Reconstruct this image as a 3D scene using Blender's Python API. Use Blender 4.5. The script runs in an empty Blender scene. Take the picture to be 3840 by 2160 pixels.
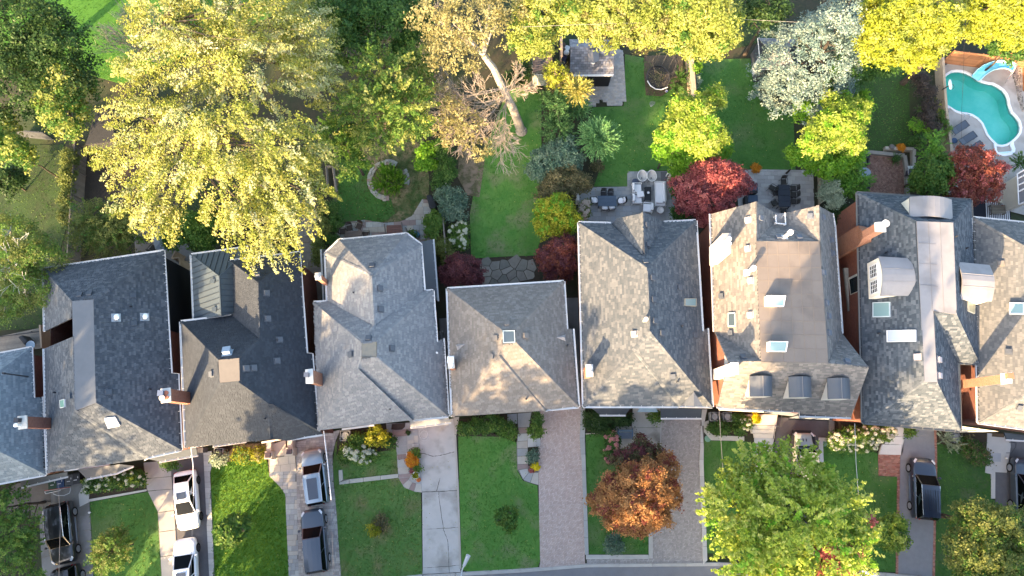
import bpy, math, random
import numpy as np
from mathutils import Vector as Vc, Matrix
# ------------------------------------------------------------------ camera, sky, sun, exposure
SC = bpy.context.scene
COL = SC.collection
random.seed(7)
RNG = np.random.default_rng(7)
CAMH, TILT, FPX = 58.0, math.radians(12.8),2560.0
cam = bpy.data.cameras.new('camera')
cam.sensor_width = 36.0; cam.lens = 24.0; cam.clip_start = 0.5; cam.clip_end = 3000
camo = bpy.data.objects.new('camera', cam); COL.objects.link(camo)
camo.location = (0,0, CAMH); camo.rotation_euler = (TILT,0,0)
SC.camera = camo
SUN_AZ = Vc((-0.55,-0.835,0)).normalized()   # where the light comes from, seen in plan
SUN_EL = math.radians(20.0)
sdir = Vc((SUN_AZ.x*math.cos(SUN_EL), SUN_AZ.y*math.cos(SUN_EL), math.sin(SUN_EL)))
world = bpy.data.worlds.new('World'); SC.world = world; world.use_nodes = True
wn = world.node_tree; wn.nodes.clear()
wo = wn.nodes.new('ShaderNodeOutputWorld'); wb = wn.nodes.new('ShaderNodeBackground')
sky = wn.nodes.new('ShaderNodeTexSky'); sky.sky_type = 'NISHITA'; sky.sun_disc = False
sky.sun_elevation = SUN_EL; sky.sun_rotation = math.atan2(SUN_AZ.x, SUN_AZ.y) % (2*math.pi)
sky.air_density = 1.0; sky.dust_density = 3.0; sky.ozone_density = 0.4
wb.inputs['Strength'].default_value = 0.14
wn.links.new(sky.outputs[0], wb.inputs[0]); wn.links.new(wb.outputs[0], wo.inputs[0])
sl = bpy.data.lights.new('sun', 'SUN'); sl.energy = 4.3; sl.angle = math.radians(0.6); sl.color = (1.0,0.68,0.37)
so = bpy.data.objects.new('sun', sl); COL.objects.link(so)
so.rotation_euler = sdir.to_track_quat('Z', 'Y').to_euler(); so.location = (0,0,80)
SC.view_settings.view_transform = 'Standard'; SC.view_settings.look = 'None'
SC.view_settings.exposure = 2.6; SC.view_settings.gamma = 1.0
SC.view_settings.use_curve_mapping = False
try:
    SC.cycles.max_bounces = 6; SC.cycles.diffuse_bounces = 4; SC.cycles.transparent_max_bounces = 6
    SC.cycles.glossy_bounces = 2; SC.cycles.transmission_bounces = 4
except Exception: pass
# ------------------------------------------------------------------ photograph pixel -> point of the place
TILES = {'a': 0, 'b': 950, 'c': 1900, 'd': 2840}
ROWS = {'1': 0, '2': 700, '3': 1420}
ZM = 1000/1958.0
def px(t, X, Y):
    return (TILES[t[0]] + X*ZM, ROWS[t[1]] + Y*ZM)
CT, ST = math.cos(TILT), math.sin(TILT)
def ray(u, v):
    dx = (u-1920)/FPX; dy = -(v-1080)/FPX
    return Vc((dx, dy*CT + ST, dy*ST - CT))
def P(u, v, h=0.0):
    d = ray(u, v); t = (h-CAMH)/d.z
    return Vc((d.x*t, d.y*t, h))
def PT(t, X, Y, h=0.0):
    return P(*px(t, X, Y), h)
def proj(p):
    x, y, z = p[0], p[1], p[2]-CAMH
    yc = y*CT + z*ST; zc = -y*ST + z*CT
    return (1920 + FPX*x/(-zc),1080 - FPX*yc/(-zc))
# ------------------------------------------------------------------ materials
MATS = {}
def mat(name, col, col2=None, scale=3.0, rough=0.85, bump=0.0, bscale=None, metal=0.0, spec=0.3, vary=0.0, detail=4.0, coat=0.0, contrast=1.0, col3=None, scale3=0.4):
    if name in MATS: return MATS[name]
    m = bpy.data.materials.new(name); m.use_nodes = True
    nt = m.node_tree; b = nt.nodes['Principled BSDF']; L = nt.links
    b.inputs['Roughness'].default_value = rough; b.inputs['Metallic'].default_value = metal
    b.inputs['Specular IOR Level'].default_value = spec
    if coat: b.inputs['Coat Weight'].default_value = coat; b.inputs['Coat Roughness'].default_value = 0.05
    c4 = (*col,1)
    if col2 is None and not vary and not bump:
        b.inputs['Base Color'].default_value = c4
    else:
        tc = nt.nodes.new('ShaderNodeTexCoord')
        src = None
        if col2 is not None:
            n = nt.nodes.new('ShaderNodeTexNoise'); n.inputs['Scale'].default_value = scale; n.inputs['Detail'].default_value = detail
            n.inputs['Roughness'].default_value = 0.65
            L.new(tc.outputs['Object'], n.inputs['Vector'])
            mr = nt.nodes.new('ShaderNodeMapRange'); w = 0.22/contrast
            mr.inputs[1].default_value = 0.5-w; mr.inputs[2].default_value = 0.5+w
            L.new(n.outputs['Fac'], mr.inputs[0])
            mx = nt.nodes.new('ShaderNodeMix'); mx.data_type = 'RGBA'
            mx.inputs[6].default_value = c4; mx.inputs[7].default_value = (*col2,1)
            L.new(mr.outputs[0], mx.inputs[0]); src = mx.outputs[2]
            if col3 is not None:
                n3 = nt.nodes.new('ShaderNodeTexNoise'); n3.inputs['Scale'].default_value = scale3; n3.inputs['Detail'].default_value = 5
                L.new(tc.outputs['Object'], n3.inputs['Vector'])
                m3 = nt.nodes.new('ShaderNodeMapRange'); m3.inputs[1].default_value = 0.5; m3.inputs[2].default_value = 0.66
                L.new(n3.outputs['Fac'], m3.inputs[0])
                mx3 = nt.nodes.new('ShaderNodeMix'); mx3.data_type = 'RGBA'
                L.new(m3.outputs[0], mx3.inputs[0]); L.new(src, mx3.inputs[6]); mx3.inputs[7].default_value = (*col3,1)
                src = mx3.outputs[2]
        if vary:
            g = nt.nodes.new('ShaderNodeNewGeometry'); oi = nt.nodes.new('ShaderNodeObjectInfo')
            ad = nt.nodes.new('ShaderNodeMath'); ad.operation = 'ADD'
            L.new(g.outputs['Random Per Island'], ad.inputs[0]); L.new(oi.outputs['Random'], ad.inputs[1])
            fr = nt.nodes.new('ShaderNodeMath'); fr.operation = 'FRACT'; L.new(ad.outputs[0], fr.inputs[0])
            ma = nt.nodes.new('ShaderNodeMapRange'); ma.inputs[3].default_value = 1-vary; ma.inputs[4].default_value = 1+vary
            L.new(fr.outputs[0], ma.inputs[0])
            vm = nt.nodes.new('ShaderNodeVectorMath'); vm.operation = 'SCALE'
            if src is not None: L.new(src, vm.inputs[0])
            else: vm.inputs[0].default_value = col
            L.new(ma.outputs[0], vm.inputs['Scale']); src = vm.outputs[0]
        if src is not None: L.new(src, b.inputs['Base Color'])
        else: b.inputs['Base Color'].default_value = c4
        if bump:
            nb = nt.nodes.new('ShaderNodeTexNoise'); nb.inputs['Scale'].default_value = bscale or scale*4; nb.inputs['Detail'].default_value = 3
            L.new(tc.outputs['Object'], nb.inputs['Vector'])
            bp = nt.nodes.new('ShaderNodeBump'); bp.inputs['Strength'].default_value = bump; bp.inputs['Distance'].default_value = 0.05
            L.new(nb.outputs['Fac'], bp.inputs['Height']); L.new(bp.outputs[0], b.inputs['Normal'])
    MATS[name] = m
    return m
def shingle_mat(name, dark, light, warm=None):
    """asphalt shingle: every tab draws its own shade between two tones"""
    m = bpy.data.materials.new(name); m.use_nodes = True; nt = m.node_tree; L = nt.links
    b = nt.nodes['Principled BSDF']; b.inputs['Roughness'].default_value = 0.92; b.inputs['Specular IOR Level'].default_value = 0.2
    g = nt.nodes.new('ShaderNodeNewGeometry'); oi = nt.nodes.new('ShaderNodeObjectInfo')
    ad = nt.nodes.new('ShaderNodeMath'); ad.operation = 'ADD'
    L.new(g.outputs['Random Per Island'], ad.inputs[0]); L.new(oi.outputs['Random'], ad.inputs[1])
    fr = nt.nodes.new('ShaderNodeMath'); fr.operation = 'FRACT'; L.new(ad.outputs[0], fr.inputs[0])
    cr = nt.nodes.new('ShaderNodeValToRGB'); e = cr.color_ramp.elements
    e[0].position = 0.0; e[0].color = (*dark,1); e[1].position = 1.0; e[1].color = (*light,1)
    k = cr.color_ramp.elements.new(0.55); k.color = (*[(a*0.6+c*0.4) for a, c in zip(dark, light)],1)
    if warm: k2 = cr.color_ramp.elements.new(0.8); k2.color = (*warm,1)
    L.new(fr.outputs[0], cr.inputs[0])
    tc = nt.nodes.new('ShaderNodeTexCoord'); n = nt.nodes.new('ShaderNodeTexNoise'); n.inputs['Scale'].default_value = 0.35; n.inputs['Detail'].default_value = 6
    L.new(g.outputs['Position'], n.inputs['Vector'])
    mr = nt.nodes.new('ShaderNodeMapRange'); mr.inputs[1].default_value = 0.3; mr.inputs[2].default_value = 0.7; mr.inputs[3].default_value = 0.93; mr.inputs[4].default_value = 1.07
    L.new(n.outputs['Fac'], mr.inputs[0])
    vm = nt.nodes.new('ShaderNodeVectorMath'); vm.operation = 'SCALE'; L.new(cr.outputs[0], vm.inputs[0]); L.new(mr.outputs[0], vm.inputs['Scale'])
    L.new(vm.outputs[0], b.inputs['Base Color'])
    return m
def brick_mat(name, c1, c2, mortar, bw=0.21, bh=0.075):
    m = bpy.data.materials.new(name); m.use_nodes = True; nt = m.node_tree; L = nt.links
    b = nt.nodes['Principled BSDF']; b.inputs['Roughness'].default_value = 0.9; b.inputs['Specular IOR Level'].default_value = 0.2
    uv = nt.nodes.new('ShaderNodeUVMap'); br = nt.nodes.new('ShaderNodeTexBrick')
    br.inputs['Color1'].default_value = (*c1,1); br.inputs['Color2'].default_value = (*c2,1); br.inputs['Mortar'].default_value = (*mortar,1)
    br.inputs['Scale'].default_value = 1.0; br.inputs['Brick Width'].default_value = bw; br.inputs['Row Height'].default_value = bh
    br.inputs['Mortar Size'].default_value = 0.007
    L.new(uv.outputs[0], br.inputs['Vector']); L.new(br.outputs['Color'], b.inputs['Base Color'])
    bp = nt.nodes.new('ShaderNodeBump'); bp.inputs['Strength'].default_value = 0.6; bp.inputs['Distance'].default_value = 0.02
    inv = nt.nodes.new('ShaderNodeMath'); inv.operation = 'SUBTRACT'; inv.inputs[0].default_value = 1; L.new(br.outputs['Fac'], inv.inputs[1])
    L.new(inv.outputs[0], bp.inputs['Height']); L.new(bp.outputs[0], b.inputs['Normal'])
    MATS[name] = m
    return m
def leaf_mat(name, c0, c1, c2, trans=0.45, rough=0.5, spec=0.25):
    if name in MATS: return MATS[name]
    m = bpy.data.materials.new(name); m.use_nodes = True; nt = m.node_tree; L = nt.links
    b = nt.nodes['Principled BSDF']; out = nt.nodes['Material Output']
    b.inputs['Roughness'].default_value = rough; b.inputs['Specular IOR Level'].default_value = spec
    at = nt.nodes.new('ShaderNodeAttribute'); at.attribute_name = 'tone'
    cr = nt.nodes.new('ShaderNodeValToRGB'); e = cr.color_ramp.elements
    e[0].position = 0.1; e[0].color = (*c0,1); e[1].position = 0.9; e[1].color = (*c2,1)
    k = cr.color_ramp.elements.new(0.5); k.color = (*c1,1)
    L.new(at.outputs['Fac'], cr.inputs[0]); L.new(cr.outputs[0], b.inputs['Base Color'])
    tr = nt.nodes.new('ShaderNodeBsdfTranslucent'); L.new(cr.outputs[0], tr.inputs[0])
    mx = nt.nodes.new('ShaderNodeMixShader'); mx.inputs[0].default_value = trans
    L.new(b.outputs[0], mx.inputs[1]); L.new(tr.outputs[0], mx.inputs[2]); L.new(mx.outputs[0], out.inputs[0])
    MATS[name] = m
    return m
def glass_mat(name, col, rough=0.03):
    return mat(name, col, rough=rough, spec=0.6, coat=0.4)
# ------------------------------------------------------------------ mesh helpers
class MB:
    """collects shapes and links them as ONE mesh object"""
    def __init__(s): s.v = []; s.f = []; s.mi = []; s.cur = 0; s.uv = None
    def vert(s, p): s.v.append((p[0], p[1], p[2])); return len(s.v)-1
    def face(s, idx): s.f.append(tuple(idx)); s.mi.append(s.cur)
    def poly(s, pts): s.face([s.vert(p) for p in pts])
    def prism(s, pts, dz):
        """closed prism: ring of top points and the same ring moved by dz"""
        n = len(pts); a = [s.vert(p) for p in pts]
        off = dz if hasattr(dz, "x") else Vc((0,0, dz))
        c = [s.vert(Vc(p)+off) for p in pts]
        s.face(a); s.face(c[::-1])
        for i in range(n): s.face((a[i], c[i], c[(i+1) % n], a[(i+1) % n]))
    def slab(s, pts, dz):
        """prism without its hidden underside"""
        n = len(pts); a = [s.vert(p) for p in pts]; c = [s.vert(Vc(p)+dz) for p in pts]
        s.face(a)
        for i in range(n): s.face((a[i], c[i], c[(i+1) % n], a[(i+1) % n]))
    def box(s, c, size, M=None):
        x, y, z = size[0]/2, size[1]/2, size[2]/2
        q = [Vc((sx*x, sy*y, sz*z)) for sz in (-1,1) for sx, sy in ((-1,-1),(1,-1),(1,1),(-1,1))]
        if M is not None: q = [M @ k for k in q]
        i = [s.vert(Vc(c)+k) for k in q]
        for f in ((3,2,1,0),(4,5,6,7),(0,1,5,4),(1,2,6,5),(2,3,7,6),(3,0,4,7)): s.face([i[k] for k in f])
    def fr(s, p0, p1, r0, r1, n=8, cap=True, sy=1.0):
        p0 = Vc(p0); p1 = Vc(p1); d = (p1-p0)
        if d.length < 1e-6: return
        q = d.to_track_quat('Z', 'Y'); ring = []
        for p, r in ((p0, r0),(p1, r1)):
            ring.append([s.vert(p + q @ Vc((math.cos(2*math.pi*k/n)*r, math.sin(2*math.pi*k/n)*r*sy,0))) for k in range(n)])
        for k in range(n): s.face((ring[0][k], ring[0][(k+1) % n], ring[1][(k+1) % n], ring[1][k]))
        if cap: s.face(ring[0][::-1]); s.face(ring[1])
    def tube(s, pts, r, n=6):
        for a, b in zip(pts[:-1], pts[1:]): s.fr(a, b, r, r, n)
    def lathe(s, c, prof, n=16, sx=1, sy=1):
        c = Vc(c); rings = []
        for r, z in prof:
            rings.append([s.vert(c+Vc((math.cos(2*math.pi*k/n)*r*sx, math.sin(2*math.pi*k/n)*r*sy, z))) for k in range(n)])
        for a, b in zip(rings[:-1], rings[1:]):
            for k in range(n): s.face((a[k], a[(k+1) % n], b[(k+1) % n], b[k]))
        s.face(rings[0][::-1]); s.face(rings[-1])
    def ball(s, c, r, n=8, m=5, sz=1.0):
        s.lathe(c,[(max(0.001, r*math.sin(math.pi*k/m)),-r*sz*math.cos(math.pi*k/m)) for k in range(m+1)], n)
    def mk(s, name, m, parent=None, smooth=False, loc=None):
        me = bpy.data.meshes.new(name)
        me.from_pydata(s.v,[], s.f)
        ms = m if isinstance(m,(list, tuple)) else [m]
        for k in ms: me.materials.append(k)
        if len(ms) > 1: me.polygons.foreach_set('material_index', s.mi)
        if s.uv:
            l = me.uv_layers.new(name='UVMap')
            l.data.foreach_set('uv',[c for f in s.uv for p in f for c in p])
        if smooth: me.polygons.foreach_set('use_smooth',[True]*len(me.polygons))
        me.update()
        o = bpy.data.objects.new(name, me); COL.objects.link(o)
        if parent is not None:
            o.parent = parent; o.matrix_parent_inverse = parent.matrix_basis.inverted()
        return o
def tag(o, label=None, cat=None, group=None, kind=None):
    if label: o['label'] = label
    if cat: o['category'] = cat
    if group: o['group'] = group
    if kind: o['kind'] = kind
    return o
def TH(name, loc, label, cat, group=None, rz=0.0):
    o = bpy.data.objects.new(name, None); COL.objects.link(o)
    o.location = loc; o.rotation_euler = (0,0, rz); o.empty_display_size = 0.3
    return tag(o, label, cat, group)
def lift(o, root):
    """parent o (built in world space) under root keeping its place"""
    o.parent = root; o.matrix_parent_inverse = root.matrix_basis.inverted()
    return o
def copy_tree(o, parent=None):
    c = o.copy(); COL.objects.link(c)
    if parent is not None: c.parent = parent
    for ch in o.children: copy_tree(ch, c)
    return c
def inside(p, poly):
    x, y = p[0], p[1]; r = False; n = len(poly); j = n-1
    for i in range(n):
        xi, yi = poly[i][0], poly[i][1]; xj, yj = poly[j][0], poly[j][1]
        if (yi > y) != (yj > y) and x < (xj-xi)*(y-yi)/(yj-yi)+xi: r = not r
        j = i
    return r
def clip_rect(poly, cor):
    """part of polygon inside a convex counter-clockwise quad"""
    out = [(p[0], p[1]) for p in poly]
    n = len(cor)
    for i in range(n):
        a, b = cor[i], cor[(i+1) % n]; ex, ey = b[0]-a[0], b[1]-a[1]
        src, out = out,[]
        if not src: return []
        def sd(p): return ex*(p[1]-a[1])-ey*(p[0]-a[0])
        for k in range(len(src)):
            c, d = src[k], src[(k+1) % len(src)]; sc_, sd_ = sd(c), sd(d)
            if sc_ >= 0: out.append(c)
            if (sc_ >= 0) != (sd_ >= 0):
                t = sc_/(sc_-sd_); out.append((c[0]+(d[0]-c[0])*t, c[1]+(d[1]-c[1])*t))
    return out
def area2(p):
    return 0.5*sum(p[i][0]*p[(i+1) % len(p)][1]-p[(i+1) % len(p)][0]*p[i][1] for i in range(len(p)))
def offset_poly(pts, d):
    """moves every side of a polygon inwards by d (plan)"""
    n = len(pts); s = 1 if area2(pts) > 0 else -1; out = []
    for i in range(n):
        p0, p1, p2 = [Vc((q[0], q[1])) for q in (pts[i-1], pts[i], pts[(i+1) % n])]
        e1 = (p1-p0).normalized(); e2 = (p2-p1).normalized()
        n1 = Vc((-e1.y, e1.x))*s; n2 = Vc((-e2.y, e2.x))*s
        k = 1+n1.dot(n2)
        m = (n1+n2)/max(k,0.35)
        q = p1+m*d; out.append(Vc((q.x, q.y, pts[i][2] if len(pts[i]) > 2 else 0)))
    return out
def sheet(name, pts, z, m, thick=0.12, kind='structure', parent=None):
    pts = [Vc((p[0], p[1], z)) for p in pts]
    if area2(pts) < 0: pts = pts[::-1]
    b = MB(); b.prism(pts,-thick)
    o = b.mk(name, m, parent)
    if kind: o['kind'] = kind
    return o
def tp(t, pts, h=0.0): return [PT(t, x, y, h) for x, y in pts]
UNIT = {}
def unit_box(name, m):
    k = (name, m.name)
    if k not in UNIT:
        b = MB(); b.box((0,0,0),(1,1,1)); me = bpy.data.meshes.new(name)
        me.from_pydata(b.v,[], b.f); me.materials.append(m); UNIT[k] = me
    return UNIT[k]
def put_box(name, m, c, size, rz, parent, M=None):
    o = bpy.data.objects.new(name, unit_box(name, m)); COL.objects.link(o)
    o.parent = parent; o.matrix_parent_inverse = parent.matrix_basis.inverted()
    R = M if M is not None else Matrix.Rotation(rz,4, 'Z')
    o.matrix_basis = Matrix.Translation(c) @ R @ Matrix.Diagonal((*size,1))
    return o
def pave(parent, poly, z, m, name='paver', w=0.4, d=0.2, gap=0.012, rot=0.0, pattern='run', thick=0.035, rnd=0.0, limit=300, mats=None, seed=1):
    """lays real pavers over an area: whole ones are parts, past the limit one stuff part"""
    rr = random.Random(seed)
    ctr = sum((Vc((p[0], p[1])) for p in poly), Vc((0,0)))/len(poly)
    ca, sa = math.cos(rot), math.sin(rot)
    loc = [((p[0]-ctr.x)*ca+(p[1]-ctr.y)*sa,-(p[0]-ctr.x)*sa+(p[1]-ctr.y)*ca) for p in poly]
    if area2(loc) < 0: loc = loc[::-1]
    xs = [p[0] for p in loc]; ys = [p[1] for p in loc]; x0, x1, y0, y1 = min(xs), max(xs), min(ys), max(ys)
    rects = []
    if pattern == 'herring':
        R = int((max(x1-x0, y1-y0))/d)+6
        for i in range(-R, R):
            for j in range(-R//2, R//2):
                ox, oy = (i+2*j)*d,(i-2*j)*d
                if x0-3*d < ox < x1+d and y0-3*d < oy < y1+d:
                    rects.append((ox, oy, ox+2*d, oy+d)); rects.append((ox, oy+d, ox+d, oy+3*d))
    elif pattern == 'random':
        y = y0
        while y < y1:
            h = d*rr.choice((0.7,1.0,1.0,1.35)); x = x0-rr.random()*w
            while x < x1:
                ww = w*rr.uniform(0.6,1.5)
                if h > d*1.2 and rr.random() < 0.4:
                    rects.append((x, y, x+ww, y+h*0.5)); rects.append((x, y+h*0.5, x+ww, y+h))
                else: rects.append((x, y, x+ww, y+h))
                x += ww
            y += h
    else:
        y = y0; r = 0
        while y < y1:
            x = x0-(w/2 if (r % 2 and pattern == 'run') else 0)
            while x < x1: rects.append((x, y, x+w, y+d)); x += w
            y += d; r += 1
    n = 0; st = MB(); ml = mats or [m]
    for (a, b, c, e) in rects:
        cor = [(a, b),(c, b),(c, e),(a, e)]
        ins = [inside(q, loc) for q in cor]
        dz = rr.uniform(-rnd, rnd); zz = z+dz
        if all(ins):
            cx, cy = (a+c)/2,(b+e)/2
            p = Vc((ctr.x+cx*ca-cy*sa, ctr.y+cx*sa+cy*ca, zz-thick/2))
            if n < limit:
                put_box(name, rr.choice(ml), p,(c-a-gap, e-b-gap, thick), rot, parent); n += 1
            else:
                st.cur = rr.randrange(len(ml)); hx, hy = (c-a-gap)/2,(e-b-gap)/2
                st.slab([Vc((p.x+i*hx*ca-j*hy*sa, p.y+i*hx*sa+j*hy*ca, zz)) for i, j in ((-1,-1),(1,-1),(1,1),(-1,1))], Vc((0,0,-thick)))
        else:
            cp = clip_rect(loc,[(a+gap/2, b+gap/2),(c-gap/2, b+gap/2),(c-gap/2, e-gap/2),(a+gap/2, e-gap/2)])
            if len(cp) >= 3 and abs(area2(cp)) > 0.12*(c-a)*(e-b):
                st.cur = rr.randrange(len(ml))
                st.prism([Vc((ctr.x+q[0]*ca-q[1]*sa, ctr.y+q[0]*sa+q[1]*ca, zz)) for q in cp],-thick)
    if st.f:
        o = st.mk(name+'_field', ml, parent); o['kind'] = 'stuff'
# ------------------------------------------------------------------ house builder
WHITE = mat('white_metal',(0.66,0.66,0.65), rough=0.5, vary=0.03)
DARKM = mat('dark_metal',(0.03,0.033,0.04), rough=0.5)
GUNM = mat('vent_metal',(0.075,0.085,0.10), rough=0.6)
BEIGEV = mat('beige_vent',(0.42,0.38,0.33), rough=0.7)
CONC = mat('cap_concrete',(0.55,0.54,0.50),(0.40,0.39,0.36),4, bump=0.2)
TERRA = mat('terracotta',(0.42,0.14,0.08), rough=0.8)
GLASS = glass_mat('window_glass',(0.02,0.03,0.035))
SKYGL = glass_mat('skylight_glass',(0.17,0.27,0.28),0.08)  # pale aqua base colour stands in for the reflected sky
SKYGL2 = glass_mat('dark_skylight_glass',(0.055,0.08,0.10),0.1)
RED_BRICK = brick_mat('red_brick',(0.30,0.105,0.06),(0.22,0.075,0.05),(0.24,0.19,0.16))
DARK_BRICK = brick_mat('dark_brick',(0.22,0.088,0.062),(0.165,0.066,0.05),(0.18,0.14,0.12))
ORANGE_BRICK = brick_mat('orange_brick',(0.40,0.17,0.09),(0.30,0.12,0.07),(0.36,0.29,0.24))
SIDING = mat('dark_siding',(0.012,0.013,0.015), rough=0.7)
CREAM = mat('cream_stucco',(0.66,0.61,0.52),(0.60,0.55,0.47),2.0)
STUCCO = mat('white_stucco',(0.58,0.56,0.52),(0.52,0.50,0.465),2.0)
class House:
    def __init__(s, name, label, V, faces, shingle, sheath, gutter=WHITE, wall=RED_BRICK, walls=None, inset=0.38, cap=True, tabw=0.30, expo=0.155, group='houses along the street', gut_below=0.4, no_gut=(), seed=1, limit=300):
        s.V = {}; s.rnd = random.Random(seed)
        for k, q in V.items():
            t, X, Y, z = q
            if isinstance(z, tuple):
                a, b, c = [s.V[n] for n in z]; nrm = (b-a).cross(c-a); d = ray(*px(t, X, Y)); o = Vc((0,0, CAMH))
                s.V[k] = o + d*((a-o).dot(nrm)/d.dot(nrm))
            else: s.V[k] = PT(t, X, Y, z)
        s.faces = faces
        c = sum(s.V.values(), Vc())/len(s.V)
        s.root = TH(name,(c.x, c.y,0), label, 'house', group)
        s.planes = []
        rb = MB()
        edges = {}
        for fi, f in enumerate(faces):
            nm, kind = (f, 's') if not isinstance(f, tuple) else f
            nm = nm.split(); pts = [s.V[n] for n in nm]
            nrm = Vc()
            for i in range(len(pts)): nrm += (pts[i]-pts[0]).cross(pts[(i+1) % len(pts)]-pts[0])
            if nrm.z < 0: pts = pts[::-1]; nm = nm[::-1]; nrm = -nrm
            nrm.normalize(); ctr = sum(pts, Vc())/len(pts)
            s.planes.append((pts, nrm, ctr, kind, nm))
            for i in range(len(nm)):
                edges.setdefault(frozenset((nm[i], nm[(i+1) % len(nm)])),[]).append(fi)
            rb.prism([Vc((p.x, p.y, p.z-((p-ctr).dot(nrm)/nrm.z)-0.012)) for p in pts],-0.14)
        s.roof = rb.mk('roof', sheath, s.root)
        tabs = []; part_rest = MB(); n_obj = 0
        for pts, nrm, ctr, kind, nm in s.planes:
            if kind != 's': continue
            down = Vc((0,0,-1)); down = (down-nrm*down.dot(nrm))
            if down.length < 0.05: continue
            down.normalize(); hor = nrm.cross(down).normalized()
            loc = [((p-ctr).dot(hor),(p-ctr).dot(down)) for p in pts]
            y0 = min(q[1] for q in loc); y1 = max(q[1] for q in loc)
            def xs_at(y):
                r = []
                for i in range(len(loc)):
                    a, b = loc[i], loc[(i+1) % len(loc)]
                    if (a[1] <= y < b[1]) or (b[1] <= y < a[1]): r.append(a[0]+(b[0]-a[0])*(y-a[1])/(b[1]-a[1]))
                return sorted(r)
            y = y1-expo
            while y > y0-expo*0.6:
                xm = xs_at(max(y+expo*0.5, y0+0.01))
                xt = xs_at(max(y, y0+1e-3)); xb = xs_at(min(y+expo, y1-1e-4))
                for k in range(0, len(xm)-1,2):
                    A, B = xm[k], xm[k+1]
                    ta, tb = (xt[k], xt[k+1]) if len(xt) > k+1 and len(xt) == len(xm) else (A, B)
                    ba, bb = (xb[k], xb[k+1]) if len(xb) > k+1 and len(xb) == len(xm) else (A, B)
                    x = min(ta, ba)-s.rnd.random()*tabw
                    R = max(tb, bb)
                    while x < R:
                        w = tabw*s.rnd.uniform(0.55,1.35); th = s.rnd.choice((0.014,0.018,0.026))
                        x2 = x+w-0.012
                        c1, c2 = max(x, ta), min(x2, tb); d1, d2 = max(x, ba), min(x2, bb)
                        whole = (c1 == x and d1 == x and c2 == x2 and d2 == x2)
                        if c2 > c1 or d2 > d1:
                            if whole:
                                tabs.append((ctr+hor*((x+x2)/2)+down*(y+expo/2)+nrm*(th/2+0.004), x2-x, th, hor, down, nrm))
                            else:
                                c2 = max(c2, c1+0.002); d2 = max(d2, d1+0.002)
                                yt = max(y, y0)
                                q = [ctr+hor*a+down*b+nrm*h for a, b, h in ((c1, yt,0.008),(d1, y+expo, th),(d2, y+expo, th),(c2, yt,0.008))]
                                part_rest.slab(q,-nrm*0.02)
                        x += w
                y -= expo
        if tabs:
            s.rnd.shuffle(tabs)
            tabs.sort(key=lambda t: -t[1])
            me = unit_box('shingle', shingle)
            for i,(c, w, th, hor, down, nrm) in enumerate(tabs):
                tilt = 0.05
                dn = (down*math.cos(tilt)+nrm*math.sin(tilt)).normalized(); nn = hor.cross(dn) if hor.cross(dn).dot(nrm) > 0 else -hor.cross(dn)
                if i < limit:
                    o = bpy.data.objects.new('shingle', me); COL.objects.link(o)
                    o.parent = s.roof; o.matrix_parent_inverse = Matrix.Identity(4)
                    o.matrix_basis = Matrix(((hor.x*w, dn.x*expo, nn.x*th, c.x),(hor.y*w, dn.y*expo, nn.y*th, c.y),(hor.z*w, dn.z*expo, nn.z*th, c.z),(0,0,0,1)))
                else:
                    q = [c+hor*(a*w/2)+dn*(b*expo/2)+nn*(th/2) for a, b in ((-1,-1),(-1,1),(1,1),(1,-1))]
                    part_rest.slab(q,-nn*th)
        capm = MB()
        for k, fl in edges.items():
            if len(fl) != 2 or not cap: continue
            f1, f2 = s.planes[fl[0]], s.planes[fl[1]]
            if f1[3] != 's' or f2[3] != 's': continue
            a, b = [s.V[n] for n in k]
            if (f2[2]-a).dot(f1[1]) > -0.02: continue       # valley or flat
            nn = (f1[1]+f2[1]).normalized(); d = (b-a); L = d.length; d.normalize()
            if d.z > 0: d = -d; a = b
            side = nn.cross(d); n = max(1, int(L/0.2))
            for i in range(n):
                c = a+d*((i+0.5)*L/n); th = 0.02+0.02*s.rnd.random()
                q = []
                for e, h in ((-0.13,0.028),(0.12,0.045)):
                    for sd_ in (-0.15,0,0.15):
                        base = c+d*e+side*sd_
                        h2 = h
                        if sd_:
                            pl = f1 if (c+side*sd_-f1[2]).dot(f1[1]) > (c+side*sd_-f2[2]).dot(f2[1]) else f2
                            base -= nn*((base-pl[2]).dot(pl[1])/nn.dot(pl[1]))
                        q.append(base+nn*h2)
                i0 = [capm.vert(p) for p in q]
                lo = [capm.vert(p-nn*0.03) for p in q]
                capm.face((i0[0], i0[3], i0[4], i0[1])); capm.face((i0[1], i0[4], i0[5], i0[2]))
                capm.face((i0[3], lo[3], lo[4], i0[4])); capm.face((i0[4], lo[4], lo[5], i0[5]))
        if part_rest.f:
            o = part_rest.mk('shingle_field', shingle, s.roof); o['kind'] = 'stuff'
        if capm.f:
            o = capm.mk('ridge_caps', shingle, s.roof); o['kind'] = 'stuff'
        s.edges = edges
        emin = min(p.z for p in s.V.values())
        if gutter is not None:
            for k, fl in edges.items():
                if len(fl) != 1: continue
                a, b = [s.V[n] for n in k]
                if tuple(sorted(k)) in [tuple(sorted(x.split())) for x in no_gut]: continue
                if abs(a.z-b.z) > 0.35 or max(a.z, b.z) > emin+gut_below+0.6: continue
                s.gutter(a, b, s.planes[fl[0]], gutter)
        if walls:
            pts = [s.V[n] for n in walls.split()]
            s.wall(pts, inset, wall)
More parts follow.
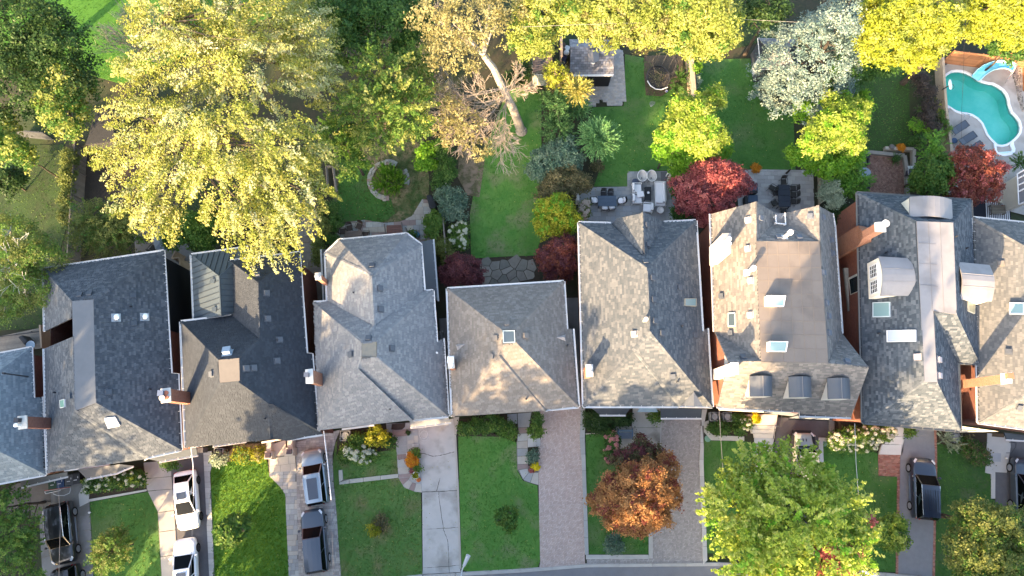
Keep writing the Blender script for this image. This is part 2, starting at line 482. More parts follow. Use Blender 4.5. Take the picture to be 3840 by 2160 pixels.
    def gutter(s, a, b, pl, m, hang=0.75):
        d = (b-a); L = d.length; d.normalize(); out = Vc((pl[1].x, pl[1].y,0))
        out -= d*out.dot(d); out.normalize()
        g = MB(); side = out
        def sec(p): return [p+side*0.0+Vc((0,0,-0.10)), p+side*0.12+Vc((0,0,-0.10)), p+side*0.13+Vc((0,0,0.02)), p+side*0.105+Vc((0,0,0.02)), p+side*0.10+Vc((0,0,-0.05)), p+Vc((0,0,-0.05))]
        A = [g.vert(p) for p in sec(a-d*0.02)]; B = [g.vert(p) for p in sec(b+d*0.02)]
        for i in range(6): g.face((A[i], B[i], B[(i+1) % 6], A[(i+1) % 6]))
        g.face(A[::-1]); g.face(B)
        n = int(L/hang)
        for i in range(n):
            c = a+d*((i+0.5)*L/max(n,1))+side*0.0+Vc((0,0,0.025))
            q = [c-d*0.013-side*0.06, c+d*0.013-side*0.06, c+d*0.013+side*0.12, c-d*0.013+side*0.12]
            up = pl[1]
            q[0] = q[0]+Vc((0,0,0.06)); q[1] = q[1]+Vc((0,0,0.06))
            g.prism(q,-0.015)
        g.mk('gutter', m, s.root)
    def wall(s, pts, inset, m, ztop=None, z0=0.0, name='wall'):
        q = offset_poly(pts, inset); b = MB(); b.uv = []
        n = len(q); u = 0
        zt = [(p.z if ztop is None else ztop)-0.12 for p in pts]
        for i in range(n):
            a, c = q[i], q[(i+1) % n]; L = (Vc((c.x-a.x, c.y-a.y))).length
            z1, z2 = zt[i], zt[(i+1) % n]
            b.poly([(a.x, a.y, z0),(c.x, c.y, z0),(c.x, c.y, z2),(a.x, a.y, z1)]); b.uv.append([(u,0),(u+L,0),(u+L, z2-z0),(u, z1-z0)])
            u += L
        return b.mk(name, m, s.root)
    def hit(s, t, X, Y):
        d = ray(*px(t, X, Y)); o = Vc((0,0, CAMH)); best = None
        for pts, nrm, ctr, kind, nm in s.planes:
            k = (ctr-o).dot(nrm)/d.dot(nrm); p = o+d*k
            if inside((p.x, p.y),[(q.x, q.y) for q in pts]) and (best is None or p.z > best[0].z): best = (p, nrm)
        if best is None:
            pl = min(s.planes, key=lambda f: (f[2]-(o+d*((f[2]-o).dot(f[1])/d.dot(f[1])))).length)
            k = (pl[2]-o).dot(pl[1])/d.dot(pl[1]); best = (o+d*k, pl[1])
        return best
    def frame(s, nrm):
        down = Vc((0,0,-1)); down = down-nrm*down.dot(nrm)
        if down.length < 0.05: down = Vc((0,-1,0))
        down.normalize(); hor = down.cross(nrm).normalized()
        return Matrix((hor, down, nrm)).transposed()
    def vent(s, t, X, Y, m=GUNM, sz=(0.34,0.36,0.17), name='roof_vent'):
        p, n = s.hit(t, X, Y); M = s.frame(n); b = MB()
        b.box(p+n*0.02,(sz[0]*1.45, sz[1]*1.4,0.035), M)
        q = [p+M @ Vc((x*sz[0]/2, y*sz[1]/2, z)) for x, y, z in ((-1,-1, sz[2]*0.8),(1,-1, sz[2]*0.8),(1,1, sz[2]),(-1,1, sz[2]))]
        b.prism(q,-n*(sz[2]))
        q = [p+M @ Vc((x*sz[0]/2*1.12, y*sz[1]/2*1.1, z)) for x, y, z in ((-1,-1, sz[2]*0.8+.03),(1,-1, sz[2]*0.8+.03),(1,1, sz[2]+.03),(-1,1, sz[2]+.03))]
        b.prism(q,-n*0.03)
        return b.mk(name, m, s.root)
    def pipe(s, t, X, Y, h=0.5, r=0.06, m=DARKM, capm=None, name='vent_pipe', flash=None):
        p, n = s.hit(t, X, Y); b = MB()
        if flash: b.box(p+n*0.03,(0.5,0.5,0.03), s.frame(n))
        b.fr(p-Vc((0,0,0.1)), p+Vc((0,0, h)), r, r,10)
        if capm:
            b.fr(p+Vc((0,0, h)), p+Vc((0,0, h+0.22)), r*1.6, r*1.6,12)
        return b.mk(name, m, s.root)
    def tubelight(s, t, X, Y):
        p, n = s.hit(t, X, Y); b = MB(); M = s.frame(n)
        b.box(p+n*0.03,(0.62,0.62,0.03), M)
        b.fr(p, p+n*0.22,0.27,0.25,16)
        o = b.mk('sun_tunnel', mat('tunnel_metal',(0.35,0.37,0.38), rough=0.4, metal=0.6), s.root)
        g = MB(); g.lathe((0,0,0),[(0.25,0),(0.22,0.06),(0.12,0.11),(0.01,0.125)],16)
        d = g.mk('dome', mat('acrylic',(0.75,0.80,0.82), rough=0.1, spec=0.6), o, smooth=True)
        d.location = p+n*0.22
        return o
    def skylight(s, q, rise=0.12, fr=0.07, m=WHITE, glass=SKYGL, rises=None, name='skylight', flat=None):
        """q: four pixel corners on the roof"""
        pts = [];
        for t, X, Y in q:
            if flat is not None: pts.append(PT(t, X, Y, flat))
            else: pts.append(s.hit(t, X, Y)[0])
        n = (pts[1]-pts[0]).cross(pts[3]-pts[0]); n.normalize()
        if n.z < 0: n = -n
        rr = rises or [rise]*4
        top = [p+n*r for p, r in zip(pts, rr)]
        c = sum(top, Vc())/4
        inn = [p+(c-p).normalized()*fr*1.4 for p in top]
        b = MB(); T = [b.vert(p) for p in top]; I = [b.vert(p) for p in inn]; B = [b.vert(p-n*(r+0.1)) for p, r in zip(top, rr)]
        for i in range(4):
            j = (i+1) % 4
            b.face((T[i], T[j], I[j], I[i])); b.face((T[i], B[i], B[j], T[j]))
        o = b.mk(name, m, s.root)
        g = MB(); g.prism([p-n*0.012 for p in inn],-n*0.02)
        gl = g.mk('glass', glass, o)
        return o
    def part(s, b, name, m, parent=None):
        o = b.mk(name, m)
        o.parent = parent or s.root; o.matrix_parent_inverse = Matrix.Identity(4) if parent else s.root.matrix_basis.inverted()
        return o
    def chimney(s, quad, ztop, zbot, m=RED_BRICK, capm=CONC, pots=(), cap=0.10, over=0.07):
        """quad: pixel corners of the cap, seen at height ztop"""
        t4 = [PT(t, X, Y, ztop) for t, X, Y in quad]
        if area2(t4) < 0: t4 = t4[::-1]
        inn = offset_poly(t4, over)
        b = MB(); b.uv = []; u = 0
        for i in range(4):
            a, c = inn[i], inn[(i+1) % 4]; L = (c-a).length
            b.poly([(a.x, a.y, zbot),(c.x, c.y, zbot),(c.x, c.y, ztop-cap),(a.x, a.y, ztop-cap)])
            b.uv.append([(u,0),(u+L,0),(u+L, ztop-cap-zbot),(u, ztop-cap-zbot)]); u += L
        o = s.part(b, 'chimney', m)
        k = MB(); k.prism(t4,-cap); s.part(k, 'chimney_cap', capm, o)
        c = sum(t4, Vc())/4; ex = t4[1]-t4[0]; ey = t4[3]-t4[0]
        for fx, fy, r, h, pm, shape in pots:
            p = t4[0]+ex*fx+ey*fy; q = MB()
            if shape == 'box':
                q.box(p+Vc((0,0, h/2)),(r*2, r*2, h)); q.box(p+Vc((0,0, h+0.02)),(r*2.3, r*2.3,0.04))
            else:
                q.lathe(p,[(r,0),(r*0.9, h*0.5),(r*0.92, h*0.75),(r*1.15, h*0.78),(r*1.15, h*0.95),(r*0.3, h)],14)
            s.part(q, 'chimney_pot', pm, o)
        return o
    def patch(s, pts, name, m, thick=0.03, up=0.02):
        """flat sheet lying on a roof between given world points"""
        n = Vc()
        for i in range(len(pts)): n += (pts[i]-pts[0]).cross(pts[(i+1) % len(pts)]-pts[0])
        if n.z < 0: pts = pts[::-1]; n = -n
        n.normalize(); b = MB(); b.prism([p+n*up for p in pts],-n*thick)
        return s.part(b, name, m)
    def awning(s, name, pts, m, gut=None, th=0.12, shingle=None):
        b = MB(); n = Vc()
        for i in range(len(pts)): n += (pts[i]-pts[0]).cross(pts[(i+1) % len(pts)]-pts[0])
        if n.z < 0: pts = pts[::-1]
        b.prism(pts,-th); o = s.part(b, name, m)
        return o
    def lowroof(s, name, top, low, m, zt, zl, gut=WHITE, wallm=None, tile='a3'):
        """lean-to roof: top edge against the wall (px list), low edge along the eave (px list)"""
        tpnts = [PT(tile, x, y, zt) for x, y in top]; lp = [PT(tile, x, y, zl) for x, y in low]
        b = MB(); k = len(top)
        ring = tpnts+lp[::-1]; b.prism(ring,-0.12)
        o = s.part(b, name, m)
        if gut is not None:
            for a, c in zip(lp[:-1], lp[1:]):
                d = (c-a).normalized(); ctr = sum(ring, Vc())/len(ring); nn = Vc((-d.y, d.x,0))
                if nn.dot(a-ctr) < 0: nn = -nn
                s.gutter(a, c,(None, nn), gut)
        if wallm is not None:
            s.wall([Vc(p) for p in ring],0.3, wallm, ztop=min(zt, zl), name='wall')
        return o
# ------------------------------------------------------------------ the houses, left to right
S0 = shingle_mat('blue_grey_shingle',(0.1305,0.1602,0.1845),(0.2205,0.2565,0.279))
S1 = shingle_mat('slate_blue_shingle',(0.0493,0.0595,0.0731),(0.1003,0.1139,0.1292))
S2 = shingle_mat('charcoal_shingle',(0.0352,0.0414,0.0502),(0.0493,0.0563,0.0669))
S3 = shingle_mat('light_grey_shingle',(0.1548,0.16,0.1677),(0.2365,0.2374,0.2365))
S4 = shingle_mat('warm_grey_shingle',(0.148,0.1344,0.12),(0.212,0.1944,0.1744))
S5 = shingle_mat('weathered_blue_shingle',(0.0612,0.072,0.0828),(0.126,0.1325,0.1382))
S6 = shingle_mat('mixed_grey_shingle',(0.116,0.112,0.108),(0.216,0.2,0.1808))
S7 = shingle_mat('steel_blue_shingle',(0.042,0.054,0.0675),(0.1162,0.1312,0.147))
S8 = shingle_mat('grey_green_shingle',(0.0944,0.1008,0.104),(0.164,0.1624,0.1584))
SH_DARK = mat('roof_deck_dark',(0.035,0.04,0.05)); SH_GREY = mat('roof_deck_grey',(0.06,0.063,0.07))
MEMB = mat('grey_membrane',(0.10,0.115,0.135),(0.085,0.10,0.118),1.5, rough=0.7)
BROWNM = mat('brown_membrane',(0.172,0.1479,0.1273),(0.1462,0.1256,0.1092),0.8, rough=0.8, col3=(0.1204,0.1032,0.0903), scale3=0.5)
GREYZ = mat('pale_zinc',(0.2376,0.234,0.2376),(0.2052,0.2016,0.2074),0.9, rough=0.55, col3=(0.18,0.1764,0.18), scale3=0.7)
METALROOF = mat('standing_seam',(0.0675,0.0882,0.1035),(0.0585,0.0765,0.09),1.0, rough=0.5)
NAVYM = mat('navy_metal_roof',(0.03,0.04,0.056),(0.024,0.032,0.046),1.2, rough=0.5)
H0 = House('brick_house', 'pale blue grey roofed brick house cut by the left edge of the photo', dict(
    NW=('a2',-700,1360,6.0), NE=('a2',228,1183,6.0), RN=('a2',-190,1492,9.0), RS=('a3',-190,440,9.0), J1=('a3',243,140,('NE', 'RN', 'RS')),
    J2=('a3',303,135,('NE', 'RN', 'RS')), SE=('a3',333,703,('NE', 'RN', 'RS')), SW=('a3',-700,900,5.7)),
    ['NE RN RS SE J2 J1', 'NW NE RN', 'RS SE SW', 'NW RN RS SW'], S0, SH_GREY, walls='NW NE J1 J2 SE SW', wall=DARK_BRICK, seed=10)
H0.chimney([('a3',128,277),('a3',195,268),('a3',198,365),('a3',132,374)],9.3,5.2, pots=((0.22,0.3,0.13,0.45, WHITE, 'round'),(0.25,0.68,0.14,0.35, DARKM, 'box')), m=DARK_BRICK)
H0.pipe('a2',205,1395,2.4,0.05, DARKM, capm=True, name='flue_pipe')
H0.lowroof('porch_roof',[(150,755),(490,685)],[(155,797),(493,717)], mat('porch_felt',(0.09,0.095,0.10)),3.3,2.9)
H1 = House('brick_house', 'wide slate blue hipped roof with two sun tunnels and flat ridge strip', dict(
    NW=('a2',320,605,6.0), NE=('a2',1200,472,6.0), RN1=('a2',530,840,8.9), RN2=('a2',690,828,8.9), RS1=('a3',550,237,8.9), RS2=('a3',708,178,8.9),
    E1=('a2',1255,1370,('NE', 'RN2', 'RS2')), E2=('a2',1305,1375,('NE', 'RN2', 'RS2')), SE=('a3',1330,522,('NE', 'RN2', 'RS2')),
    N1=('a2',525,965,('NW', 'RN1', 'RS1')), N2=('a2',330,1060,('NW', 'RN1', 'RS1')), N3=('a2',540,1100,('NW', 'RN1', 'RS1')), N4=('a2',325,1190,('NW', 'RN1', 'RS1')),
    SW=('a3',350,690,('NW', 'RN1', 'RS1')), FB=('a3',1060,592,5.6), V1=('a3',1085,577,('RS1', 'RS2', 'SE'))),
    ['NW NE RN2 RN1', 'NE RN2 RS2 SE E2 E1', 'NW RN1 N1 N2', 'N3 RS1 SW N4', 'RS1 SW FB', 'RS1 FB V1', 'RS1 RS2 SE V1',('RN1 RN2 RS2 RS1', 'f')],
    S1, SH_DARK, walls='NW NE E1 E2 SE V1 FB SW N4 N2', wall=RED_BRICK, seed=11, tabw=0.27)
H1.patch([H1.V[n] for n in ('RN1', 'RN2', 'RS2', 'RS1')], 'roof_membrane', MEMB)
for x, y in ((852,962),(1062,957)): H1.tubelight('a2', x, y)
H1.skylight([('a3',770,285),('a3',848,275),('a3',885,340),('a3',795,360)],0.14)
H1.skylight([('a3',447,157),('a3',482,150),('a3',484,208),('a3',450,216)],0.1, glass=mat('green_glass',(0.16,0.30,0.24), rough=0.1, spec=0.6), fr=0.04)
for q in (('a2',590,800),('a2',662,790),('a2',975,800),('a2',980,1005),('a3',795,100),('a3',522,127)): H1.vent(*q, m=mat('slate_vent',(0.06,0.075,0.095)))
for q in (('a2',968,882),('a3',1108,78),('a3',410,103)): H1.pipe(*q,0.35,0.05)
H1.chimney([('a3',1178,75),('a3',1250,65),('a3',1254,170),('a3',1182,180)],9.9,5.2, pots=((0.3,0.32,0.17,0.3, mat('cream_pot',(0.70,0.66,0.58)), 'round'),(0.22,0.66,0.17,0.35, mat('blue_pot',(0.10,0.13,0.2)), 'box'),(0.62,0.33,0.14,0.16, TERRA, 'round'),(0.62,0.66,0.14,0.16, TERRA, 'round')), capm=STUCCO)
b = MB(); b.prism([PT('a2',400,1050,2.6), PT('a2',540,1000,2.6), PT('a2',545,1110,2.6), PT('a2',410,1160,2.6)],-0.1); H1.part(b, 'well_shade', SIDING)  # near-black sheet stands in for the shade down in the recess
o = H1.wall([H1.V['NE']+Vc((0,0,0)), H1.V['E1'].lerp(H1.V['NE'],0.33), H1.V['E1'].lerp(H1.V['NE'],0.33)+Vc((-3,0,0)), H1.V['NE']+Vc((-3,0,0))],0.30, SIDING, name='black_siding')
H1.lowroof('bay_roof',[(570,668),(880,628)],[(635,735),(855,692),(975,640)], NAVYM,3.3,2.9)
H1.lowroof('porch_roof',[(1062,585),(1440,505)],[(1170,608),(1450,560)], S1,3.4,2.9)
b = MB(); b.prism([PT('a3',470,668,3.2), PT('a3',800,628,3.2), PT('a3',795,640,3.2), PT('a3',470,682,3.2)],-0.15); H1.part(b, 'fascia', WHITE)
H2 = House('brick_house', 'charcoal roofed house with standing seam metal annex and beige roof hatch', dict(
    NWe=('b2',335,485,6.0), SEe=('b3',475,378,6.0), FR=('a2',1757,1258,9.7),
    NW=('a2',1328,992,6.0), NI=('a2',1705,947,6.0), FL=('a2',1605,1272,9.6), FLS=('a2',1615,1440,9.6), FRS=('a2',1762,1425,9.7),
    WN=('a2',1690,547,6.0), RN=('b2',38,705,('NWe', 'SEe', 'FR')), RS=('b2',50,1120,('NWe', 'SEe', 'FR')),
    E1=('b2',390,1222,('NWe', 'SEe', 'FR')), E2=('b2',430,1228,('NWe', 'SEe', 'FR')),
    SW=('a3',1365,505,6.0), PA=('b3',112,186,('SW', 'FLS', 'FRS')), PB=('b3',125,446,('SW', 'FLS', 'FRS')), PC=('b3',150,190,('NWe', 'SEe', 'FR')), PD=('b3',250,446,5.7), PE=('b3',505,408,5.6)),
    ['WN NWe RN', 'WN RN RS NI', 'NW NI RS FL', 'RS FR FL', 'NW FL FLS SW', 'SW FLS FRS PA PB', 'PA PC SEe PE PD PB', 'FRS PC PA', 'NWe RN RS FR FRS PC SEe E2 E1',('FL FR FRS FLS', 'f')],
    S2, SH_DARK, walls='NW NI WN NWe E1 E2 SEe PE PD PB SW', wall=DARK_BRICK, seed=12, tabw=0.24, expo=0.15, no_gut=('RS FL',))
H2.patch([H2.V[n] for n in ('FL', 'FR', 'FRS', 'FLS')], 'roof_membrane', mat('beige_membrane',(0.16,0.145,0.125),(0.135,0.122,0.108),1.5))
V2 = dict(a=PT('a2',1405,500,5.2), b=PT('a2',1846,441,5.2), c=PT('a2',1610,658,6.9), d=PT('a2',1624,948,6.9), e=PT('a2',1425,975,5.2), f=PT('a2',1850,900,5.2))
for ring in ('acb', 'acde', 'bcdf'):
    pts = [V2[k] for k in ring]; b = MB()
    n = (pts[1]-pts[0]).cross(pts[2]-pts[0]);
    if n.z < 0: pts = pts[::-1]; n = -n
    n.normalize(); b.prism(pts,-0.12); ann = H2.part(b, 'metal_roof', METALROOF)
    down = (Vc((0,0,-1))-n*(-n.z)); down = (Vc((0,0,-1))+n*n.z).normalized(); hor = n.cross(down).normalized(); c0 = sum(pts, Vc())/len(pts)
    lo = [((p-c0).dot(hor),(p-c0).dot(down)) for p in pts]
    x = min(q[0] for q in lo)+0.25
    while x < max(q[0] for q in lo)-0.05:
        ys = []
        for i in range(len(lo)):
            p, q = lo[i], lo[(i+1) % len(lo)]
            if (p[0] <= x < q[0]) or (q[0] <= x < p[0]): ys.append(p[1]+(q[1]-p[1])*(x-p[0])/(q[0]-p[0]))
        if len(ys) == 2:
            m_ = c0+hor*x+down*(sum(ys)/2)+n*0.02; sb = MB(); sb.box(m_,(0.035, abs(ys[1]-ys[0])-0.05,0.06), Matrix((hor, down, n)).transposed())
            H2.part(sb, 'seam', mat('seam_metal',(0.035,0.045,0.055), rough=0.5), ann)
        x += 0.45
sb = MB()
for p, q in (('a', 'c'),('b', 'c'),('c', 'd')): sb.fr(V2[p], V2[q],0.06,0.06,6)
H2.part(sb, 'ridge_flashing', METALROOF)
for p, q in (('a', 'b'),('e', 'a')):
    nn = Vc((V2[p].x+V2[q].x-2*V2['c'].x, V2[p].y+V2[q].y-2*V2['c'].y,0)); H2.gutter(V2[p], V2[q],(None, nn), WHITE)
H2.wall([V2['a'], V2['b'], V2['f'], V2['e']],0.3, SIDING)
for X, Y in ((1568,697),(1580,905)):
    p = PT('a2', X, Y,6.5); b = MB(); b.box(p,(0.3,0.3,0.35)); b.box(p+Vc((0,0,0.2)),(0.36,0.36,0.05)); H2.part(b, 'roof_vent', METALROOF)
for q in (('b2',95,782),('b2',104,970),('b2',190,1125),('b2',172,1280),('a2',1805,1335),('a2',1860,1332),('a2',1560,1375)):
    H2.vent(*q, m=mat('charcoal_vent',(0.09,0.10,0.115)))
H2.vent('a2',1672,1222, m=mat('blue_cowl',(0.25,0.32,0.40), rough=0.4), sz=(0.5,0.45,0.4))
H2.vent('a2',1898,655, m=GUNM, sz=(0.3,0.3,0.25))
for q in (('b2',185,1128),('b3',90,293)): H2.pipe(*q,0.4,0.05)
H2.chimney([('b2',380,1343),('b2',435,1335),('b2',440,1445),('b2',385,1447)],9.6,4.5, capm=STUCCO, pots=((0.3,0.6,0.14,0.35, mat('grey_pot',(0.16,0.16,0.18)), 'box'),), m=ORANGE_BRICK)
b = MB(); b.prism([PT('a3',1405,500,5.75), PT('a3',1868,432,5.75), PT('a3',1866,440,5.75), PT('a3',1405,508,5.75)],-0.12); H2.part(b, 'fascia', WHITE)
H2.lowroof('bay_roof',[(1560,487),(1800,450)],[(1562,494),(1806,458)], NAVYM,3.1,2.9)
H3 = House('brick_house', 'light grey hipped roof with chamfered back corners and square flat cap', dict(
    W1=('b2',530,490,6.0), W2=('b2',630,393,6.0), W3=('b2',1125,347,6.0), W4=('b2',1228,425,6.0), W5=('b2',1255,768,6.0), M1=('b2',1318,765,6.0),
    M2=('b2',443,850,6.0), W6=('b2',545,845,6.0), RA=('b2',872,650,8.6), RB=('b2',886,1020,8.5),
    C1=('b2',798,1148,9.3), C2=('b2',905,1140,9.3), C3=('b2',905,1250,9.3), C4=('b2',797,1256,9.3),
    E1=('b2',1345,1140,('M1', 'C2', 'C3')), E2=('b2',1393,1115,('M1', 'C2', 'C3')), SE=('b3',1430,275,('M1', 'C2', 'C3')),
    SW=('b3',475,380,('M2', 'C1', 'C4')), PK=('b2',768,1338,('M2', 'C1', 'C4')), FB=('b3',1165,303,5.7), V1=('b3',1178,300,('C4', 'C3', 'SE'))),
    ['W2 W3 RA', 'W1 W2 RA', 'W3 W4 RA', 'W1 RA RB W6', 'W4 RA RB W5', 'M2 W6 RB C1', 'W5 M1 C2 RB', 'RB C2 C1', 'M2 C1 C4 PK SW', 'PK SW FB', 'PK FB V1', 'C4 C3 SE V1 PK', 'C2 M1 E1 E2 SE C3',('C1 C2 C3 C4', 'f')],
    S3, SH_GREY, walls='W1 W2 W3 W4 W5 M1 E1 E2 SE V1 FB SW M2 W6', wall=RED_BRICK, seed=13, tabw=0.30, expo=0.15)
H3.patch([H3.V[n] for n in ('C1', 'C2', 'C3', 'C4')], 'flat_cap', mat('lichen_felt',(0.19,0.175,0.14),(0.14,0.14,0.125),3.0, col3=(0.22,0.19,0.13), scale3=1.2))
for q in (('b2',873,583),('b2',928,748),('b2',933,900),('b2',846,1115),('b2',1015,1187),('b2',720,1230)): H3.vent(*q)
for q in (('b2',738,780),('b3',1005,225)): H3.pipe(*q,0.3,0.05)
H3.pipe('b2',1350,1222,0.3,0.08, WHITE)
H3.lowroof('side_roof',[(1225,405),(1262,765)],[(1318,387),(1353,838)], S5,3.6,3.2, wallm=RED_BRICK, tile='b2')
H3.lowroof('side_roof',[(548,455),(562,838)],[(502,462),(520,840)], S5,3.5,3.2, wallm=RED_BRICK, tile='b2')
H3.chimney([('b2',452,634),('b2',495,628),('b2',498,680),('b2',455,684)],8.2,0.0, pots=((0.45,0.4,0.17,0.3, mat('steel_cowl',(0.5,0.52,0.55), rough=0.3, metal=0.7), 'round'),), m=ORANGE_BRICK, capm=STUCCO)
H3.lowroof('porch_roof',[(1150,305),(1430,280)],[(1155,357),(1450,320)], S3,3.3,2.9, tile='b3')
b = MB(); b.prism([PT('b3',650,378,2.9), PT('b3',885,348,2.9), PT('b3',885,336,2.9), PT('b3',650,366,2.9)],-0.25); H3.part(b, 'bay_window', WHITE)
H4 = House('brick_house', 'warm grey hipped roof with square dark skylight at its peak', dict(
    NW=('b2',1425,750,6.0), NE=('c2',418,697,6.0), A1=('b2',1828,1055,8.9), A2=('c2',65,1050,8.9), A3=('c2',70,1145,8.9), A4=('b2',1832,1152,8.9),
    E1=('c2',440,1045,('NE', 'A2', 'A3')), E2=('c2',486,1045,('NE', 'A2', 'A3')), SE=('c3',527,205,('NE', 'A2', 'A3')),
    SW=('b3',1462,278,('NW', 'A1', 'A4')), PK=('b2',1800,1240,('NW', 'A1', 'A4')), FB=('c3',284,235,5.7), V1=('c3',296,226,('A4', 'A3', 'SE'))),
    ['NW NE A2 A1', 'NW A1 A4 PK SW', 'PK SW FB', 'PK FB V1', 'A4 A3 SE V1 PK', 'NE E1 E2 SE A3 A2',('A1 A2 A3 A4', 'f')],
    S4, SH_GREY, walls='NW NE E1 E2 SE V1 FB SW', wall=DARK_BRICK, seed=14, tabw=0.30)
H4.skylight([('b2',1830,1057),('b2',1920,1055),('b2',1924,1146),('b2',1834,1150)],0.1, m=mat('aqua_frame',(0.30,0.38,0.40)), glass=SKYGL2)
for q in (('b2',1862,1010),('b2',1783,1112),('b2',1754,1248),('c2',135,1095)): H4.vent(*q, m=mat('brown_vent',(0.17,0.155,0.14)))
for q in (('c2',445,1168),('c3',143,150)): H4.pipe(*q,0.4,0.07)
for a, c, d in ((('b2',1487,1160),('b2',1556,1156),('b2',1500,1203)),(('c2',362,1107),('c2',432,1085),('c2',433,1136))):
    p = [H4.hit(*k)[0] for k in (a, c, d)]; n = (p[1]-p[0]).cross(p[2]-p[0]).normalized(); n = n if n.z > 0 else -n
    b = MB(); top = sum(p, Vc())/3+n*0.22
    for i in range(3): b.poly([p[i]+n*0.02, p[(i+1) % 3]+n*0.02, top])
    H4.part(b, 'cricket', mat('cricket_metal',(0.30,0.285,0.28), rough=0.5))
H4.chimney([('b2',1424,1245),('b2',1474,1240),('b2',1478,1332),('b2',1428,1337)],8.2,4.6, m=ORANGE_BRICK, pots=((0.5,0.27,0.14,0.28, WHITE, 'round'),(0.48,0.66,0.2,0.2, WHITE, 'box')))
H5 = House('brick_house', 'tall hipped roof lit tan on its left slope beside white patio furniture', dict(
    NW=('c2',530,265,6.0), NE=('c2',1388,250,6.0), RN=('c2',1028,592,9.8), RS=('c2',1050,1062,9.8),
    E1=('c2',1437,1060,('NE', 'RN', 'RS')), E2=('c2',1473,1040,('NE', 'RN', 'RS')), SE=('c3',1508,205,('NE', 'RN', 'RS')),
    SW=('c3',565,203,('NW', 'RN', 'RS')), PK=('c2',930,1205,('NW', 'RN', 'RS')), FB=('c3',1258,203,5.7), V1=('c3',1272,200,('RS', 'SE', 'PK')),
    GV=('c2',1010,505,('NW', 'NE', 'RN')), GL=('c2',765,270,('NW', 'NE', 'RN')), GR=('c2',1157,262,('NW', 'NE', 'RN')), GP=('c2',1000,185,8.55), GL2=('c2',822,240,6.15), GR2=('c2',1150,262,6.1)),
    ['NW GL GV RN', 'NE GR GV RN', 'GP GV GL GL2', 'GP GV GR', 'NW RN RS PK SW', 'PK SW FB', 'PK FB V1', 'RS SE V1 PK', 'NE E1 E2 SE RS RN'],
    S5, SH_DARK, walls='NW NE E1 E2 SE V1 FB SW', wall=DARK_BRICK, seed=15, tabw=0.32, expo=0.17, no_gut=('GL GL2', 'GR GP'))
for q in (('c2',1022,283),('c2',1030,425),('c2',1020,556),('c2',1064,670),('c2',1073,830),('c2',1082,987),('c2',1135,1077),('c2',1373,1092),('c2',1262,742),('c3',1215,-25)): H5.vent(*q)
H5.vent('c2',940,1082, m=BEIGEV)
H5.pipe('c2',1010,985,0.55,0.10, mat('tan_pipe',(0.55,0.50,0.44)), capm=True)
for q in (('c2',1286,1024),('c3',1252,22)): H5.pipe(*q,0.3,0.06)
H5.skylight([('c2',1300,822),('c2',1384,822),('c2',1384,880),('c2',1300,876)],0.14, m=mat('bronze_frame',(0.30,0.28,0.22)))
H5.chimney([('c2',580,1305),('c2',634,1304),('c2',636,1395),('c2',584,1398)],8.3,5.0, m=ORANGE_BRICK, pots=((0.64,0.24,0.14,0.35, STUCCO, 'round'),(0.66,0.66,0.13,0.2, STUCCO, 'round')))
g = [H5.hit('c3',1285,196)[0]+Vc((0,0,.05)), PT('c3',1375,205,6.9), H5.hit('c3',1440,205)[0]+Vc((0,0,.05)), H5.hit('c3',1372,95)[0]+Vc((0,0,.1))]
b = MB(); b.poly([g[0], g[1], g[3]]); b.poly([g[1], g[2], g[3]]); b.poly([g[0], g[2], g[1]]); H5.part(b, 'gablet', mat('gablet_felt',(0.13,0.14,0.155),(0.10,0.115,0.13),6))
H5.lowroof('porch_roof',[(1128,205),(1430,205)],[(1135,288),(1430,288)], NAVYM,3.5,3.0, tile='c3')
H5.lowroof('bay_roof',[(612,205),(920,205)],[(685,265),(872,265)], NAVYM,3.6,3.0, tile='c3')
H5.lowroof('canopy',[(985,203),(1090,203)],[(958,245),(1112,245)], mat('blue_canopy',(0.17,0.25,0.31),(0.14,0.2,0.26),2),3.2,2.8, gut=None, tile='c3')
Z6 = 9.2
H6 = House('brick_house', 'brown flat topped roof with two box skylights and three barrel dormers', dict(
    WN=('c2',1497,200,6.0), GW=('c2',1835,112, Z6), FNW=('c2',1832,405, Z6), FNE=('d2',455,402, Z6), FSE=('d2',520,1297, Z6), FSW=('c2',1868,1283, Z6), WS=('c2',1527,1062,6.0),
    LE=('d2',128,192,7.7), LV=('d2',120,264,7.75), RV=('d2',212,282,7.75), RE=('d2',205,195,7.7), GE=('d2',452,138, Z6),
    EN=('d2',548,198,6.3), EN2=('d2',565,285,6.1), ES=('d2',620,1075,6.0), RW=('c2',1627,1285,8.95), RE2=('d2',815,1325,8.95),
    SW=('c3',1545,205,5.6), SM=('d3',130,232,5.6), SM2=('d3',308,235,5.6), SM3=('d3',310,272,5.35), SE=('d3',688,285,5.3)),
    ['WN GW FNW FSW WS', 'GW LE LV FNW', 'FNW LV RV FNE', 'GE RE RV FNE', 'GE EN EN2 ES FSE FNE', 'WS FSW RW', 'FSE ES RE2', 'RW FSW FSE RE2 SE SM3 SM2 SM SW',('FNW FNE FSE FSW', 'f')],
    S6, SH_GREY, walls='WN GW LE LV RV RE GE EN ES RE2 SE SM3 SM2 SW RW WS', wall=RED_BRICK, inset=0.3, seed=16, tabw=0.34, expo=0.15, no_gut=('LE LV', 'RE RV', 'LV RV'))
H6.patch([H6.V[n] for n in ('FNW', 'FNE', 'FSE', 'FSW')], 'roof_membrane', BROWNM, up=0.03)
b = MB()
for k in range(1,6):
    a = H6.V['FNW'].lerp(H6.V['FNE'], k/6); c = H6.V['FSW'].lerp(H6.V['FSE'], k/6); b.fr(a+Vc((0,0,.03)), c+Vc((0,0,.03)),0.016,0.016,4)
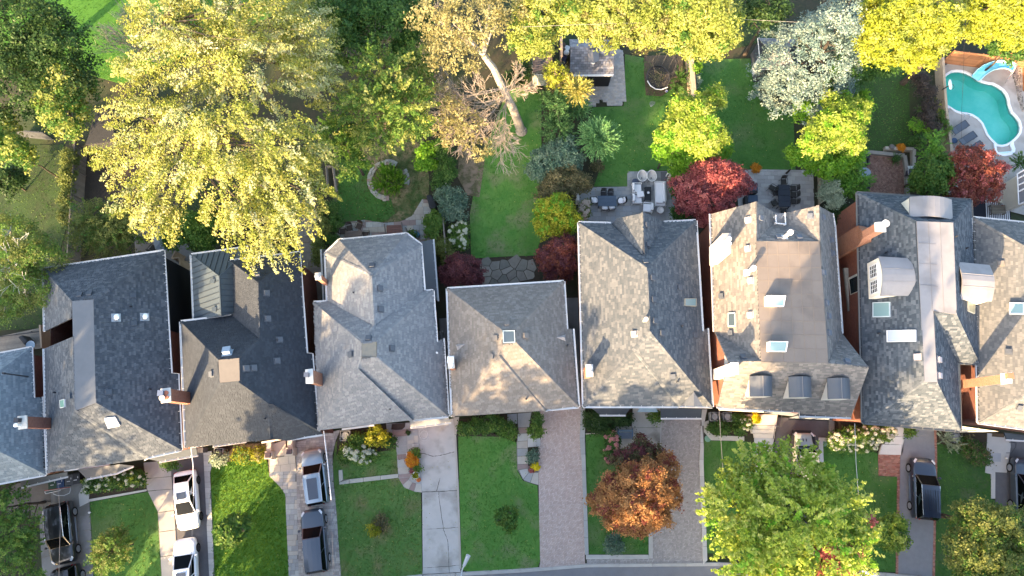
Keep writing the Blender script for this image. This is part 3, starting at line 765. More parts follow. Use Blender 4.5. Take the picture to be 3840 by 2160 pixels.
for k in range(1,9):
    a = H6.V['FNW'].lerp(H6.V['FSW'], k/9); c = H6.V['FNE'].lerp(H6.V['FSE'], k/9); b.fr(a+Vc((0,0,.03)), c+Vc((0,0,.03)),0.016,0.016,4)
H6.part(b, 'membrane_seams', mat('seam_brown',(0.17,0.14,0.115)))
for X, Y in ((50,811),(67,1143)):
    q = [('d2', X, Y),('d2', X+136, Y+2),('d2', X+138, Y+72),('d2', X+1, Y+70)]
    H6.skylight(q, flat=Z6+0.03, rises=[0.62,0.62,0.22,0.22])
for X, Y in ((1775,245),(1773,455),(1795,690),(1792,942)): H6.vent('c2', X, Y, m=mat('cream_vent',(0.42,0.40,0.38)))
for q in (('c2',1582,803),('c2',1650,1075),('c2',1735,1255)): H6.vent(*q)
for q in (('c2',1858,232),('d2',390,218),('d2',477,226),('d2',540,392),('d2',548,490),('d2',480,632),('d2',503,855),('d2',518,950),('d2',520,1072),('d2',658,1287),('d2',155,375),('d2',305,377)): H6.vent(*q, m=mat('grey_vent',(0.11,0.125,0.15)))
H6.pipe('c2',1765,632,1.25,0.13, WHITE, capm=True, flash=True, name='flue_pipe')
H6.pipe('d2',195,372,1.1,0.13, WHITE, capm=True, flash=True, name='flue_pipe')
H6.skylight([('c2',1632,928),('c2',1684,925),('c2',1688,1030),('c2',1632,1030)],0.14, m=mat('cream_frame',(0.62,0.58,0.45)), glass=SKYGL2)
H6.chimney([('c2',1583,342),('c2',1645,340),('c2',1649,490),('c2',1588,491)],9.6,6.0, m=STUCCO, capm=mat('lead_cap',(0.34,0.32,0.29),(0.26,0.25,0.24),3), over=0.03, pots=((0.45,0.37,0.15,0.75, WHITE, 'round'),(0.48,0.6,0.15,0.75, WHITE, 'round')))
H6.chimney([('c2',1645,1290),('c2',1702,1292),('c2',1705,1378),('c2',1650,1378)],10.0,5.5, m=STUCCO, capm=mat('white_cap',(0.75,0.76,0.77)), over=0.03)
b = MB(); b.box(PT('c2',1585,1372,5.2)+Vc((.1,.1,0)),(.75,.95,3.2)); H6.part(b, 'chimney_shoulder', mat('shoulder_brick',(0.42,0.20,0.12),(0.36,0.16,0.09),12))  # orange brick in two random tones
b = MB(); b.poly([PT('c2',1530,1065,6.0), PT('c2',1627,1283,8.9), PT('c3',1545,205,5.5), PT('c3',1540,205,3.0), PT('c2',1540,1060,3.0)]); H6.part(b, 'gable_wall', STUCCO)
H6.lowroof('side_roof',[(1548,1075),(1590,1449)],[(1518,1075),(1533,1500)], S6,3.6,3.2, tile='c2', wallm=RED_BRICK)
LEAD = mat('dark_lead',(0.065,0.08,0.10),(0.085,0.09,0.10),1.2, rough=0.45)
def barrel(H, q, ridge_px, m, cheek, rise=0.55, drop=1.0, n=8, name='dormer', seams=1, window=None):
    """barrel roofed dormer: q = front-left, front-right, back-right, back-left of its roof springing, as world points"""
    fl, fr, br, bl = q; up = Vc((0,0,1)); sh = MB(); A = []; B = []
    for i in range(n+1):
        t = i/n; h = up*(rise*math.sin(math.pi*t))
        A.append(fl.lerp(fr, t)+h); B.append(bl.lerp(br, t)+h)
    ia = [sh.vert(p) for p in A]; ib = [sh.vert(p) for p in B]; ja = [sh.vert(p-up*0.1) for p in A]; jb = [sh.vert(p-up*0.1) for p in B]
    for i in range(n):
        sh.face((ia[i], ia[i+1], ib[i+1], ib[i])); sh.face((ja[i+1], ja[i], jb[i], jb[i+1])); sh.face((ia[i], ja[i], ja[i+1], ia[i+1])); sh.face((ib[i+1], jb[i+1], jb[i], ib[i]))
    for e in (0, n): sh.face((ia[e], ib[e], jb[e], ja[e]))
    c = MB(); inw = (fr-fl).normalized()*0.1
    F = [fl+inw]+[p-up*0.1 for p in A[1:-1]]+[fr-inw]; back = (bl-fl)
    c.poly([F[0]-up*drop]+[p for p in F]+[F[-1]-up*drop])
    c.poly([fl+inw, fl+inw-up*drop, bl+inw-up*drop, bl+inw]); c.poly([fr-inw, br-inw, br-inw-up*drop, fr-inw-up*drop])
    o = H.part(c, name, cheek)
    H.part(sh, 'dormer_roof', m, o).data.polygons.foreach_set('use_smooth',[False]*(4*n+2))
    s = MB()
    for k in range(1, seams+1):
        t = k/(seams+1); h = up*(rise*math.sin(math.pi*t)+0.01); s.fr(fl.lerp(fr, t)+h, bl.lerp(br, t)+h,0.022,0.022,4)
    if seams: H.part(s, 'dormer_seam', m if seams > 1 else mat('lead_seam',(0.20,0.19,0.185)), o)
    return o
for xl, xr, yb, yt, dx in ((612,950,512,205,-5),(1208,1545,525,215,-12),(1795,2130,550,235,-15)):
    pz = lambda X, Y, z: P(2660+X/4.025,1360+Y/4.025, z)
    barrel(H6,[pz(xl, yb,8.0), pz(xr, yb,8.0), pz(xr+dx, yt,8.25), pz(xl+dx, yt,8.25)], None, LEAD, STUCCO, rise=0.45, drop=1.5)
b = MB()
for X, Y in ((135,215),(138,265),(205,200),(208,275)): p = PT('d2', X, Y,8.2); b.fr(p-Vc((0,0,1.0)), p,0.06,0.06,6)
b.tube([PT('d2',135,210,8.2), PT('d2',138,268,8.2), PT('d2',208,275,8.2), PT('d2',203,192,8.2)],0.05); H6.part(b, 'balcony_rail', WHITE)
b = MB(); b.prism([PT('d2',128,200,7.3), PT('d2',208,192,7.3), PT('d2',212,268,7.3), PT('d2',135,262,7.3)],-0.12); H6.part(b, 'balcony_floor', mat('balcony_boards',(0.30,0.27,0.25)))
H6.lowroof('porch_canopy',[(1560,215),(1880,228)],[(1560,232),(1888,248)], mat('cream_canopy',(0.5,0.47,0.42)),3.4,3.1, gut=None, tile='c3')
H6.lowroof('garage_roof',[(130,232),(315,236)],[(45,250),(300,280)], mat('slate_blue_porch',(0.15,0.165,0.18)),3.4,3.0, gut=None, tile='d3')
H6.lowroof('garage_roof',[(300,270),(540,280)],[(230,290),(525,302)], mat('slate_blue_porch',(0.15,0.165,0.18)),3.3,2.9, gut=DARKM, tile='d3')
Z7 = 9.5
H7 = House('brick_house', 'steel blue roof with pale metal ridge deck and curved metal dormers', dict(
    NW=('d2',735,45,6.0), NE=('d2',1568,100,6.0), K1=('d2',1167,255, Z7), K2=('d2',1435,265, Z7), K3=('d2',1462,940, Z7), K4=('d2',1290,915, Z7), K5=('d2',1320,1437, Z7), K6=('d2',1222,1435, Z7),
    SW=('d3',775,322,6.0), SE=('d3',1490,383,6.0), EV=('d2',1475,1293,6.3), ES=('d2',1630,1300,6.0), K7=('d2',1198,905, Z7)),
    ['NW NE K2 K1', 'NW K1 K7 K6 SW', 'SW K6 K5 SE', 'SE K5 K4 EV', 'K4 K3 ES EV', 'NE ES K3 K2',('K1 K2 K3 K4 K7', 'f'),('K7 K4 K5 K6', 'f')],
    S7, SH_DARK, gutter=mat('dark_gutter',(0.16,0.165,0.16)), walls='NW NE ES EV SE SW', wall=RED_BRICK, seed=17, tabw=0.30, expo=0.17, inset=0.35)
H7.patch([H7.V[n] for n in ('K1', 'K2', 'K3', 'K4', 'K7')], 'ridge_deck', GREYZ, up=0.05, thick=0.1)
H7.patch([H7.V[n] for n in ('K7', 'K4', 'K5', 'K6')], 'ridge_deck', GREYZ, up=0.04, thick=0.1)
b = MB()
for a, c, f in (('K1', 'K2',.32),('K1', 'K2',.64)):
    p0 = H7.V['K1'].lerp(H7.V['K2'], f); p1 = H7.V['K7'].lerp(H7.V['K3'], f); b.fr(p0+Vc((0,0,.06)), p1+Vc((0,0,.06)),0.018,0.018,4)
for f in (.25,.48,.72): b.fr(H7.V['K1'].lerp(H7.V['K7'], f)+Vc((0,0,.06)), H7.V['K1'].lerp(H7.V['K7'], f).lerp(H7.V['K2'].lerp(H7.V['K3'], f),.5)+Vc((0,0,.06)),0.015,0.015,4)
H7.part(b, 'deck_seams', mat('zinc_seam',(0.16,0.16,0.17)))
CREAMW = mat('cream_paint',(0.70,0.66,0.56))
barrel(H7,[PT('d2',1120,75,8.6), PT('d2',1428,95,8.6), PT('d2',1436,246,8.9), PT('d2',1118,222,8.9)], None, GREYZ, CREAMW, rise=0.5, drop=1.6, seams=0)
W7 = barrel(H7,[PT('d2',905,800,8.6), PT('d2',890,512,8.6), PT('d2',1120,525,8.95), PT('d2',1150,800,8.95)], None, GREYZ, CREAMW, rise=0.45, drop=1.7, seams=2)
barrel(H7,[PT('d2',1705,575,8.3), PT('d2',1722,842,8.3), PT('d2',1485,828,8.7), PT('d2',1470,552,8.7)], None, GREYZ, CREAMW, rise=0.45, drop=1.7, seams=2)
f0, f1 = PT('d2',905,800,8.6), PT('d2',890,512,8.6); ax = (f1-f0).normalized(); outn = Vc((-1,0,0)); outn = (outn-ax*outn.dot(ax)).normalized(); L7 = (f1-f0).length
for k in (0,1):
    c = f0+ax*(L7*(0.28+0.40*k))-Vc((0,0,0.75))+outn*0.04
    M = Matrix((ax, Vc((0,0,1)), outn)).transposed(); b = MB()
    for sx in (-1,1): b.box(c+ax*(sx*L7*0.16),(0.07,1.1,0.08), M)
    for sy in (-1,1): b.box(c+Vc((0,0, sy*0.52)),(L7*0.34,0.07,0.08), M)
    for i in range(1,3): b.box(c+ax*(L7*0.32*(i/3-0.5)),(0.025,1.0,0.05), M)
    for i in range(1,4): b.box(c+Vc((0,0, i*0.25-0.5)),(L7*0.3,0.025,0.05), M)
    w = H7.part(b, 'window', WHITE, W7); g = MB(); g.box(c-outn*0.01,(L7*0.31,1.02,0.02), M)
    H7.part(g, 'pane', GLASS, w)
H7.skylight([('d2',852,852),('d2',980,848),('d2',982,957),('d2',852,960)],0.14, m=mat('steel_frame',(0.4,0.47,0.5)))
H7.skylight([('d2',955,1057),('d2',1170,1053),('d2',1172,1138),('d2',957,1142)],0.16, glass=mat('sky_toned_glass',(0.42,0.46,0.52), rough=0.08, spec=0.6))  # last glass: pale tint stands in for a bright reflection
H7.skylight([('d2',1540,845),('d2',1588,862),('d2',1586,935),('d2',1540,915)],0.12, m=mat('cream_frame',(0.62,0.58,0.45)), glass=mat('olive_glass',(0.35,0.36,0.26), rough=0.1))
for q in (('d2',1178,1250),('d2',1328,1270),('d2',1330,1387)): H7.vent(*q, m=mat('pink_vent',(0.40,0.36,0.36)))
for q in (('d2',938,487),('d2',885,1078),('d2',1450,370),('d2',1530,455)): H7.pipe(*q,0.35,0.06)
q = [PT('d2', x, y,6.3) for x, y in ((738,285),(738,440),(835,415),(830,295))]
b = MB(); b.uv = []; u = 0
bot = [Vc((p.x, p.y,0)) for p in (q[0], q[1], q[2], q[3])]
for i in range(4):
    a, c = q[i], q[(i+1) % 4]; L = (c-a).length; b.poly([(a.x, a.y,0),(c.x, c.y,0), c, a]); b.uv.append([(u,0),(u+L,0),(u+L,6.3),(u,6.3)]); u += L
top = [PT('d2', x, y,9.9) for x, y in ((865,270),(868,325),(935,328),(930,262))]
mid = [Vc((p.x, p.y,8.0)) for p in top]
for ring0, ring1, h in ((q, mid,1.7),(mid, top,1.9)):
    for i in range(4):
        b.poly([ring0[i], ring0[(i+1) % 4], ring1[(i+1) % 4], ring1[i]]); b.uv.append([(0,0),(0.9,0),(0.7, h),(0.2, h)])
b.poly(top); b.uv.append([(0,0),(1,0),(1,1),(0,1)])
ch7 = H7.part(b, 'chimney', ORANGE_BRICK)
k = MB(); k.prism([p+Vc((0,0,.1)) for p in offset_poly([Vc((p.x, p.y,9.9)) for p in (top if area2(top) > 0 else top[::-1])],-0.06)],-0.14); H7.part(k, 'chimney_cap', STUCCO, ch7)
k = MB(); c = sum(top, Vc())/4; k.lathe(c+Vc((.12,.08,.1)),[(0.2,0),(0.2,0.45),(0.27,0.47),(0.27,0.55)],16); H7.part(k, 'chimney_pot', WHITE, ch7)
b = MB(); b.box(PT('d2',725,722,4.6),(0.25,1.6,1.7)); w = H7.part(b, 'window', CREAMW); g = MB(); g.box(PT('d2',723,722,4.6)+Vc((-0.13,0,0)),(0.03,1.2,1.3)); H7.part(g, 'pane', GLASS, w)
b = MB(); b.box(PT('d2',665,755,3.4),(0.35,3.6,0.25)); H7.part(b, 'stone_ledge', mat('ledge_stone',(0.36,0.34,0.28),(0.26,0.25,0.22),5))
H8 = House('brick_house', 'grey roofed house cut by the right edge with tall orange chimney', dict(
    NW=('d2',1588,228,6.0), RN=('d2',2330,640,9.6), RS=('d3',2330,-90,9.6), SW=('d3',1625,322,6.0), NE=('d2',2900,360,6.0), SE=('d3',2950,500,6.0), S1=('d3',1740,350,5.8), S2=('d3',1810,398,5.6)),
    ['NW RN RS SW', 'NW NE RN', 'RS SW SE', 'NE RN RS SE'], S8, SH_GREY, walls='NW NE SE SW', wall=DARK_BRICK, seed=18, tabw=0.30)
H8.skylight([('d2',1852,858),('d2',1960,858),('d2',1962,942),('d2',1850,940)],0.3)
H8.vent('d2',1790,565, m=mat('brown_vent',(0.17,0.155,0.14))); H8.vent('d2',1845,1212); H8.vent('d3',1920,205, m=GUNM)
H8.chimney([('d3',1790,-38),('d3',1870,-48),('d3',1872,35),('d3',1795,42)],10.2,5.6, m=ORANGE_BRICK, capm=STUCCO, pots=((0.5,0.3,0.15,0.3, WHITE, 'round'),(0.6,0.7,0.18,0.3, TERRA, 'box')))
b = MB(); q = [PT('d3', x, y,5.6) for x, y in ((1492,322),(1620,328),(1762,382),(1680,405),(1498,385))]; b.prism(q,-0.1)
q2 = [P(3602,1598,5.5), P(3745,1618,5.5)]
wb_ = MB(); wb_.poly([Vc((q2[0].x, q2[0].y,5.5)), Vc((q2[1].x, q2[1].y,5.5)), Vc((q2[1].x, q2[1].y,0)), Vc((q2[0].x, q2[0].y,0))]); H8.part(wb_, 'front_wall', CREAM)
for f in (0.22,0.78):
    c = q2[0].lerp(q2[1], f)-Vc((0,0,1.6)); b = MB(); b.box(c+Vc((0,-0.06,0)),(0.75,0.08,1.0)); w = H8.part(b, 'window', WHITE)
    g = MB()
    for i in (-1,1):
        for j in (-1,1): g.box(c+Vc((i*0.16,-0.11, j*0.22)),(0.24,0.03,0.36))
    H8.part(g, 'pane', GLASS, w)
H8.lowroof('porch_roof',[(1815,395),(2000,420)],[(1830,445),(2000,455)], NAVYM,3.3,2.9, tile='d3')
# ------------------------------------------------------------------ ground, lawns, drives, patios
GROUND = mat('soil',(0.024,0.034,0.014),(0.045,0.036,0.024),1.2, col3=(0.03,0.05,0.015), scale3=0.15, bump=0.4)
def ring_sheet(name, outer, inner, z, m):
    """deck with the pool cut out of it"""
    me = bpy.data.meshes.new(name); import bmesh
    bm = bmesh.new()
    def loop(pts): vs = [bm.verts.new((p.x, p.y, z)) for p in pts]; return [bm.edges.new((vs[i], vs[(i+1) % len(vs)])) for i in range(len(vs))]
    es = loop(outer)+loop(inner); bmesh.ops.triangle_fill(bm, use_beauty=True, use_dissolve=False, edges=es)
    for f in bm.faces:
        if f.normal.z < 0: f.normal_flip()
    bm.to_mesh(me); bm.free(); me.materials.append(m); o = bpy.data.objects.new(name, me); COL.objects.link(o); o['kind'] = 'structure'; return o
def z3(x, y): return (3480+x*360/2006,160+y*260/1449)
def z4(x, y): return (3480+x*360/2174,400+y*240/1449)
PO = [z3(*q) for q in ((480,610),(580,597),(680,605),(770,625),(860,665),(950,715),(1040,780),(1130,825),(1230,855),(1340,865),(1450,920),(1560,1000),(1630,1090),(1665,1190),(1680,1300),(1715,1400))]
PO += [z4(*q) for q in ((1880,130),(1990,240),(2060,350),(2090,480),(2070,600),(2010,690),(1930,770),(1850,830),(1760,880),(1660,900),(1560,890),(1490,830),(1400,740),(1320,640),(1270,520),(1210,390),(1110,280),(980,200),(850,165),(740,160),(600,110),(430,-10))]
PO += [z3(*q) for q in ((420,1380),(330,1280),(260,1130),(245,1000),(255,880),(300,760),(380,670))]
pool_w = [P(u, v,0.0) for u, v in PO]
ring_sheet('ground',[Vc((x, y,0)) for x, y in ((-500,-400),(500,-400),(500,600),(-500,600))], pool_w,0.0, GROUND)
L_DEEP = mat('lawn_deep',(0.0425,0.1313,0.0225),(0.0688,0.1688,0.0325),0.9, detail=8, col3=(0.0938,0.1562,0.05), scale3=0.35, bump=0.5, bscale=30)
L_FRONT = mat('lawn_front',(0.054,0.15,0.024),(0.108,0.18,0.0504),1.1, detail=8, col3=(0.144,0.15,0.06), scale3=0.5, bump=0.5, bscale=30)
L_BRIGHT = mat('lawn_bright',(0.0575,0.1552,0.0172),(0.092,0.1955,0.0207),1.4, bump=0.5, bscale=30)
L_FRESH = mat('lawn_fresh',(0.0546,0.1755,0.026),(0.1105,0.2275,0.0442),0.9, detail=8, col3=(0.156,0.195,0.078), scale3=0.4, bump=0.5, bscale=30)
L_DRY = mat('lawn_dry',(0.066,0.102,0.0312),(0.252,0.198,0.114),1.3, contrast=2.0, col3=(0.036,0.09,0.018), scale3=0.3, bump=0.5, bscale=30)
L_DARK = mat('lawn_dark',(0.022,0.048,0.012),(0.032,0.044,0.017),1.5, col3=(0.03,0.06,0.015), scale3=0.4, bump=0.5, bscale=30)  # taken darker in place of shade missing over the left yard
CONCD = mat('drive_concrete',(0.43,0.405,0.37),(0.50,0.475,0.44),0.8, detail=9, col3=(0.31,0.29,0.26), scale3=0.6, bump=0.15, bscale=25)
CONCL = mat('pale_concrete',(0.49,0.47,0.435),(0.43,0.415,0.385),1.5, bump=0.1)
CONCG = mat('grey_concrete',(0.20,0.195,0.185),(0.25,0.245,0.235),1.0, col3=(0.15,0.145,0.13), scale3=0.5, bump=0.15, bscale=25)
ASPH = mat('asphalt',(0.105,0.104,0.112),(0.125,0.123,0.13),2.5, rough=0.95, bump=0.3, bscale=60, col3=(0.09,0.09,0.096), scale3=0.5)
ASPHL = mat('pale_asphalt',(0.19,0.19,0.20),(0.22,0.22,0.232),2.5, rough=0.95, bump=0.3, bscale=60)
KERB = mat('kerb_stone',(0.42,0.41,0.385),(0.35,0.34,0.32),1.5, bump=0.2, vary=0.06)
ROADM = mat('road_asphalt',(0.16,0.165,0.18),(0.20,0.205,0.22),0.9, rough=0.95, bump=0.3, bscale=60)
BED = mat('bed_soil',(0.040,0.030,0.020),(0.06,0.045,0.03),6, bump=0.8)
JOINT = mat('joint_sand',(0.19,0.175,0.155),(0.15,0.14,0.125),6)
PAV_G = [mat('paver_grey',(0.34,0.335,0.325),(0.30,0.295,0.29),4, vary=0.14, bump=0.2), mat('paver_warm',(0.39,0.365,0.335),(0.34,0.32,0.295),4, vary=0.14, bump=0.2)]
PAV_B = [mat('paver_blue',(0.25,0.265,0.275),(0.215,0.23,0.24),4, vary=0.15, bump=0.2), mat('paver_slate',(0.28,0.285,0.28),(0.24,0.25,0.25),4, vary=0.15, bump=0.2)]
BRICKP = [mat('clay_paver',(0.49,0.385,0.335),(0.45,0.35,0.305),5, vary=0.10, bump=0.2), mat('clay_paver_pale',(0.53,0.43,0.38),(0.48,0.385,0.34),5, vary=0.10, bump=0.2)]
BRICKT = [mat('taupe_paver',(0.355,0.325,0.305),(0.31,0.285,0.265),5, vary=0.12, bump=0.2), mat('taupe_paver_pale',(0.40,0.37,0.345),(0.35,0.32,0.30),5, vary=0.12, bump=0.2)]
BRICKR = [mat('red_paver',(0.33,0.14,0.10),(0.26,0.11,0.08),6, vary=0.22, bump=0.2), mat('pink_paver',(0.38,0.20,0.15),(0.32,0.16,0.12),6, vary=0.2, bump=0.2)]
FLAGM = [mat('flag_pale',(0.42,0.42,0.39),(0.35,0.35,0.33),3, vary=0.08, bump=0.2), mat('flag_cream',(0.44,0.40,0.34),(0.38,0.345,0.30),3, vary=0.08, bump=0.2), mat('flag_pink',(0.30,0.225,0.20),(0.26,0.195,0.18),3, vary=0.1, bump=0.2), mat('flag_grey',(0.33,0.335,0.33),(0.28,0.285,0.28),3, vary=0.08, bump=0.2)]
PAV_POOL = [mat('deck_paver',(0.37,0.365,0.345),(0.32,0.315,0.30),3, vary=0.08, bump=0.2)]
CREAMS = mat('cream_flag',(0.52,0.46,0.37),(0.46,0.41,0.335),2, vary=0.05, bump=0.15)
GRASS = {}
def grass_mat(n, a, b):
    return leaf_mat(n, a, tuple((x+y)/2 for x, y in zip(a, b)), b, trans=0.3, rough=0.6, spec=0.15)
G_DEEP = grass_mat('grass_deep',(0.0384,0.12,0.0168),(0.084,0.204,0.036))
G_FRESH = grass_mat('grass_fresh',(0.0585,0.1755,0.0234),(0.1105,0.247,0.0455))
G_BRIGHT = grass_mat('grass_bright',(0.05,0.14,0.008),(0.14,0.24,0.02))
G_FRONT = grass_mat('grass_front',(0.0504,0.132,0.0192),(0.132,0.198,0.048))
G_DRY = grass_mat('grass_dry',(0.04,0.07,0.015),(0.16,0.13,0.06))
def tone_attr(me, tones):
    at = me.attributes.new('tone', 'FLOAT', 'POINT'); at.data.foreach_set('value', tones.astype(np.float32))
def np_quads(name, m, verts, tones, parent=None, kind=None, smooth=False):
    """verts (N,4,3) -> one mesh of N quads with a tone per quad"""
    N = verts.shape[0]; me = bpy.data.meshes.new(name)
    me.vertices.add(N*4); me.vertices.foreach_set('co', verts.reshape(-1).astype(np.float32))
    me.loops.add(N*4); me.loops.foreach_set('vertex_index', np.arange(N*4, dtype=np.int32))
    me.polygons.add(N); me.polygons.foreach_set('loop_start', np.arange(0, N*4,4, dtype=np.int32))
    me.materials.append(m); tone_attr(me, np.repeat(tones,4)); me.update(calc_edges=True)
    o = bpy.data.objects.new(name, me); COL.objects.link(o)
    if parent is not None: o.parent = parent; o.matrix_parent_inverse = parent.matrix_basis.inverted() if parent.type == 'EMPTY' else Matrix.Identity(4)
    if kind: o['kind'] = kind
    return o
def grass(pts, m, dens=28, h=0.07, seed=1, z=0.04, parent=None):
    g = np.random.default_rng(seed); xy = np.array([(p[0], p[1]) for p in pts])
    lo, hi = xy.min(0), xy.max(0); n = int((hi-lo).prod()*dens*1.5)
    q = g.uniform(lo, hi,(n,2)); ins = np.zeros(n, bool); j = len(xy)-1
    for i in range(len(xy)):
        xi, yi = xy[i]; xj, yj = xy[j]
        c = ((yi > q[:,1]) != (yj > q[:,1]))
        with np.errstate(divide='ignore', invalid='ignore'):
            ins ^= c & (q[:,0] < (xj-xi)*(q[:,1]-yi)/(yj-yi)+xi)
        j = i
    q = q[ins]; n = len(q); a = g.uniform(0,6.283, n); w = g.uniform(0.014,0.034, n); hh = h*g.uniform(0.5,1.4, n)
    d = np.stack([np.cos(a)*w, np.sin(a)*w, np.zeros(n)],1); base = np.concatenate([q, np.full((n,1), z)],1)
    lean = np.stack([g.normal(0,.11, n), g.normal(0,.11, n)-.05, hh],1)
    v = np.stack([base-d, base+d, base+d*0.5+lean, base-d*0.5+lean],1)
    patch = 0.5+0.25*np.sin(q[:,0]*1.1+np.sin(q[:,1]*0.9)*2)+g.normal(0,.2, n)
    np_quads('grass', m, v, np.clip(patch,0,1), parent, 'stuff')
def lawn(pts, m, gm, dens=28, h=0.07, seed=1, z=0.04):
    o = sheet('lawn', pts, z, m); grass(pts, gm, dens, h, seed, z, o)
    return o
def ground_px(L):
    return [PT(t, x, y) for t, x, y in L]
lawn(ground_px([('a1',-200,-300),('b1',300,-300),('b1',200,100),('a1',900,620),('a1',500,500),('a1',-200,300)]), mat('field_green',(0.038,0.125,0.010),(0.05,0.145,0.013),0.8, bump=0.5, bscale=30), grass_mat('field_grass',(0.032,0.11,0.006),(0.06,0.165,0.012)),14,0.08,3)
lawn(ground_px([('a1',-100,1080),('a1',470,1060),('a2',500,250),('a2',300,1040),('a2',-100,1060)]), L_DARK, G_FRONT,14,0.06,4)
for k,(a, c) in enumerate(((('a2',280,1250),('a3',330,640)),(('a2',1290,700),('a3',1340,480)),(('b2',420,900),('b3',465,330)),(('b2',1400,860),('b3',1445,240)),(('c2',500,700),('c3',540,170)),(('c2',1460,420),('c3',1520,160)),(('d2',680,420),('d3',760,260)),(('d2',1590,700),('d3',1560,280)))):
    p, q = PT(*a,6), PT(*c,6); n = Vc((-(q-p).y,(q-p).x,0)).normalized()*1.0
    sheet('side_path',[p+n, q+n, q-n, p-n],0.024+0.001*k, CONCG)
sheet('soil_yard', ground_px([('a1',610,1110),('a1',1500,1050),('a2',1300,260),('a2',600,200)]),0.03, mat('yard_soil',(0.062,0.048,0.038),(0.045,0.036,0.028),1.5, bump=0.6))
lawn(ground_px([('b1',600,1120),('b1',780,1000),('b1',1230,880),('b1',1290,1300),('b1',1290,1449),('b2',1240,95),('b2',1165,215),('b2',1080,255),('b2',960,266),('b2',820,245),('b2',690,262),('b2',600,345),('b2',590,200)]), L_DRY, G_DRY,26,0.06,5)
lawn(ground_px([('b1',630,1180),('b1',860,1180),('b1',850,1380),('b2',900,40),('b2',1010,90),('b2',1040,200),('b2',960,260),('b2',700,255),('b2',620,300)]), L_DEEP, G_DEEP,26,0.06,6, z=0.046)
lawn(ground_px([('b1',1850,700),('c1',70,640),('c1',255,700),('c1',255,1449),('c2',260,350),('c2',215,505),('c2',0,512),('b2',1600,528),('b2',1590,200),('b1',1640,1300),('b1',1700,1100)]), L_FRESH, G_FRESH,26,0.06,7)
sheet('dry_soil', ground_px([('b1',1520,1020),('b1',1700,1180),('b1',1660,1449),('b2',1570,60),('b1',1500,1300)]),0.05, mat('dry_ground',(0.22,0.165,0.115),(0.09,0.085,0.04),1.6, contrast=2, bump=0.5))
lawn(ground_px([('c1',870,400),('c1',1020,430),('c1',1300,650),('c1',1320,1000),('c1',1230,1250),('c1',885,1262),('c1',885,1370),('c1',640,1370),('c1',700,1200),('c1',600,900),('c1',630,790),('c1',860,780)]), L_DEEP, G_DEEP,28,0.05,8)
lawn(ground_px([('c1',1440,440),('c1',1820,430),('d1',20,760),('d1',260,780),('d1',280,1246),('d1',-30,1246),('c1',1500,1240),('c1',1340,900)]), L_DEEP, G_DEEP,28,0.05,9)
lawn(ground_px([('d1',480,560),('d1',800,520),('d1',1110,520),('d1',1125,1090),('d1',930,1112),('d1',740,1100),('d1',600,900)]), mat('lawn_olive',(0.026,0.058,0.012),(0.035,0.07,0.016),1.6, bump=0.5, bscale=30), G_DEEP,28,0.05,10)
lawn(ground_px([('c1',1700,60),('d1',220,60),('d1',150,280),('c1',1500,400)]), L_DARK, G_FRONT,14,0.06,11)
o = sheet('patio', ground_px([('b2',600,350),('b2',690,262),('b2',820,245),('b2',960,268),('b2',1080,258),('b2',1165,217),('b2',1240,95),('b2',1320,100),('b2',1320,200),('b2',1270,300),('b2',1310,400),('b2',1000,440),('b2',600,420)]),0.05, JOINT)
pave(o, ground_px([('b2',600,350),('b2',690,262),('b2',820,245),('b2',960,268),('b2',1080,258),('b2',1165,217),('b2',1240,95),('b2',1320,100),('b2',1320,200),('b2',1270,300),('b2',1310,400),('b2',1000,440),('b2',600,420)]),0.075, None, 'flagstone',0.58,0.5,0.02,0.05, 'random', mats=[FLAGM[0], FLAGM[0], FLAGM[3], FLAGM[1], FLAGM[2]], seed=5)
o = sheet('patio', ground_px([('b2',1600,530),('b2',1958,512),('c2',230,505),('c2',250,705),('b2',1600,740)]),0.03, BED)
def crazy(parent, pts, z, mats, cell=0.75, seed=1, name='flagstone', gap=0.05):
    rr = random.Random(seed); xy = [(p[0], p[1]) for p in pts]
    if area2(xy) < 0: xy = xy[::-1]
    x0, x1 = min(p[0] for p in xy), max(p[0] for p in xy); y0, y1 = min(p[1] for p in xy), max(p[1] for p in xy)
    S = []
    for i in range(int((x1-x0)/cell)+3):
        for j in range(int((y1-y0)/cell)+3): S.append((x0+(i-1+rr.uniform(.1,.9))*cell, y0+(j-1+rr.uniform(.1,.9))*cell))
    for a in S:
        if not inside(a, xy): continue
        pg = [(a[0]-cell*1.2, a[1]-cell*1.2),(a[0]+cell*1.2, a[1]-cell*1.2),(a[0]+cell*1.2, a[1]+cell*1.2),(a[0]-cell*1.2, a[1]+cell*1.2)]
        for b_ in S:
            dx, dy = b_[0]-a[0], b_[1]-a[1]; L = math.hypot(dx, dy)
            if L < 1e-6 or L > cell*3: continue
            nx, ny = dx/L, dy/L; lim = L/2-gap/2; out = []
            for k in range(len(pg)):
                p, q = pg[k], pg[(k+1) % len(pg)]; dp = (p[0]-a[0])*nx+(p[1]-a[1])*ny-lim; dq = (q[0]-a[0])*nx+(q[1]-a[1])*ny-lim
                if dp <= 0: out.append(p)
                if (dp <= 0) != (dq <= 0): t = dp/(dp-dq); out.append((p[0]+(q[0]-p[0])*t, p[1]+(q[1]-p[1])*t))
            pg = out
            if len(pg) < 3: break
        if len(pg) >= 3 and abs(area2(pg)) > 0.05:
            b = MB(); b.prism([Vc((p[0], p[1], z+rr.uniform(-.008,.008))) for p in pg],-0.05); b.mk(name, rr.choice(mats), parent)
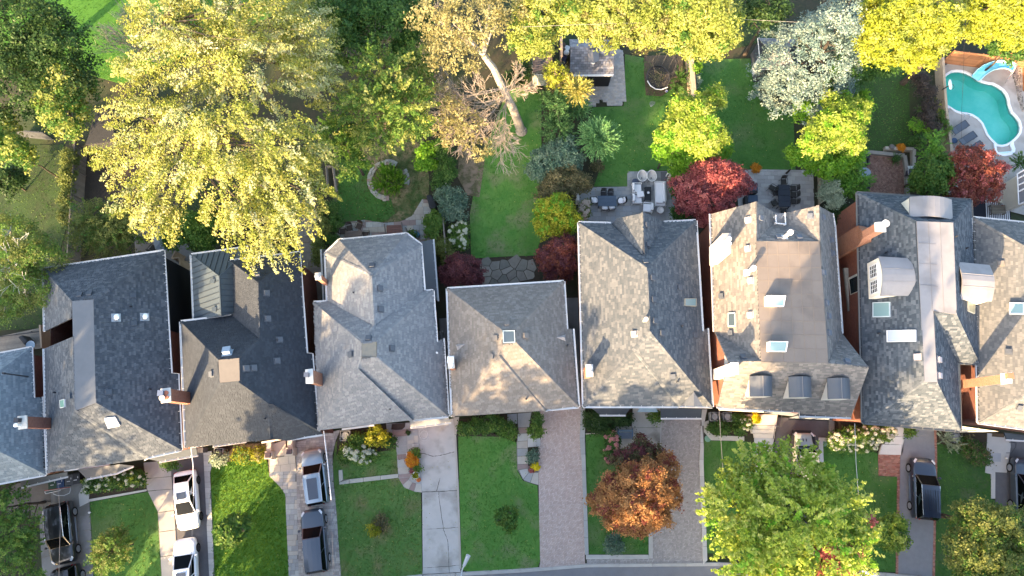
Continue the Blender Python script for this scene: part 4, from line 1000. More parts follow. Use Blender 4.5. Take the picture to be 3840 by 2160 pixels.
crazy(o, ground_px([('b2',1600,540),('b2',1958,520),('c2',230,510),('c2',250,700),('b2',1600,735)]),0.06,[mat('crazy_a',(0.19,0.18,0.15),(0.15,0.145,0.12),3, vary=.15, bump=.3), mat('crazy_b',(0.235,0.215,0.175),(0.18,0.165,0.14),3, vary=.15, bump=.3)],0.8,3)
o = sheet('garden_path', ground_px([('b2',330,100),('b2',480,100),('b2',500,460),('b2',500,830),('b2',380,830),('b2',330,480)]),0.03, JOINT)
pave(o, ground_px([('b2',330,100),('b2',480,100),('b2',500,460),('b2',500,830),('b2',380,830),('b2',330,480)]),0.06, None, 'flagstone',0.8,0.6,0.03,0.0, 'random', mats=[mat('path_brown',(0.19,0.165,0.14),(0.15,0.13,0.115),3, vary=.12), mat('path_grey',(0.22,0.205,0.185),(0.18,0.17,0.155),3, vary=.12)], seed=6)
sheet('patio', ground_px([('a2',980,300),('a2',1230,260),('a2',1420,480),('a2',1400,700),('a2',1000,520)]),0.05, mat('patio_concrete',(0.19,0.18,0.17),(0.15,0.145,0.135),1.2, bump=.2))
SHED_P = ground_px([('c1',460,292),('c1',620,292),('c1',855,375),('c1',878,748),('c1',850,748),('c1',850,778),('c1',735,778),('c1',735,752),('c1',705,752),('c1',705,735),('c1',680,735),('c1',680,760),('c1',655,760),('c1',655,785),('c1',560,785),('c1',470,620)])
o = sheet('patio', offset_poly(SHED_P,0.1),0.05, JOINT)
pave(o, SHED_P,0.08, None, 'paver',0.28,0.2,0.012,0.0, 'run', mats=PAV_G, seed=7)
T5 = ground_px([('c1',535,1378),('c1',885,1372),('c1',885,1262),('c1',1235,1258),('c2',1242,100),('c2',1240,300),('c2',520,330),('c2',530,0)])
o = sheet('patio', T5,0.05, JOINT)
pave(o, T5,0.08, None, 'paving_slab',0.52,0.42,0.012,0.0, 'random', mats=[PAV_B[0], PAV_B[1], PAV_B[1]], seed=8)
T6 = ground_px([('c1',1730,1250),('d1',0,1246),('d1',408,1252),('d2',416,150),('d2',300,330),('d2',-10,330),('c2',1700,160),('c2',1690,0)])
o = sheet('patio', T6,0.05, JOINT)
pave(o, T6,0.08, None, 'paving_slab',0.62,0.38,0.014,-0.03, 'run', mats=[PAV_G[0], mat('slab_pale',(0.40,0.395,0.38),(0.35,0.345,0.335),3, vary=.1, bump=.2)], seed=9)
T7 = ground_px([('d1',690,1135),('d1',1078,1150),('d1',1075,1449),('d2',1075,100),('d2',700,80),('d1',690,1300)])
o = sheet('patio', T7,0.03, JOINT)
pave(o, T7,0.06, None, 'brick',0.2,0.1,0.008,0.78, 'herring', mats=[mat('dull_brick',(0.20,0.115,0.085),(0.16,0.09,0.07),6, vary=.25), mat('pink_brick',(0.25,0.155,0.12),(0.2,0.12,0.09),6, vary=.25)], seed=10)
o = sheet('drive', tp('a3',[(130,770),(370,730),(375,870),(290,1000),(60,1040),(60,800)]),0.04, JOINT)
pave(o, tp('a3',[(130,770),(370,730),(378,880),(378,1000),(60,1040),(60,800)]),0.07, None, 'paving_slab',1.3,0.8,0.03,0.12, 'random', mats=[mat('stain_slab',(0.145,0.135,0.12),(0.11,0.105,0.095),2, vary=.12, bump=.3), mat('brown_slab',(0.165,0.145,0.125),(0.12,0.11,0.095),2, vary=.1, bump=.3)], seed=11)
sheet('drive', tp('a3',[(375,770),(600,700),(640,740),(590,940),(380,950)]),0.055, CONCG)
sheet('drive', tp('a3',[(290,1010),(380,950),(590,940),(660,900),(700,1700),(330,1700)]),0.06, mat('drive_stained',(0.185,0.182,0.18),(0.225,0.222,0.22),0.9, col3=(0.14,0.135,0.12), scale3=0.5, bump=.15, bscale=25))
b = MB()
for y in (930,1115,1255,1390): b.tube([PT('a3',300, y+60,.062), PT('a3',680, y-12,.062)],0.012,4)
b.mk('expansion_joint', JOINT)['kind'] = 'structure'
sheet('footpath', tp('a3',[(640,735),(665,740),(655,900),(660,905),(590,940),(582,850)]),0.09, CONCL)
sheet('lawn_edge', tp('a3',[(655,885),(1080,812),(1080,825),(660,903)]),0.10, CONCL)
lawn(tp('a3',[(662,905),(1152,820),(1170,1080),(1205,1700),(705,1700)]), L_DEEP, G_FRONT,30,0.06,12)
sheet('bed', tp('a3',[(600,760),(1060,650),(1080,812),(655,885)]),0.05, BED)
o = sheet('footpath', tp('a3',[(1055,622),(1250,600),(1270,860),(1290,1150),(1310,1700),(1205,1700),(1165,1080),(1150,815),(1080,815)]),0.06, JOINT)
for ya, yb in ((600,716),(720,808),(812,965),(970,1108),(1113,1290),(1295,1480),(1485,1700)):
    def ed(y, s):
        L = [(600,1055),(815,1085 if s < 0 else 1085),(820,1152),(1080,1168),(1700,1203)] if s < 0 else [(600,1250),(860,1270),(1150,1290),(1700,1310)]
        for (y0_, x0_),(y1_, x1_) in zip(L[:-1], L[1:]):
            if y0_ <= y <= y1_: return x0_+(x1_-x0_)*(y-y0_)/(y1_-y0_)
        return L[-1][1]
    b = MB(); pl = [PT('a3', ed(ya,-1), ya+16,.1), PT('a3', ed(ya,1), ya,.1), PT('a3', ed(yb,1), yb,.1), PT('a3', ed(yb,-1), yb+16,.1)]; b.prism(pl,-0.06); b.mk('paving_slab', mat('walk_slab',(0.39,0.375,0.35),(0.34,0.325,0.305),1.2, vary=.06, bump=.15), o)
sheet('drive', tp('a3',[(1250,545),(1500,510),(1550,1700),(1318,1700),(1290,1150)]),0.055, ASPH)
o = sheet('kerb', tp('a3',[(1495,540),(1558,530),(1556,650),(1546,690),(1590,1700),(1550,1700)]),0.05, JOINT)
pave(o, tp('a3',[(1497,540),(1558,530),(1556,650),(1546,690),(1588,1700),(1552,1700)]),0.11, None, 'kerb_block',1.0,0.42,0.015,-0.03, 'stack', mats=[KERB, CONCL], seed=13)
lawn([PT(*q) for q in (('a3',1556,640),('a3',1700,600),('b3',95,590),('b3',105,620),('b3',118,715),('b3',195,790),('b3',236,850),('b3',262,1449),('b3',268,1700),('a3',1588,1700),('a3',1548,700))], L_BRIGHT, G_BRIGHT,75,0.12,14)
sheet('bed',[PT(*q) for q in (('a3',1560,520),('a3',1700,480),('b3',95,470),('b3',95,590),('a3',1700,605),('a3',1556,645))],0.05, BED)
HP = tp('b3',[(100,470),(640,375),(605,460),(582,560),(590,760),(605,900),(645,1449),(660,1700),(270,1700),(262,1449),(236,850),(195,790),(118,715)])
o = sheet('drive', HP,0.04, JOINT)
pave(o, tp('b3',[(310,470),(640,375),(605,460),(582,560),(590,760),(605,900),(645,1449),(660,1700),(350,1700),(335,1449),(322,900),(318,640)]),0.07, None, 'paver',0.27,0.22,0.012,0.04, 'random', mats=[PAV_G[1], PAV_G[1], mat('paver_mauve',(0.30,0.275,0.265),(0.26,0.24,0.23),4, vary=.12, bump=.2)], seed=15)
pave(o, tp('b3',[(122,690),(318,640),(322,900),(335,1449),(350,1700),(270,1700),(262,1449),(236,850),(195,790),(120,715)]),0.075, None, 'paving_slab',0.55,0.42,0.015,0.04, 'random', mats=[FLAGM[0], FLAGM[3], FLAGM[3], FLAGM[1]], seed=16)
lawn(tp('b3',[(600,480),(640,420),(1048,420),(1058,500),(1062,700),(1075,740),(1110,800),(1230,835),(1242,1449),(1235,1700),(660,1700),(645,1449),(604,900),(585,640)]), L_FRONT, G_FRONT,34,0.07,17)
sheet('bed', tp('b3',[(640,380),(975,340),(1045,425),(1040,520),(900,540),(720,600),(610,560),(620,440)]),0.055, BED)
o = sheet('stone_edging', tp('b3',[(626,672),(653,669),(658,742),(1062,700),(1064,728),(632,777)]),0.05, JOINT)
for q in ([(626,672),(653,669),(658,742),(630,760)],[(631,762),(700,740),(702,770),(632,777)],[(704,739),(805,728),(806,758),(706,769)],[(808,727),(930,713),(932,743),(809,757)],[(933,713),(1062,699),(1064,727),(935,742)]):
    b = MB(); b.prism(tp('b3', q,0.16),-0.14); b.mk('stone', mat('cut_stone',(0.44,0.43,0.37),(0.38,0.37,0.32),3, vary=.06, bump=.2), o)
o = sheet('footpath', tp('b3',[(975,330),(1210,320),(1240,835),(1190,830),(1110,800),(1066,728),(1045,425),(985,425)]),0.06, mat('mortar',(0.36,0.35,0.33)))
i0 = 0
for q, mm in (([(1045,428),(1125,422),(1128,490),(1050,497)],3),([(1051,500),(1128,493),(1133,548),(1056,555)],3),([(1056,558),(1092,555),(1094,592),(1059,595)],2),([(1094,555),(1130,552),(1133,588),(1096,592)],2),([(1060,598),(1133,591),(1136,645),(1063,650)],0),([(1063,653),(1136,648),(1140,695),(1066,700)],1),([(1067,704),(1165,694),(1150,722),(1068,728)],2),
              ([(1070,732),(1150,724),(1140,740),(1098,780)],2),([(1100,782),(1142,742),(1165,760),(1138,812)],1),([(1140,813),(1168,762),(1195,770),(1180,826)],2),([(1183,827),(1198,772),(1232,775),(1238,836)],1),
              ([(1020,375),(1120,372),(1128,420),(1025,428)],2),([(980,340),(1015,340),(1018,425),(988,420)],3),([(1130,372),(1205,370),(1208,415),(1130,418)],3),([(1180,420),(1208,418),(1212,470),(1182,470)],1),([(1135,455),(1178,450),(1180,475),(1135,478)],1)):
    b = MB(); b.prism(tp('b3', q,0.10),-0.06); b.mk('flagstone', FLAGM[mm], o)
b = MB(); b.prism(tp('b3',[(1012,372),(1018,335),(1115,325),(1112,355),(1090,373),(1050,377)],0.15),-0.08); b.mk('door_mat', mat('coir',(0.07,0.05,0.04),(0.05,0.035,0.03),9), o)
for q, zz in (([(1165,480),(1185,478),(1188,532),(1168,534)],0.22),([(1186,478),(1215,476),(1218,530),(1190,532)],0.14),([(1120,545),(1214,537),(1216,560),(1124,568)],0.3)):
    b = MB(); b.prism(tp('b3', q, zz),-0.2); b.mk('step', CONCL, o)
sheet('drive', tp('b3',[(1205,345),(1470,292),(1505,820),(1520,1395),(1525,1449),(1240,1449),(1245,1400),(1240,835)]),0.05, CONCD)
sheet('kerb', tp('b3',[(1472,285),(1512,280),(1490,420),(1510,820),(1528,1395),(1514,1395),(1496,820)]),0.10, mat('drive_edge',(0.45,0.40,0.335),(0.38,0.35,0.31),2, bump=.2))
crk = MB()
def crack(t, pts, w=0.02, z=0.056):
    rr = random.Random(len(pts)+int(pts[0][0])); q = []
    for (x0_, y0_),(x1_, y1_) in zip(pts[:-1], pts[1:]):
        for k in range(8): q.append(PT(t, x0_+(x1_-x0_)*k/8+rr.uniform(-2,2), y0_+(y1_-y0_)*k/8+rr.uniform(-2,2), z))
    q.append(PT(t, *pts[-1], z))
    for a, c in zip(q[:-1], q[1:]):
        ww = w*rr.uniform(.5,1.4); n = Vc((-(c-a).y,(c-a).x,0)).normalized()*ww; crk.poly([a-n, c-n, c+n, a+n])
crack('b3',[(1222,545),(1260,552),(1320,570),(1370,565),(1475,537)]); crack('b3',[(1240,833),(1505,822)],.025)
crack('b3',[(1370,730),(1345,825)],.02); crack('b3',[(1362,832),(1362,870),(1395,1100),(1430,1200),(1440,1440)],.015); crack('b3',[(1245,1106),(1515,1092)],.012); crack('b3',[(1245,1390),(1520,1370)],.012)
crk.mk('crack', mat('crack_dark',(0.06,0.055,0.05)))['kind'] = 'structure'
lawn([PT(*q) for q in (('b3',1505,420),('b3',1950,430),('c3',72,470),('c3',80,680),('c3',120,750),('c3',225,785),('c3',238,1000),('c3',245,1340),('c3',225,1385),('c3',0,1405),('b3',1600,1425),('b3',1530,1400),('b3',1515,900))], L_FRESH, G_FRESH,34,0.06,18)
sheet('bed',[PT(*q) for q in (('b3',1500,300),('c3',70,255),('c3',70,470),('b3',1950,430),('b3',1700,420),('b3',1500,425))],0.055, BED)
o = sheet('footpath', tp('c3',[(0,255),(185,245),(160,360),(150,400),(158,640),(235,660),(235,782),(130,752),(78,670),(72,470),(85,400),(85,255)]),0.05, JOINT)
for q, mm in (([(5,262),(75,258),(78,330),(5,335)],3),([(80,258),(180,248),(165,355),(84,358)],3),([(88,362),(148,360),(148,398),(90,400)],2),([(80,404),(150,402),(152,455),(80,458)],0),([(78,462),(152,458),(154,510),(78,512)],1),([(78,516),(154,513),(156,565),(79,568)],3),([(79,572),(156,568),(157,625),(80,628)],1),([(80,632),(157,628),(158,655),(82,668)],2),
              ([(92,672),(155,660),(160,690),(120,738)],0),([(124,742),(162,692),(195,690),(172,762)],3),([(176,764),(198,690),(232,690),(233,780)],1)):
    b = MB(); b.prism(tp('c3', q,0.09),-0.05); b.mk('flagstone', FLAGM[mm], o)
for k, q in enumerate(([(152,405),(196,402),(198,500),(156,504)],[(198,440),(220,438),(222,498),(199,500)],[(222,438),(246,436),(247,496),(223,498)])):
    b = MB(); b.prism(tp('c3', q,0.34-0.1*k),-0.3); b.mk('step', CONCL, o)
D4 = tp('c3',[(240,235),(545,200),(538,440),(552,620),(572,1290),(576,1372),(240,1392),(246,1340),(238,1000),(232,500),(262,400)])
o = sheet('drive', D4,0.03, JOINT)
pave(o, D4,0.06, None, 'brick',0.21,0.105,0.012,0.0, 'herring', mats=BRICKP, seed=19)
WALL5 = tp('c3',[(545,210),(578,205),(572,440),(578,620),(600,1290),(572,1290),(550,620),(534,440)])
o = sheet('kerb', WALL5,0.06, JOINT)
pave(o, WALL5,0.2, None, 'coping_stone',0.75,1.3,0.02,0.04, 'stack', mats=[mat('coping',(0.36,0.365,0.35),(0.31,0.315,0.305),2, vary=.1, bump=.2)], thick=0.16, seed=20)
lawn(tp('c3',[(580,408),(700,400),(760,500),(1060,515),(1075,1060),(1040,1290),(600,1290),(580,620)]), L_DEEP, G_DEEP,34,0.06,21)
sheet('bed', tp('c3',[(580,235),(920,225),(918,350),(775,350),(770,410),(580,408)]),0.06, BED)
sheet('bed', tp('c3',[(800,515),(1135,515),(1080,1050),(1060,900),(820,560)]),0.06, BED)
sheet('kerb', tp('c3',[(578,403),(700,396),(700,402),(578,409)]),0.14, CREAMS)
sheet('kerb', tp('c3',[(1040,1050),(1070,1050),(1072,1320),(1042,1320)]),0.12, KERB)
sheet('kerb', tp('c3',[(582,1292),(1040,1292),(1042,1322),(582,1325)]),0.10, KERB)
STAINC = mat('stained_concrete',(0.40,0.385,0.35),(0.33,0.32,0.29),0.9, col3=(0.19,0.18,0.16), scale3=0.7, bump=.2, bscale=20)
sheet('patio', tp('c3',[(775,352),(915,350),(915,362),(1132,360),(1135,515),(800,515)]),0.10, STAINC)
sheet('footpath', tp('c3',[(925,205),(1125,205),(1132,358),(917,360)]),0.16, STAINC)
D5 = tp('c3',[(1138,280),(1425,275),(1412,620),(1425,1000),(1440,1362),(590,1372),(588,1326),(1070,1322),(1076,1060),(1130,520)])
o = sheet('drive', D5,0.03, JOINT)
pave(o, D5,0.06, None, 'brick',0.21,0.105,0.014,0.0, 'herring', mats=BRICKT, seed=22)
sheet('kerb', tp('c3',[(1130,280),(1137,280),(1130,520),(1082,1050),(1076,1050),(1122,520)]),0.12, KERB)
o = sheet('kerb', tp('c3',[(1432,225),(1468,225),(1448,330),(1442,620),(1470,1330),(1440,1362),(1412,620),(1424,330)]),0.05, JOINT)
pave(o, tp('c3',[(1432,225),(1468,225),(1448,330),(1442,620),(1470,1330),(1440,1362),(1412,620),(1424,330)]),0.16, None, 'coping_stone',0.9,1.35,0.02,0.03, 'stack', mats=[mat('pale_coping',(0.50,0.49,0.47),(0.44,0.43,0.41),2, vary=.07, bump=.15)], thick=0.14, seed=23)
lawn([PT(*q) for q in (('c3',1446,445),('c3',1500,455),('c3',1760,462),('d3',60,520),('d3',100,700),('d3',-50,1400),('c3',1700,1290),('c3',1470,1280),('c3',1442,620))], L_DEEP, G_DEEP,28,0.06,24)
o = sheet('kerb', tp('c3',[(1446,320),(1480,305),(1484,390),(1512,415),(1740,425),(1740,458),(1500,452),(1447,392)]),0.16, mat('bed_coping',(0.50,0.47,0.41),(0.44,0.41,0.36),2, vary=.05, bump=.15))
sheet('bed', tp('c3',[(1480,240),(1790,250),(1830,400),(1740,428),(1512,416),(1484,390)]),0.08, BED)
o = sheet('footpath', tp('d3',[(-75,255),(150,262),(128,345),(125,430),(95,560),(-30,560),(-20,430),(-75,330)]),0.05, CONCL)
STAIRM = mat('stair_stone',(0.60,0.56,0.49),(0.55,0.51,0.45),2, vary=.04, bump=.1)
for k,(ya, yb) in enumerate(((262,340),(344,372),(375,402),(405,434))):
    b = MB(); b.prism(tp('d3',[(-72+16*k, ya),(148-7*k, ya+2),(140-7*k, yb+2),(-68+16*k, yb)],0.95-0.2*k),-0.85+0.2*k); b.mk('step', STAIRM, o)
sheet('footpath', tp('d3',[(-25,436),(118,438),(90,700),(-10,700)]),0.09, mat('grey_walk',(0.42,0.43,0.45),(0.37,0.38,0.40),2))
sheet('drive', tp('d3',[(150,285),(525,295),(520,435),(445,432),(450,650),(440,1400),(60,1400),(120,700),(135,345)]),0.05, ASPH)
sheet('kerb', tp('d3',[(445,432),(520,434),(518,462),(476,460),(482,652),(452,652)]),0.16, mat('white_kerb',(0.56,0.55,0.53),(0.5,0.49,0.47),2))
sheet('kerb', tp('d3',[(518,300),(556,298),(560,420),(522,420)]),0.22, mat('wall_top',(0.24,0.23,0.205),(0.2,0.19,0.17),3))
sheet('bed', tp('d3',[(556,300),(1010,335),(990,470),(880,530),(520,470),(522,425),(560,420)]),0.06, BED)
lawn(tp('d3',[(480,462),(560,480),(880,545),(888,715),(1024,722),(1012,1420),(700,1408),(500,1300),(480,700)]), L_DEEP, G_DEEP,32,0.06,25)
o = sheet('footpath', tp('d3',[(885,540),(1045,545),(1042,722),(888,712)]),0.04, JOINT)
pave(o, tp('d3',[(885,543),(1045,547),(1042,720),(888,712)]),0.075, None, 'brick',0.22,0.11,0.012,0.02, 'run', mats=BRICKR, seed=26)
o = sheet('footpath', tp('d3',[(990,335),(1080,345),(1080,430),(1062,555),(885,545)]),0.05, CONCL)
for k,(ya, yb, xr) in enumerate(((335,420,1080),(423,480,1074),(483,556,1060))):
    b = MB(); b.prism(tp('d3',[(1005-45*k, ya),(xr, ya+4),(xr-5, yb+4),(975-40*k, yb)],0.6-0.18*k),-0.55+0.18*k); b.mk('step', mat('white_step',(0.58,0.565,0.53),(0.53,0.515,0.485),2, bump=.1), o)
sheet('drive', tp('d3',[(1075,350),(1302,365),(1305,640),(1285,1449),(1270,1600),(1015,1600),(1030,1449),(1045,720),(1048,560),(1082,430)]),0.05, ASPHL)
for pl in ([(1024,722),(1044,722),(1031,1449),(1026,1600),(1010,1600),(1013,1449)],[(1295,365),(1312,367),(1318,640),(1300,1449),(1296,1600),(1278,1600),(1283,1449),(1302,640)]):
    o = sheet('kerb', tp('d3', pl),0.04, JOINT); pave(o, tp('d3', pl),0.075, None, 'brick',0.2,0.1,0.01,0.0, 'stack', mats=BRICKR, seed=27)
lawn(tp('d3',[(1315,420),(1500,420),(1680,470),(1668,690),(1705,700),(1720,840),(1720,1400),(1540,1420),(1300,1600),(1303,1449),(1320,640)]), mat('lawn_side',(0.03,0.09,0.016),(0.045,0.105,0.022),1.5, col3=(0.09,0.105,0.05), scale3=.4, bump=.5, bscale=30), G_DEEP,32,0.06,28)
sheet('bed', tp('d3',[(1312,372),(1500,390),(1680,405),(1685,560),(1560,560),(1420,500),(1315,470)]),0.06, BED)
o = sheet('footpath', tp('d3',[(1685,400),(1850,410),(1855,500),(1826,690),(1742,686),(1742,880),(1712,880),(1712,700),(1668,690)]),0.09, CONCL)
b = MB(); b.prism(tp('d3',[(1712,545),(1790,548),(1788,610),(1712,608)],0.12),-0.05); b.mk('paving_slab', mat('wet_slab',(0.36,0.37,0.38),(0.33,0.34,0.35),4), o)
b = MB(); b.prism(tp('d3',[(1727,398),(1815,405),(1812,432),(1724,425)],0.13),-0.05); b.mk('door_mat', mat('mat_brown',(0.09,0.065,0.04)), o)
sheet('drive', tp('d3',[(1855,440),(2100,440),(2100,1500),(1745,1500),(1745,688),(1826,690)]),0.05, ASPH)
rd = [PT(*q) for q in (('b3',-3000,1700),('b3',300,1560),('b3',1245,1462),('b3',1960,1422),('c3',580,1384),('c3',1560,1374),('d3',0,1390),('d3',690,1432),('d3',1180,1470),('d3',1960,1560),('d3',4000,1700))]
low = [Vc((p.x, p.y-8.5,0)) for p in rd]
sheet('road', rd+low[::-1],0.02, ROADM)
kb = []
for a, c in zip(rd[:-1], rd[1:]): kb.append((a, c))
o = sheet('kerb',[p+Vc((0,.28,0)) for p in rd]+rd[::-1],0.05, KERB)
for a, c in kb:
    L = (c-a).length; n = max(1, int(L/2.2))
    if n > 60: continue
    for i in range(n):
        p, q = a.lerp(c,(i+.01)/n), a.lerp(c,(i+.99)/n); up = Vc((0,.24,0)); b = MB(); b.prism([Vc((k.x, k.y,.11)) for k in (p, q, q+up, p+up)],-.1); b.mk('kerb_stone', KERB, o)
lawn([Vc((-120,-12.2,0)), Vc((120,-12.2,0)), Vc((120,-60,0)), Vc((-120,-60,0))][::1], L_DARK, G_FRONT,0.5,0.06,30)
# ------------------------------------------------------------------ trees and shrubs
BARK = mat('bark',(0.075,0.06,0.047),(0.05,0.04,0.032),5, bump=0.8)
BARKG = mat('grey_bark',(0.40,0.35,0.29),(0.30,0.26,0.21),4, bump=0.6)
BARKW = mat('birch_bark',(0.62,0.60,0.55),(0.45,0.43,0.39),3, bump=0.3)
LF = dict(
    oak=leaf_mat('leaf_oak',(0.0243,0.0607,0.0162),(0.0432,0.0918,0.0216),(0.0743,0.1283,0.0297)),
    maple=leaf_mat('leaf_maple',(0.09,0.135,0.012),(0.30,0.325,0.06),(0.52,0.50,0.20)),
    pale=leaf_mat('leaf_pale',(0.18,0.23,0.06),(0.40,0.43,0.19),(0.60,0.59,0.38)),
    mid=leaf_mat('leaf_mid',(0.0413,0.1169,0.0206),(0.0825,0.1788,0.0275),(0.165,0.2338,0.0413)),
    lime=leaf_mat('leaf_lime',(0.1495,0.207,0.0345),(0.276,0.322,0.0633),(0.4255,0.437,0.1495)),
    gold=leaf_mat('leaf_gold',(0.165,0.209,0.0132),(0.308,0.352,0.0308),(0.451,0.473,0.088)),
    lemon=leaf_mat('leaf_lemon',(0.1344,0.224,0.0224),(0.28,0.3696,0.0448),(0.4704,0.504,0.1456)),
    spruce=leaf_mat('needle_blue',(0.06,0.11,0.10),(0.125,0.185,0.162),(0.28,0.33,0.26), trans=0.1),
    brown=leaf_mat('leaf_brown',(0.15,0.145,0.05),(0.27,0.25,0.10),(0.40,0.37,0.18)),
    red=leaf_mat('leaf_red',(0.20,0.045,0.048),(0.36,0.095,0.092),(0.52,0.20,0.17)),
    brick=leaf_mat('leaf_brick',(0.12,0.045,0.03),(0.22,0.06,0.045),(0.33,0.12,0.06)),
    wine=leaf_mat('leaf_wine',(0.0688,0.0275,0.0325),(0.1375,0.0438,0.0525),(0.2375,0.0813,0.075)),
    plum=leaf_mat('leaf_plum',(0.0416,0.0338,0.0312),(0.065,0.052,0.0468),(0.104,0.0845,0.0715)),
    rust=leaf_mat('leaf_rust',(0.2125,0.1063,0.0375),(0.375,0.1875,0.0688),(0.5,0.2875,0.1125)),
    cedar=leaf_mat('leaf_cedar',(0.0392,0.105,0.028),(0.07,0.161,0.049),(0.126,0.224,0.077)),
    juniper=leaf_mat('needle_green',(0.0473,0.135,0.0405),(0.1013,0.243,0.081),(0.2025,0.3645,0.135), trans=0.15),
    larch=leaf_mat('needle_yellow',(0.20,0.22,0.03),(0.34,0.32,0.07),(0.50,0.44,0.16), trans=0.15),
    rhodo=leaf_mat('leaf_rhodo',(0.0378,0.0878,0.0567),(0.0743,0.135,0.0878),(0.1485,0.2025,0.135), trans=0.15),
    olive=leaf_mat('leaf_olive',(0.1001,0.1365,0.0328),(0.1547,0.1911,0.0455),(0.2366,0.2548,0.0728)),
    mixed=leaf_mat('leaf_mixed',(0.06,0.075,0.03),(0.14,0.13,0.06),(0.26,0.22,0.11)),
    fresh=leaf_mat('leaf_fresh',(0.084,0.228,0.0144),(0.144,0.324,0.024),(0.24,0.396,0.036)),
    shrub=leaf_mat('leaf_shrub',(0.035,0.098,0.0196),(0.063,0.147,0.028),(0.119,0.21,0.049)),
    dark=leaf_mat('leaf_dark',(0.0224,0.056,0.0168),(0.0392,0.084,0.0224),(0.07,0.119,0.0336)),
    silver=leaf_mat('leaf_silver',(0.14,0.19,0.12),(0.25,0.31,0.20),(0.38,0.43,0.30), trans=0.15),
    hydra=leaf_mat('leaf_hydra',(0.0575,0.138,0.023),(0.115,0.2185,0.0345),(0.207,0.2875,0.0575)),
    yellowish=leaf_mat('leaf_yellowish',(0.16,0.20,0.012),(0.27,0.29,0.02),(0.38,0.37,0.04)),
    mum=leaf_mat('flower_orange',(0.40,0.13,0.006),(0.52,0.20,0.01),(0.60,0.28,0.02), trans=0.15),
    sun=leaf_mat('flower_yellow',(0.50,0.40,0.004),(0.62,0.50,0.008),(0.70,0.58,0.02), trans=0.15),
    ember=leaf_mat('flower_ember',(0.45,0.10,0.008),(0.55,0.20,0.01),(0.60,0.33,0.02), trans=0.15),
    bloom=leaf_mat('flower_cream',(0.45,0.48,0.32),(0.58,0.58,0.44),(0.68,0.66,0.54), trans=0.15),
    rose=leaf_mat('flower_rose',(0.35,0.12,0.12),(0.50,0.22,0.20),(0.58,0.36,0.30), trans=0.15),
    dusty=leaf_mat('flower_dusty',(0.36,0.26,0.20),(0.48,0.38,0.31),(0.58,0.52,0.42), trans=0.15),
    fir=leaf_mat('leaf_spire',(0.04,0.13,0.012),(0.075,0.20,0.018),(0.13,0.26,0.03), trans=0.2),
)
def unit(v): return v/np.maximum(np.linalg.norm(v, axis=-1, keepdims=True),1e-9)
def m_per_px(z): return (CAMH-z)/FPX*1.03
def lobes_world(lobes, f=1.0):
    """(u, v, ru, rv, zc, rz) in photograph pixels -> centre and radii in metres"""
    out = []
    for u, v, ru, rv, zc, rz in lobes:
        k = m_per_px(zc); out.append((np.array(P(u, v, zc)), np.array([ru*k*f, rv*k*f, rz])))
    return out
def clumps_for(lobes, g, cr, dens, style, under=-0.25):
    """clump centres with an outward direction, spread over the shell of every lobe"""
    C, D = [],[]
    for c, r in lobes:
        n = max(6, int(dens*r[0]*r[1]*3.1416/(cr*cr)))
        d = unit(g.normal(0,1,(n*3,3))); d = d[d[:,2] > under][:n]; n = len(d)
        ph = g.uniform(0,6.28,6)
        th = np.arctan2(d[:,1], d[:,0])
        wob = 1+0.10*np.sin(3*th+ph[0])+0.09*np.sin(5*th+ph[1]+2*d[:,2])+0.07*np.sin(8*th+ph[2])+0.06*np.sin(6*d[:,2]+ph[3])
        rad = wob*(1-0.45*g.random(n)**2.0)
        if style == 'cone':
            rr_ = np.sqrt(g.random(n)); th = g.uniform(0,6.283, n); lay = np.sin(rr_*22+th*0+ph[4])*0.06
            rr2 = rr_*(1+0.13*np.sin(7*th+ph[0]+rr_*5)+0.08*np.sin(13*th+ph[1]))
            p = np.stack([np.cos(th)*rr2*r[0], np.sin(th)*rr2*r[1],(1-rr_*1.6+lay)*r[2]],1)+c
            D.append(unit(np.stack([np.cos(th), np.sin(th), np.full(n,0.35)],1)))
        else:
            p = c+d*r*rad[:, None]; D.append(unit(d+np.array([0,0,0.15])))
        C.append(p)
    return np.concatenate(C), np.concatenate(D)
